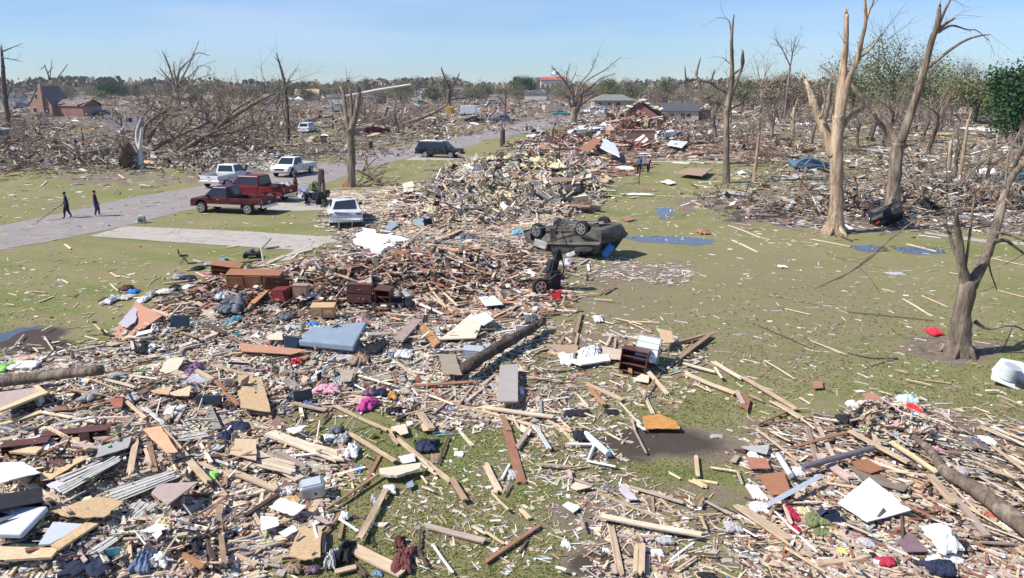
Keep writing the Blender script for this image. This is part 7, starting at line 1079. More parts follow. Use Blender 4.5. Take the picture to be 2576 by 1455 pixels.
# ---- bare and fallen trees of the far neighbourhood, each kind built once and copied
def bare_variant(seed, h, n0, brk):
    rng = np.random.default_rng(seed); root = empty('bare_tree'); b = MB(); P = [np.zeros(3)]; d = np.array([rng.normal(0, .08), rng.normal(0, .08), 1.0]); r0 = h*.028
    for i in range(5): d = d+rng.normal(0, .07, 3); d /= np.linalg.norm(d); P.append(P[-1]+d*h*.11)
    P[0][2] = -.3; b.tube(P, np.linspace(r0*1.2, r0*.75, 6), 8, (1, 1, 1)); b.build('trunk', R.choice([BARK, DARKB]), root, smooth=True); tb = MB()
    for i in range(n0):
        k = rng.integers(2, 6); a = rng.uniform(0, 2*pi); twigs(tb, P[k], np.array([cos(a)*.6, sin(a)*.6, rng.uniform(.5, 1.3)]), h*rng.uniform(.25, .48), r0*rng.uniform(.35, .6), 3 if brk < .4 else 2, rng, 4, .6, .12, brk)
    tb.build('branches', TWIG, root); return root
def fallen_variant(seed, L, n0):
    rng = np.random.default_rng(seed); root = empty('fallen_tree'); r0 = L*.022; P = [np.array([-L/2, 0, r0+.2])]; d = np.array([1.0, 0, .03])
    for i in range(6): d = d+rng.normal(0, .07, 3)*[1, 1, .5]; d /= np.linalg.norm(d); q = P[-1]+d*L/8; q[2] = max(q[2], .3); P.append(q)
    b = MB(); b.tube(P, np.linspace(r0*1.3, r0*.5, 7), 9, (1, 1, 1)); b.build('trunk', R.choice([BARK, BARE, DARKB]), root, smooth=True); tb = MB()
    for i in range(n0): k = rng.integers(2, 7); twigs(tb, P[k], np.array([rng.uniform(.1, 1), rng.normal(0, .7), rng.uniform(-.1, .8)]), L*rng.uniform(.2, .42), r0*rng.uniform(.3, .55), 2, rng, 4, .6, .1, .3)
    tb.build('branches', R.choice([BARK, TWIG, BARK]), root); return root
BV = [bare_variant(100+i, R.uniform(8, 12), R.choice([5, 7, 9]), [.1, .2, .5, .15, .5, .2][i]) for i in range(6)]; FV = [fallen_variant(200+i, R.uniform(8, 14), R.choice([8, 11])) for i in range(6)]
def scatter(vs, pts, label, cat, group, smin, smax, tilt=.08):
    used = set()
    for x, y in pts:
        v = vs[R.randrange(len(vs))]; o = v if v.name not in used else copy_tree(v); used.add(v.name); P = at(x, y); z = float(H(P.x, P.y)); o.location = (P.x, P.y, z*.8); k = R.uniform(smin, smax); o.scale = (k, k, k*R.uniform(.85, 1.15)); o.rotation_euler = (R.uniform(-tilt, tilt), R.uniform(-tilt, tilt), R.uniform(0, 2*pi)); tag(o, label, cat, group)
    for v in vs:
        if v.name not in used:
            for ch in CH.get(v.name, []): bpy.data.objects.remove(ch)
            bpy.data.objects.remove(v)
WIN = [(1020,1250,234),(1335,1445,236),(1475,1610,258),(730,820,250),(220,350,238),(30,240,280),(1640,1765,280),(2420,2560,278)]
def pp(n, x0, x1, y0, y1, bias=1.0, avoid=()): 
    o = []
    while len(o) < n:
        x, y = R.uniform(x0, x1), y0+(y1-y0)*R.random()**bias
        if inpoly(np.array(x), np.array(y), [(a[0]) for a in ROADP]+[(a[1]) for a in ROADP][::-1]) or any(inpoly(np.array(x), np.array(y), z) for z in (G_LEFT, *G_MORE)) or (avoid and any(a <= x <= b_ and y > c for a, b_, c in WIN)) or (1150 < x < 1330 and y > 285) or (1330 < x < 1650 and y > 300): continue
        o.append((x, y))
    return o
BPTS = pp(95, -60, 1380, 224, 285, 1.3, 1)+pp(12, 300, 1150, 285, 345)+pp(125, 1380, 2640, 222, 285, 1.2, 1)+pp(30, 1760, 2620, 285, 370, 1.1, 1)+[(2480,470),(2540,450),(2400,455),(2330,395),(2290,300),(1650,262),(2040,268)]
scatter(BV, BPTS, 'storm stripped bare tree standing in the far neighbourhood', 'tree', 'bare trees of the far neighbourhood', .55, 1.0)
FPTS = pp(115, -40, 1380, 236, 330, 1.1)+pp(14, 20, 700, 330, 390)+pp(12, 430, 720, 300, 390)+pp(9, 900, 1150, 280, 330)+pp(105, 1390, 2600, 236, 330)+pp(14, 1700, 2600, 330, 420)+pp(5, 2040, 2600, 430, 560)+[(1700,320),(1760,340),(1830,350),(940,452)]
scatter(FV, FPTS, 'fallen grey tree with broken branches lying in the far wreckage', 'fallen tree', 'fallen trees of the far wreckage', .45, .95, .05)
# brushwood nobody could count
b = MB(); rg_ = np.random.default_rng(77)
for (z, n) in ((Z_LEFT, 2400), ([(1390,236),(1390,330),(1800,345),(2576,345),(2576,236)], 2200), ([(1800,340),(2576,340),(2576,590),(2050,560)], 330), ([(870,440),(980,440),(980,475),(880,475)], 18)):
    x, y = sample(z, n); P = on(x, y)
    for p in P: L = rg_.uniform(1, 3.4); a = rg_.uniform(0, 2*pi); d = np.array([cos(a), sin(a), rg_.uniform(-.05, .55)]); k = rg_.normal(0, .25, 3); q = np.array([p, p+d*L*.5+k*L*.3, p+d*L+k*L*.1]); q[:, 2] = np.maximum(q[:, 2], .03); b.tube(q, np.array([1, .8, .4])*rg_.uniform(.02, .06), 4, rg_.uniform(.7, 1.3)*np.ones(3), cap=False)
tag(b.build('brush', TWIG), 'loose brushwood and snapped branches over the far wreckage', kind='stuff')
# ---- leafy trees of the treeline
m, nt, p = new_mat('foliage'); a = nd(nt, 'ShaderNodeAttribute', attribute_name='Col'); oi = nd(nt, 'ShaderNodeObjectInfo'); rpf = nd(nt, 'ShaderNodeValToRGB'); e = rpf.color_ramp.elements; e[0].color = (.13,.15,.075,1); e[1].color = (.25,.20,.145,1); e.new(.3).color = (.19,.205,.09,1); e.new(.6).color = (.24,.21,.14,1); nt.links.new(oi.outputs['Random'], rpf.inputs[0])
c = mixc(nt, 1.0, rpf.outputs[0], a.outputs['Color'], 'MULTIPLY'); nt.links.new(c, p.inputs['Base Color']); p.inputs['Roughness'].default_value = .9; p.inputs['Specular IOR Level'].default_value = .1; FOL = m; EVER = surf('evergreen_foliage', (.04,.095,.03), .9, 0, .35, .6, obj_var=.1)
def leafy(seed, h, wd, n, dens=1.0, mat=None, name='tree'):
    rng = np.random.default_rng(seed); root = empty(name); b = MB(); b.tube([(0, 0, -.3), (.1, 0, h*.3), (0, .1, h*.55)], [h*.022, h*.016, h*.01], 7, (1, 1, 1)); tb = b
    for i in range(9): a = rng.uniform(0, 2*pi); twigs(tb, (0, 0, h*rng.uniform(.2, .5)), np.array([cos(a), sin(a), 1.3]), h*.5, h*.008, 2, rng, 5, .6, .1)
    b.build('trunk', DARKB, root); cl = rng.normal(0, 1, (26, 3)); cl /= np.linalg.norm(cl, axis=1)[:, None]; cl *= rng.uniform(.35, 1, (26, 1)); cen = cl*np.array([wd/2, wd/2, h*.40])+np.array([0, 0, h*.50]); k = rng.integers(0, 26, n); V0 = cen[k]+rng.normal(0, 1, (n, 3))*np.array([wd*.13, wd*.13, h*.08])
    s = rng.uniform(.08, .22, (n, 1, 1)); Mx = rotm(rng.uniform(0, 6, n), rng.normal(0, .7, n), rng.normal(0, .7, n)); q = np.array([[-1, -1, 0], [1, -.7, 0], [1, 1, 0], [-.7, 1, 0]]); V = np.einsum('nij,kj->nki', Mx, q)*s+V0[:, None, :]; b = MB(); b.add(V.reshape(-1, 3), np.arange(4*n).reshape(n, 4), np.repeat(rng.uniform(.6, 1.4, (n, 1))*np.ones((n, 3)), 4, 0)); b.build('crown', mat or FOL, root); return root
LV = [leafy(300+i, R.uniform(8, 12), R.uniform(8, 15), 2600) for i in range(6)]
def far_pts():
    o = []
    for i in range(280):
        x = R.uniform(-420, 2950); D = R.uniform(380, 760)
        if x > 1700: D = R.uniform(250, 560)-min(1, (x-1700)/800)*R.uniform(0, 60)
        y = CY-F*((-CAM_H)*UP[2]+0*UP[1]+D*UP[1]*1.0)/(D*FWD[1]-CAM_H*FWD[2]) if 0 else float(toPix(np.array([[0, D, 0]]))[0, 1]); o.append((x, y))
    return o
scatter(LV, far_pts(), 'grey green tree of the far treeline', 'tree', 'trees of the far treeline', .75, 1.15)
for i, (x, D, h, w_, mt, lb) in enumerate([(2555,120,12.5,9,EVER,'dense dark evergreen at the edge of the far street'),(1318,520,15,18,EVER,'rounded deep green tree on the far skyline'),(1575,430,13,15,None,'broad hazy tree behind the green roofed house'),(2225,190,21,15,None,'tall thin leaved tree above the far roofs'),(2130,230,18,16,None,'broad pale green tree behind the tall stripped tree'),(2440,180,14,14,None,'grey leafless looking tree beside the dark evergreen'),(1960,260,13,14,None,'low pale green tree behind the slim trunk'),(1860,330,13,13,None,'yellow green tree behind the stubby armed trunk'),(300,520,13,20,EVER,'dark green tree row behind the white topped building'),(2300,210,17,14,None,'hazy tree behind the massive forked trunk'),(2360,230,16,14,None,'second hazy tree behind the massive forked trunk')]):
    o = leafy(400+i, h, w_, 13000 if mt else 4200, mat=mt); P = atY(x, 400, D); o.location = (P.x, D, 0); tag(o, lb, 'tree')
b = MB(); n = 30000; an = N.uniform(-.72, .72, n); D = N.uniform(800, 1000, n); hz = np.abs(N.normal(0, 1, n))*3.2+N.uniform(0, 4, n)+7*(wob(an*700, an*400)*.3+.3); hz = np.clip(hz, 0, 15); s = N.uniform(.8, 2.2, (n, 1, 1)); Mx = rotm(N.uniform(0, 6, n), N.normal(0, .8, n), N.normal(0, .8, n)+1.2); q = np.array([[-1, -1, 0], [1, -1, 0], [1, 1, 0], [-1, 1, 0]])
V = np.einsum('nij,kj->nki', Mx, q)*s+np.c_[np.sin(an)*D, np.cos(an)*D, hz][:, None, :]; b.add(V.reshape(-1, 3), np.arange(4*n).reshape(n, 4), np.repeat(N.uniform(.6, 1.3, (n, 1))*np.ones((n, 3)), 4, 0)); tag(b.build('woods', FOL), 'unbroken far woods along the horizon', kind='stuff')
# ================================================================ buildings
def brick(name, a, b_, sc=1.0):
    if name in MATS: return MATS[name]
    m, nt, p = new_mat(name); tcn = nd(nt, 'ShaderNodeTexCoord'); mpn = nd(nt, 'ShaderNodeMapping'); mpn.inputs['Rotation'].default_value = (pi/2, 0, 0); nt.links.new(tcn.outputs['Object'], mpn.inputs[0]); br = nd(nt, 'ShaderNodeTexBrick'); br.inputs['Scale'].default_value = 4*sc; br.inputs['Color1'].default_value = a+(1,); br.inputs['Color2'].default_value = b_+(1,); br.inputs['Mortar'].default_value = (.45,.40,.34,1); br.inputs['Mortar Size'].default_value = .012; nt.links.new(mpn.outputs[0], br.inputs['Vector'])
    c = mixc(nt, ramp(nt, noise(nt, tcn.outputs['Object'], .8, 5), [(.4, 0.0), (.7, .5)]), br.outputs[0], tuple(x*.6 for x in a)); nt.links.new(c, p.inputs['Base Color']); p.inputs['Roughness'].default_value = .9; MATS[name] = m; return m
BRK = brick('brown_brick', (.36,.21,.14), (.30,.165,.11)); BRK2 = brick('tan_brick', (.48,.37,.26), (.42,.31,.21)); BRKR = brick('red_brick', (.30,.13,.10), (.25,.10,.08))
RG_ = surf('grey_shingle_roof', (.17,.165,.16), .95, 0, .25, 2.5, obj_var=.1, bmp=.6); RD_ = surf('dark_shingle_roof', (.085,.085,.095), .95, 0, .3, 2.5, obj_var=.1, bmp=.6); RB_ = surf('brown_shingle_roof', (.20,.165,.15), .95, 0, .25, 2.5, obj_var=.1, bmp=.6); STUC = surf('cream_stucco', (.60,.50,.40), .9, 0, .15, 1, obj_var=.1, dirt=.2); STW = surf('white_stucco', (.66,.63,.60), .9, 0, .12, 1, obj_var=.1, dirt=.25)
REDR = surf('red_tile_roof', (.42,.10,.07), .9, 0, .2, 2, obj_var=0); METR = surf('metal_roof', (.42,.44,.45), .5, .2, .12, 1, obj_var=.1)
def opening(root, kind, x, z, w_, h, y, sy=-1, mat=None):
    b = MB(); b.box((x, y+sy*.02, z), (w_, .05, h)); o = b.build(kind, mat or GLASS, root)
    if kind == 'window':
        f = MB()
        for (cx, cz, sx, sz) in ((x-w_/2-.04, z, .08, h+.16), (x+w_/2+.04, z, .08, h+.16), (x, z-h/2-.04, w_-.002, .08), (x, z+h/2+.04, w_-.002, .08)): f.box((cx, y+sy*.04, cz), (sx, .06, sz))
        f.build('frame', STW, o)
def house(x, y, yaw, w_, d, h, rh, wall, roof, label, hip=False, damaged=False, wins=3, chimney=False, over=.4, name='house', door=True, group=None, roofless=False, words=None):
    P = at(x, y); root = empty(name, P, (0, 0, radians(yaw)), label, 'house', group); b = MB(); t = .25
    if roofless or damaged:
        top = lambda: h*R.uniform(.45, 1.0) if roofless else h
        for (x0, y0, x1, y1) in ((-w_/2, -d/2, w_/2, -d/2), (w_/2, -d/2, w_/2, d/2), (w_/2, d/2, -w_/2, d/2), (-w_/2, d/2, -w_/2, -d/2)):
            n = 7; dx, dy = (x1-x0)/n, (y1-y0)/n; L = sqrt(dx*dx+dy*dy); a = atan2(dy, dx)
            for i in range(n): hh = top(); b.box((x0+dx*(i+.5), y0+dy*(i+.5), hh/2), (L-.004, t, hh), Matrix.Rotation(a, 3, 'Z'))
    else: b.box((0, 0, h/2), (w_, d, h))
    b.build('wall', wall, root)
    if not roofless:
        W2, D2 = w_/2+over, d/2+over; ins = D2 if hip else 0; rb = MB(); th = .12; A = [(-W2, -D2, h), (W2, -D2, h), (W2, D2, h), (-W2, D2, h)]; rdg = [(-W2+ins*.9, 0, h+rh), (W2-ins*.9, 0, h+rh)]
        rb.add([*A, *rdg, *[(q[0], q[1], q[2]+th) for q in A], *[(q[0], q[1], q[2]+th) for q in rdg]], [[0, 1, 2, 3], [6, 7, 11, 10], [8, 9, 10, 11]]+([[7, 8, 11], [9, 6, 10]] if hip else [[6, 10, 4, 0], [0, 4, 3], [9, 3, 4, 10], [7, 1, 5, 11], [8, 11, 5, 2], [1, 2, 5]][:0])+[ [0, 6, 7, 1][::-1], [1, 7, 8, 2][::-1], [2, 8, 9, 3][::-1], [3, 9, 6, 0][::-1]]); ro = rb.build('roof', roof, root)
        if not hip: g = MB(); g.add([(-w_/2+.01, -d/2, h), (-w_/2+.01, d/2, h), (-w_/2+.01, 0, h+rh*.97)], [[0, 1, 2]]); g.add([(w_/2-.01, -d/2, h), (w_/2-.01, 0, h+rh*.97), (w_/2-.01, d/2, h)], [[0, 1, 2]]); g.build('gable', wall, root)
        if chimney: c = MB(); c.box((w_*.2, 0, h+rh*.6), (.9, .9, rh*1.3)); c.build('chimney', BRK, ro)
        if damaged:
            rg2 = np.random.default_rng(int(abs(x*7+y))); c = MB()
            for i in range(60 if 'gable torn' in label else 26): u, v = rg2.uniform(-.5, .5, 2); c.box((u*w_, v*d, h+rh*(1-abs(v)*1.8)+.25), (rg2.uniform(.3, 2.2), rg2.uniform(.1, .9), .05), rotm(np.array([rg2.uniform(0, 3)]), np.array([rg2.normal(0, .3)]), np.array([rg2.normal(0, .3)]))[0], C_[['tan', 'pale', 'pink', 'dark', 'white'][rg2.integers(5)]])
            o = c.build('torn_rafters', RUB, root)
    for i in range(wins): opening(root, 'window', -w_/2+w_*(i+.6)/(wins+.2), h*.58, min(1.1, w_/wins*.45), h*.38, -d/2)
    if door: opening(root, 'door', w_*.08 if wins % 2 == 0 else w_*.25, h*.4, .95, h*.78, -d/2, mat=MAROON if R.random() < .3 else BLACKP)
    for s in (-1, 1): b = MB(); b.box((s*(w_/2+.02), 0, h*.58), (.05, min(1.2, d*.3), h*.36)); b.build('window', GLASS, root)
    if words: mark(words, P)
    return root
# brick gabled house
P = at(106,293); r = empty('house', P, (0,0,radians(-14)), 'brick gabled house with a torn roof and a leaning chimney', 'house'); mark('the brick gabled house', P); b = MB(); gw, gh, gp = 7.6, 3.2, 8.0
b.ext([(-gw/2,0),(gw/2,0),(gw/2,gh),(0,gp),(-gw/2,gh)], -.15, .15); b.ext([(-gw/2,0),(gw/2,0),(gw/2,gh),(0,gp),(-gw/2,gh)], 6.8, 7.1); b.box((-gw/2+.15,3.5,gh/2), (.3,6.6,gh-.01)); b.box((gw/2-.15,3.5,gh/2), (.3,6.6,gh-.01)); b.build('wall', BRK, r)
b = MB(); L1 = sqrt((gw/2)**2+(gp-gh)**2); 
for s in (-1,1): b.add([(s*(gw/2+.2),-.3,gh-.3),(s*(gw/2+.2),7.3,gh-.3),(0,7.3,gp+.05),(0,-.3,gp+.05),(s*(gw/2+.2),-.3,gh-.1),(s*(gw/2+.2),7.3,gh-.1),(0,7.3,gp+.25),(0,-.3,gp+.25)], [[0,1,2,3],[4,5,6,7],[0,1,5,4],[0,3,7,4],[1,2,6,5]])
ro = b.build('roof', RB_, r); b = MB(); b.box((1.2,-.5,4.4), (1.0,.8,8.8)); b.build('chimney', BRK, r, bevel=.05); opening(r, 'window', -.9, 5.4, 1.0, 1.3, -.15); opening(r, 'window', -1.9, 1.7, 1.2, 1.3, -.15); opening(r, 'window', 2.6, 1.7, .9, 1.3, -.15)
house(196,292,-14, 10.5,7,2.8,1.8, BRKR, RB_, 'low dark brick wing with shattered rafters beside the gabled house', damaged=True, wins=3)
def flatb(x, y, w_, d, h, wall, label, yaw=0, cap=None, wins=4, door=True, words=None):
    P = at(x, y); r = empty('building', P, (0,0,radians(yaw)), label, 'building'); b = MB(); b.box((0,0,h/2), (w_,d,h)); b.build('wall', wall, r); b = MB(); b.box((0,0,h+.3), (w_+.6,d+.6,.6)); b.build('roof', cap or STW, r)
    for i in range(wins): opening(r, 'window', -w_/2+w_*(i+.5)/wins, h*.55, w_/wins*.45, h*.35, -d/2)
    if door: opening(r, 'door', 0, h*.3, w_*.05+.8, h*.55, -d/2, mat=BLACKP)
    if words: mark(words, P)
    return r
flatb(242,239,8,8,5,STW,'white block of the distant commercial building'); flatb(270,241,9,8,4.6,surf('brown_render',(.25,.21,.17),.9,0,.2,1),'brown middle block of the distant commercial building', cap=RG_); flatb(289,242,4,6,5.4,STUC,'pinkish pier of the distant commercial building'); flatb(322,241,15,10,5,surf('plum_render',(.15,.12,.15),.9,0,.2,1),'dark plum block of the distant commercial building', cap=RG_)
house(775,255,4, 12.5,8,3.0,3.4, STUC, surf('stripped_roof_deck',(.58,.42,.24),.85,0,.2,1.5), 'distant house with its bare tan roof boards showing', damaged=True, wins=3)
house(1070,247,-30, 11,9,3.2,3.4, surf('silver_siding',(.42,.43,.43),.8,0,.15,1), METR, 'grey metal roofed hall with a collapsed side', wins=2); b = MB(); p0, p1 = np.array(atY(868,243,290)), np.array(atY(1034,213,290)); c = (p0+p1)/2; b.tube([p0, c+np.array([0,0,.2]), p1], [.5,.45,.35], 8); o = b.build('fallen_beam', STW, loc=c); tag(o, 'long white shed roof edge slanting up from the wreckage', 'roof beam')
flatb(1136,246,26,10,8.2,STUC,'long tan building on the far street',yaw=2,cap=RB_,wins=5,words='the long tan building'); house(1207,240,2,20,9,3.0,2.6,STUC,RD_,'dark roofed hall beside the long tan building',wins=4)
P = at(1394,238); r = flatb(1394,238,27,14,13.0,STW,'tall white building with a red tiled roof on the skyline',cap=REDR,wins=6); b = MB(); b.add([(-14.5,-8,13.5),(14.5,-8,13.5),(14.5,8,13.5),(-14.5,8,13.5),(-11,0,16.5),(11,0,16.5)], [[0,1,5,4],[1,2,5],[2,3,4,5],[3,0,4],[0,3,2,1]]); b.build('red_roof', REDR, r); b = MB(); b.box((-1,0,16.8), (6,6,4)); b.build('turret', STW, r); b = MB(); b.tube([(1.5,0,18),(1.5,0,20.5),(1.5,0,21.5),(1.5,0,22)], [3.2,3.4,2.4,.4], 16); b.build('dome', surf('white_dome',(.8,.8,.8),.5,0,.05,1), r)
flatb(1467,232,24,10,7,STUC,'low cream block beside the red roofed building',wins=4); house(1540,272,3,15.5,9,2.8,2.2,BRK2,surf('green_grey_roof',(.20,.215,.19),.95,0,.15,1.5),'tan brick house with an intact green grey roof',hip=True,wins=4,words='the green roofed house')
house(1256,284,5,6.5,6,2.4,1,surf('rosy_render',(.5,.34,.26),.9,0,.15,1),RG_,'roofless rosy walled house at the far road end',roofless=True,wins=2); house(1348,252,-4,13,8,3,2.6,STW,RD_,'white walled house with a dark caved in roof',damaged=True,wins=3); house(1396,277,8,8,6,2.6,1,STUC,RG_,'roofless cream walled house beyond the road bend',roofless=True,wins=3)
house(1612,336,78,7,8.6,2.6,3.0,BRKR,RD_,'ruined brick house with its gable torn open',damaged=True,wins=2,words='the ruined brick house'); P = on1(1590,357); r = empty('brick_wall', (P[0],P[1],0), (0,0,radians(6)), 'low brick wall with a pale coping before the ruined brick house', 'wall'); b = MB(); b.box((0,0,1.2), (6.4,.3,2.4)); b.box((-3.05,1.4,1.2), (.3,2.49,2.4)); b.build('wall', BRK, r); b = MB(); b.box((0,0,2.46), (6.6,.42,.1)); b.build('coping', BEIGE, r)
house(1706,303,-6,9,8,2.3,1.9,STUC,RD_,'low house under a dark slumped roof beside the ruined brick house',damaged=False,wins=2); house(1752,300,10,5,6,2.4,1.4,BRK,RB_,'small brown house end behind the stubby armed trunk',damaged=True,wins=1); flatb(1662,226,15,9,6.5,surf('plum_brick',(.24,.13,.13),.9,0,.2,1),'plum coloured block on the far skyline',cap=RG_,wins=4)
house(2505,288,-3,17,10,2.7,2.6,surf('beige_brick_wall',(.45,.34,.27),.9,0,.2,1),RB_,'long low house with an intact brown grey roof',hip=True,wins=4,words='the brown roofed house'); house(2330,262,-3,14,9,2.7,2.4,BRK2,RG_,'tan house hidden behind the massive forked trunk',hip=True,wins=3)
house(318,326,4,6.6,5,3.1,1,surf('pinkish_white_render',(.62,.55,.52),.9,0,.3,1.2,dirt=.5),RG_,'roofless pale walled house shell behind the uprooted tree',roofless=True,wins=3,words='the pale house shell'); house(28,262,8,11,8,3,1.8,STW,RD_,'white walled house with a dark roof left of the brick gable',damaged=True,wins=3)
P = at(6,362); r = empty('shed', P, (0,0,.1), 'small slate grey shed at the edge beyond the road', 'shed'); b = MB(); b.box((0,0,1.1), (2.0,2.0,2.2)); b.build('wall', DGREY, r); b = MB(); b.box((0,0,2.27), (2.3,2.3,.12), Matrix.Rotation(.12,3,'Y')); b.build('roof', LGREY, r)
for i, (x, y, col_) in enumerate([(727,262,WHT),(752,262,WHT)]): P = at(x,y); r = empty('canopy_tent', P, (0,0,.2*i), ['white peaked canopy behind the thin bare trunk','second white peaked canopy beside the tan roofed house'][i], 'canopy'); b = MB(); b.add([(-2,-2,2.2),(2,-2,2.2),(2,2,2.2),(-2,2,2.2),(0,0,3.5)], [[0,1,4],[1,2,4],[2,3,4],[3,0,4]]); b.build('top', METW, r); [ (lambda q: q.build('leg', CHROME, r))((lambda q: (q.tube([(sx*1.9,sy*1.9,0),(sx*1.9,sy*1.9,2.2)], .04, 5), q)[1])(MB())) for sx in (-1,1) for sy in (-1,1)]
P = at(1180,294); r = empty('box_truck', P, (0,0,.05), 'white box truck parked behind the black sedan', 'truck'); b = MB(); b.box((-.3,0,1.9), (4.2,2.2,2.2)); b.build('cargo_box', METW, r, bevel=.05); b = MB(); b.ext([(1.9,.5),(3.3,.5),(3.3,1.3),(2.9,2.1),(1.9,2.1)], -1, 1); b.build('cab', METW, r, bevel=.05); b = MB(); b.box((.4,0,.65), (5.4,1.6,.2)); b.build('chassis', BLACKP, r); b = MB(); b.box((3.12,0,1.7), (.05,1.7,.6), Matrix.Rotation(-.45,3,'Y')); b.build('windshield', GLASS, r)
for sx in (-1.5,2.5): wheel(r, sx, -.95, .42, .25, -1, 5); wheel(r, sx, .95, .42, .25, 1, 5)
P = at(1133,290); r = empty('storage_container', P, (0,0,.1), 'yellow container standing beside the white box truck', 'container'); b = MB(); b.box((0,0,1.2), (2.4,2.2,2.4)); b.build('body', surf('yellow_steel',(.55,.38,.08),.6,0,.15,2), r, bevel=.03); b = MB(); b.box((.6,-1.12,1.15), (.9,.03,2.0)); b.build('door', surf('dark_yellow_steel',(.4,.26,.06),.6,0,.15,2), r)
HV = []; k = 0
for i in range(58):
    x = [R.uniform(-40, 1350), R.uniform(1600, 2620)][i % 2]; y = R.uniform(224, 275)
    if any(a-20 <= x <= b_+20 and y > c-6 for a, b_, c in WIN): continue
    w_ = R.uniform(9, 15); sd_ = R.choice(['white', 'tan', 'brick', 'grey']); rf = R.choice([RG_, RD_, RB_]); dm = R.random() < .75
    wl = {'white': STW, 'tan': STUC, 'brick': BRKR, 'grey': surf('grey_siding', (.36,.37,.38), .9, 0, .2, 1)}[sd_]; house(x, y, R.uniform(-30, 30), w_, R.uniform(7, 9), 2.6, R.uniform(1.4, 2.4), wl, rf, 'distant %s walled house with %s roof in the ruined neighbourhood' % (sd_, ('no' if i % 3 == 0 else 'a torn') if dm else 'a whole'), damaged=dm, wins=3, roofless=dm and i % 3 == 0, group='distant %s walled houses with %s roofs' % (sd_, ('missing' if i % 3 == 0 else 'torn') if dm else 'whole'))
# a utility pole row far away
for i, (x, y, h) in enumerate([(1190,232,9),(1305,236,10),(812,236,9),(640,240,8),(1985,250,9),(450,240,9)]):
    P = at(x, y); b = MB(); b.tube([(0,0,-.3),(0,0,h)], [.16,.11], 7, (1,1,1)); r = empty('utility_pole', P, label='distant utility pole above the ruined roofs', cat='pole', group='distant utility poles'); b.build('shaft', DARKB, r); b = MB(); b.box((0,0,h-.6), (2.2,.12,.12), Matrix.Rotation(.1*i,3,'Y')); b.build('crossarm', DARKB, r)
# sheets of roofing, siding and plaster lying or propped in the far wreckage
def fragments():
    MM = [(DRY, 'white plasterboard', 4), (METW, 'white metal', 3), (BEIGE, 'cream board', 3), (OSB, 'tan board', 3), (TERR, 'reddish board', 3), (GREYP, 'grey board', 3), (PINKP, 'pinkish board', 3), (METG, 'blue grey metal', 1.5), (RB_, 'shingled roof', 2), (RD_, 'dark shingled roof', 1.5), (YEL, 'yellow insulation', .7), (surf('faded_blue_sheet', (.2,.32,.5), .7, 0, .2, 3), 'faded blue', .5)]
    zs = [(Z_LEFT, 85), (Z_RIGHT, 80), (Z_BACK, 34), (Z_HEAP, 40), ([(2000,440),(2576,430),(2576,580),(2050,560)], 30)]
    for z, n in zs:
        x, y = sample(z, n); P = on(x, y)
        for p in P:
            m_, w_, _ = R.choices(MM, [q[2] for q in MM])[0]; f = max(.5, min(1.9, p[1]/75)); L, Wd = R.uniform(.7, 2.4)*f, R.uniform(.5, 1.5)*f; b = MB(); n_ = R.choice([4, 5, 6]); ol = [(cos(i*2*pi/n_+.6+R.uniform(-.2, .2))*L/2, sin(i*2*pi/n_+.6+R.uniform(-.2, .2))*Wd/2) for i in range(n_)]; b.prism(ol, .03)
            t1, t2 = R.gauss(0, .2), R.gauss(0, .28); o = b.build('fragment', m_); o.location = (p[0], p[1], p[2]+abs(sin(t1))*L*.35+abs(sin(t2))*Wd*.35+.05); o.rotation_euler = (t2, t1, R.uniform(0, 2*pi)); tag(o, 'torn %s fragment lying in the far wreckage' % w_, 'fragment', 'torn %s fragments of the far wreckage' % w_)
fragments()
# boards and bricks spilled over the ruined brick house
b = MB(); chips(b, [(1530,300),(1690,295),(1700,350),(1540,355)], 900, dict(red=20, pink=20, tan=25, pale=14, dark=10, brick=15), 1.3, 2.6, .9, (.75, .25, 0)); tag(b.build('rubble', RUB), 'broken brick and rafters spilling from the ruined brick house', kind='stuff')
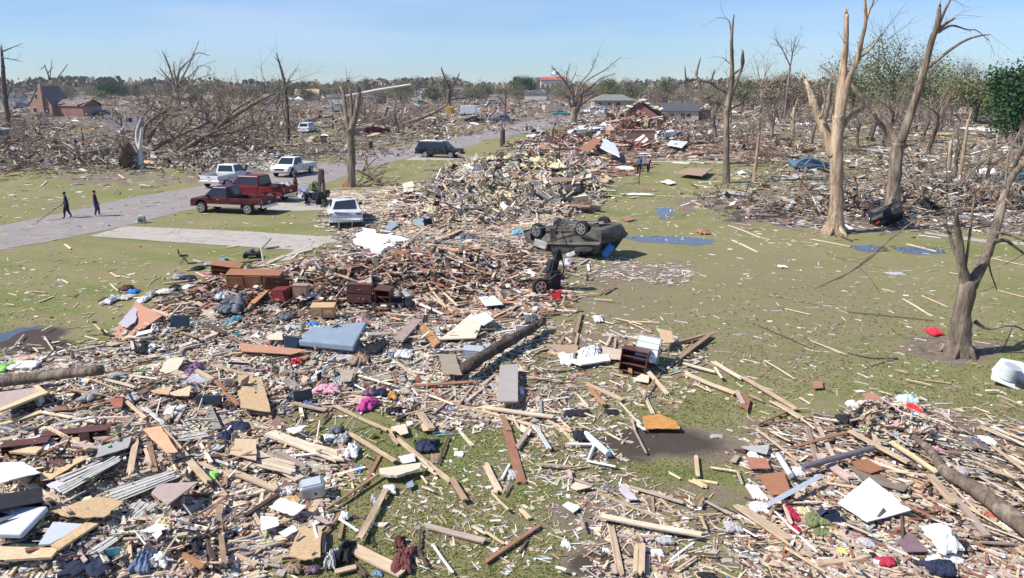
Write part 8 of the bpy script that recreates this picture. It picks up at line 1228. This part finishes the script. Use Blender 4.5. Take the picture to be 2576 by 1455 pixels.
# ================================================================ wording of the boards' labels
def lab_boards():
    big = sorted(PEND, key=lambda q: -(q[2]*q[3]+q[2]*.05)*ppm(q[4])**2); vis = [q for q in big if -40 < toPix(np.array(q[4]))[0] < 2616 and toPix(np.array(q[4]))[1] < 1475]; keep = vis[:286]; rest = [q for q in big if not any(q is k for k in keep)]
    seen = {}
    for o, c, L, wd, P, a in keep:
        sz = 'long' if L > 2.2 else ('short' if L < .9 else 'mid length'); tw = 'wide ' if wd > .22 else ('thin ' if wd < .07 else ''); a = a % pi
        dr = 'lying crosswise' if (a < .45 or a > pi-.45) else ('pointing away' if abs(a-pi/2) < .5 else ('slanting away right' if a < pi/2 else 'slanting away left'))
        base_ = '%s %s%s board %s' % (sz, tw, COLN[c], dr)
        ds = sorted(((m_[1]-P.x)**2+(m_[2]-P.y)**2, m_) for m_ in MARK)[:40]; done = False
        for d2, m_ in ds:
            dx, dy = P.x-m_[1], P.y-m_[2]; dd = sqrt(d2); rel = 'touching' if dd < .45 else (('right of' if dx > 0 else 'left of') if abs(dx) > abs(dy) else ('behind' if dy > 0 else 'before'))
            w_ = m_[0] if m_[0].startswith('the ') else 'the '+m_[0]; lb = base_+' '+rel+' '+w_
            if len(lb.split()) > 16 or lb in seen: continue
            seen[lb] = 1; tag(o, lb, 'board'); done = True; break
        if not done: tag(o, base_+' among the wreckage', 'board')
    # the smaller ones together
    b = MB()
    for q in rest:
        o = q[0]; V = np.array([o.matrix_world@v.co for v in o.data.vertices]); c = {'t': (.60,.42,.265), 'p': (.72,.57,.40), 'r': (.34,.165,.10), 'b': (.38,.245,.155), 'g': (.40,.36,.315), 'w': (.78,.77,.73), 'd': (.115,.08,.062), 'o': (.60,.31,.145), 'n': (.48,.34,.27), 'y': (.72,.58,.33), 's': (.21,.21,.245)}[q[1]]
        b.add(V, [list(f.vertices) for f in o.data.polygons], c); bpy.data.objects.remove(o)
    if b.n: tag(b.build('small_boards', RUB), 'smaller broken boards and laths among the wreckage', kind='stuff')
bpy.context.view_layer.update()
lab_boards()
# ================================================================ air
m = bpy.data.materials.new('haze'); m.use_nodes = True; nt = m.node_tree; nt.nodes.clear(); ou = nt.nodes.new('ShaderNodeOutputMaterial'); vp = nt.nodes.new('ShaderNodeVolumePrincipled'); vp.inputs['Color'].default_value = (.72,.84,1,1); vp.inputs['Density'].default_value = .00013; vp.inputs['Anisotropy'].default_value = .3
nt.links.new(vp.outputs[0], ou.inputs['Volume']); b = MB(); b.box((0, 600, 18), (2600, 1800, 39.5)); hz_ = b.build('haze', m); tag(hz_, kind='stuff')
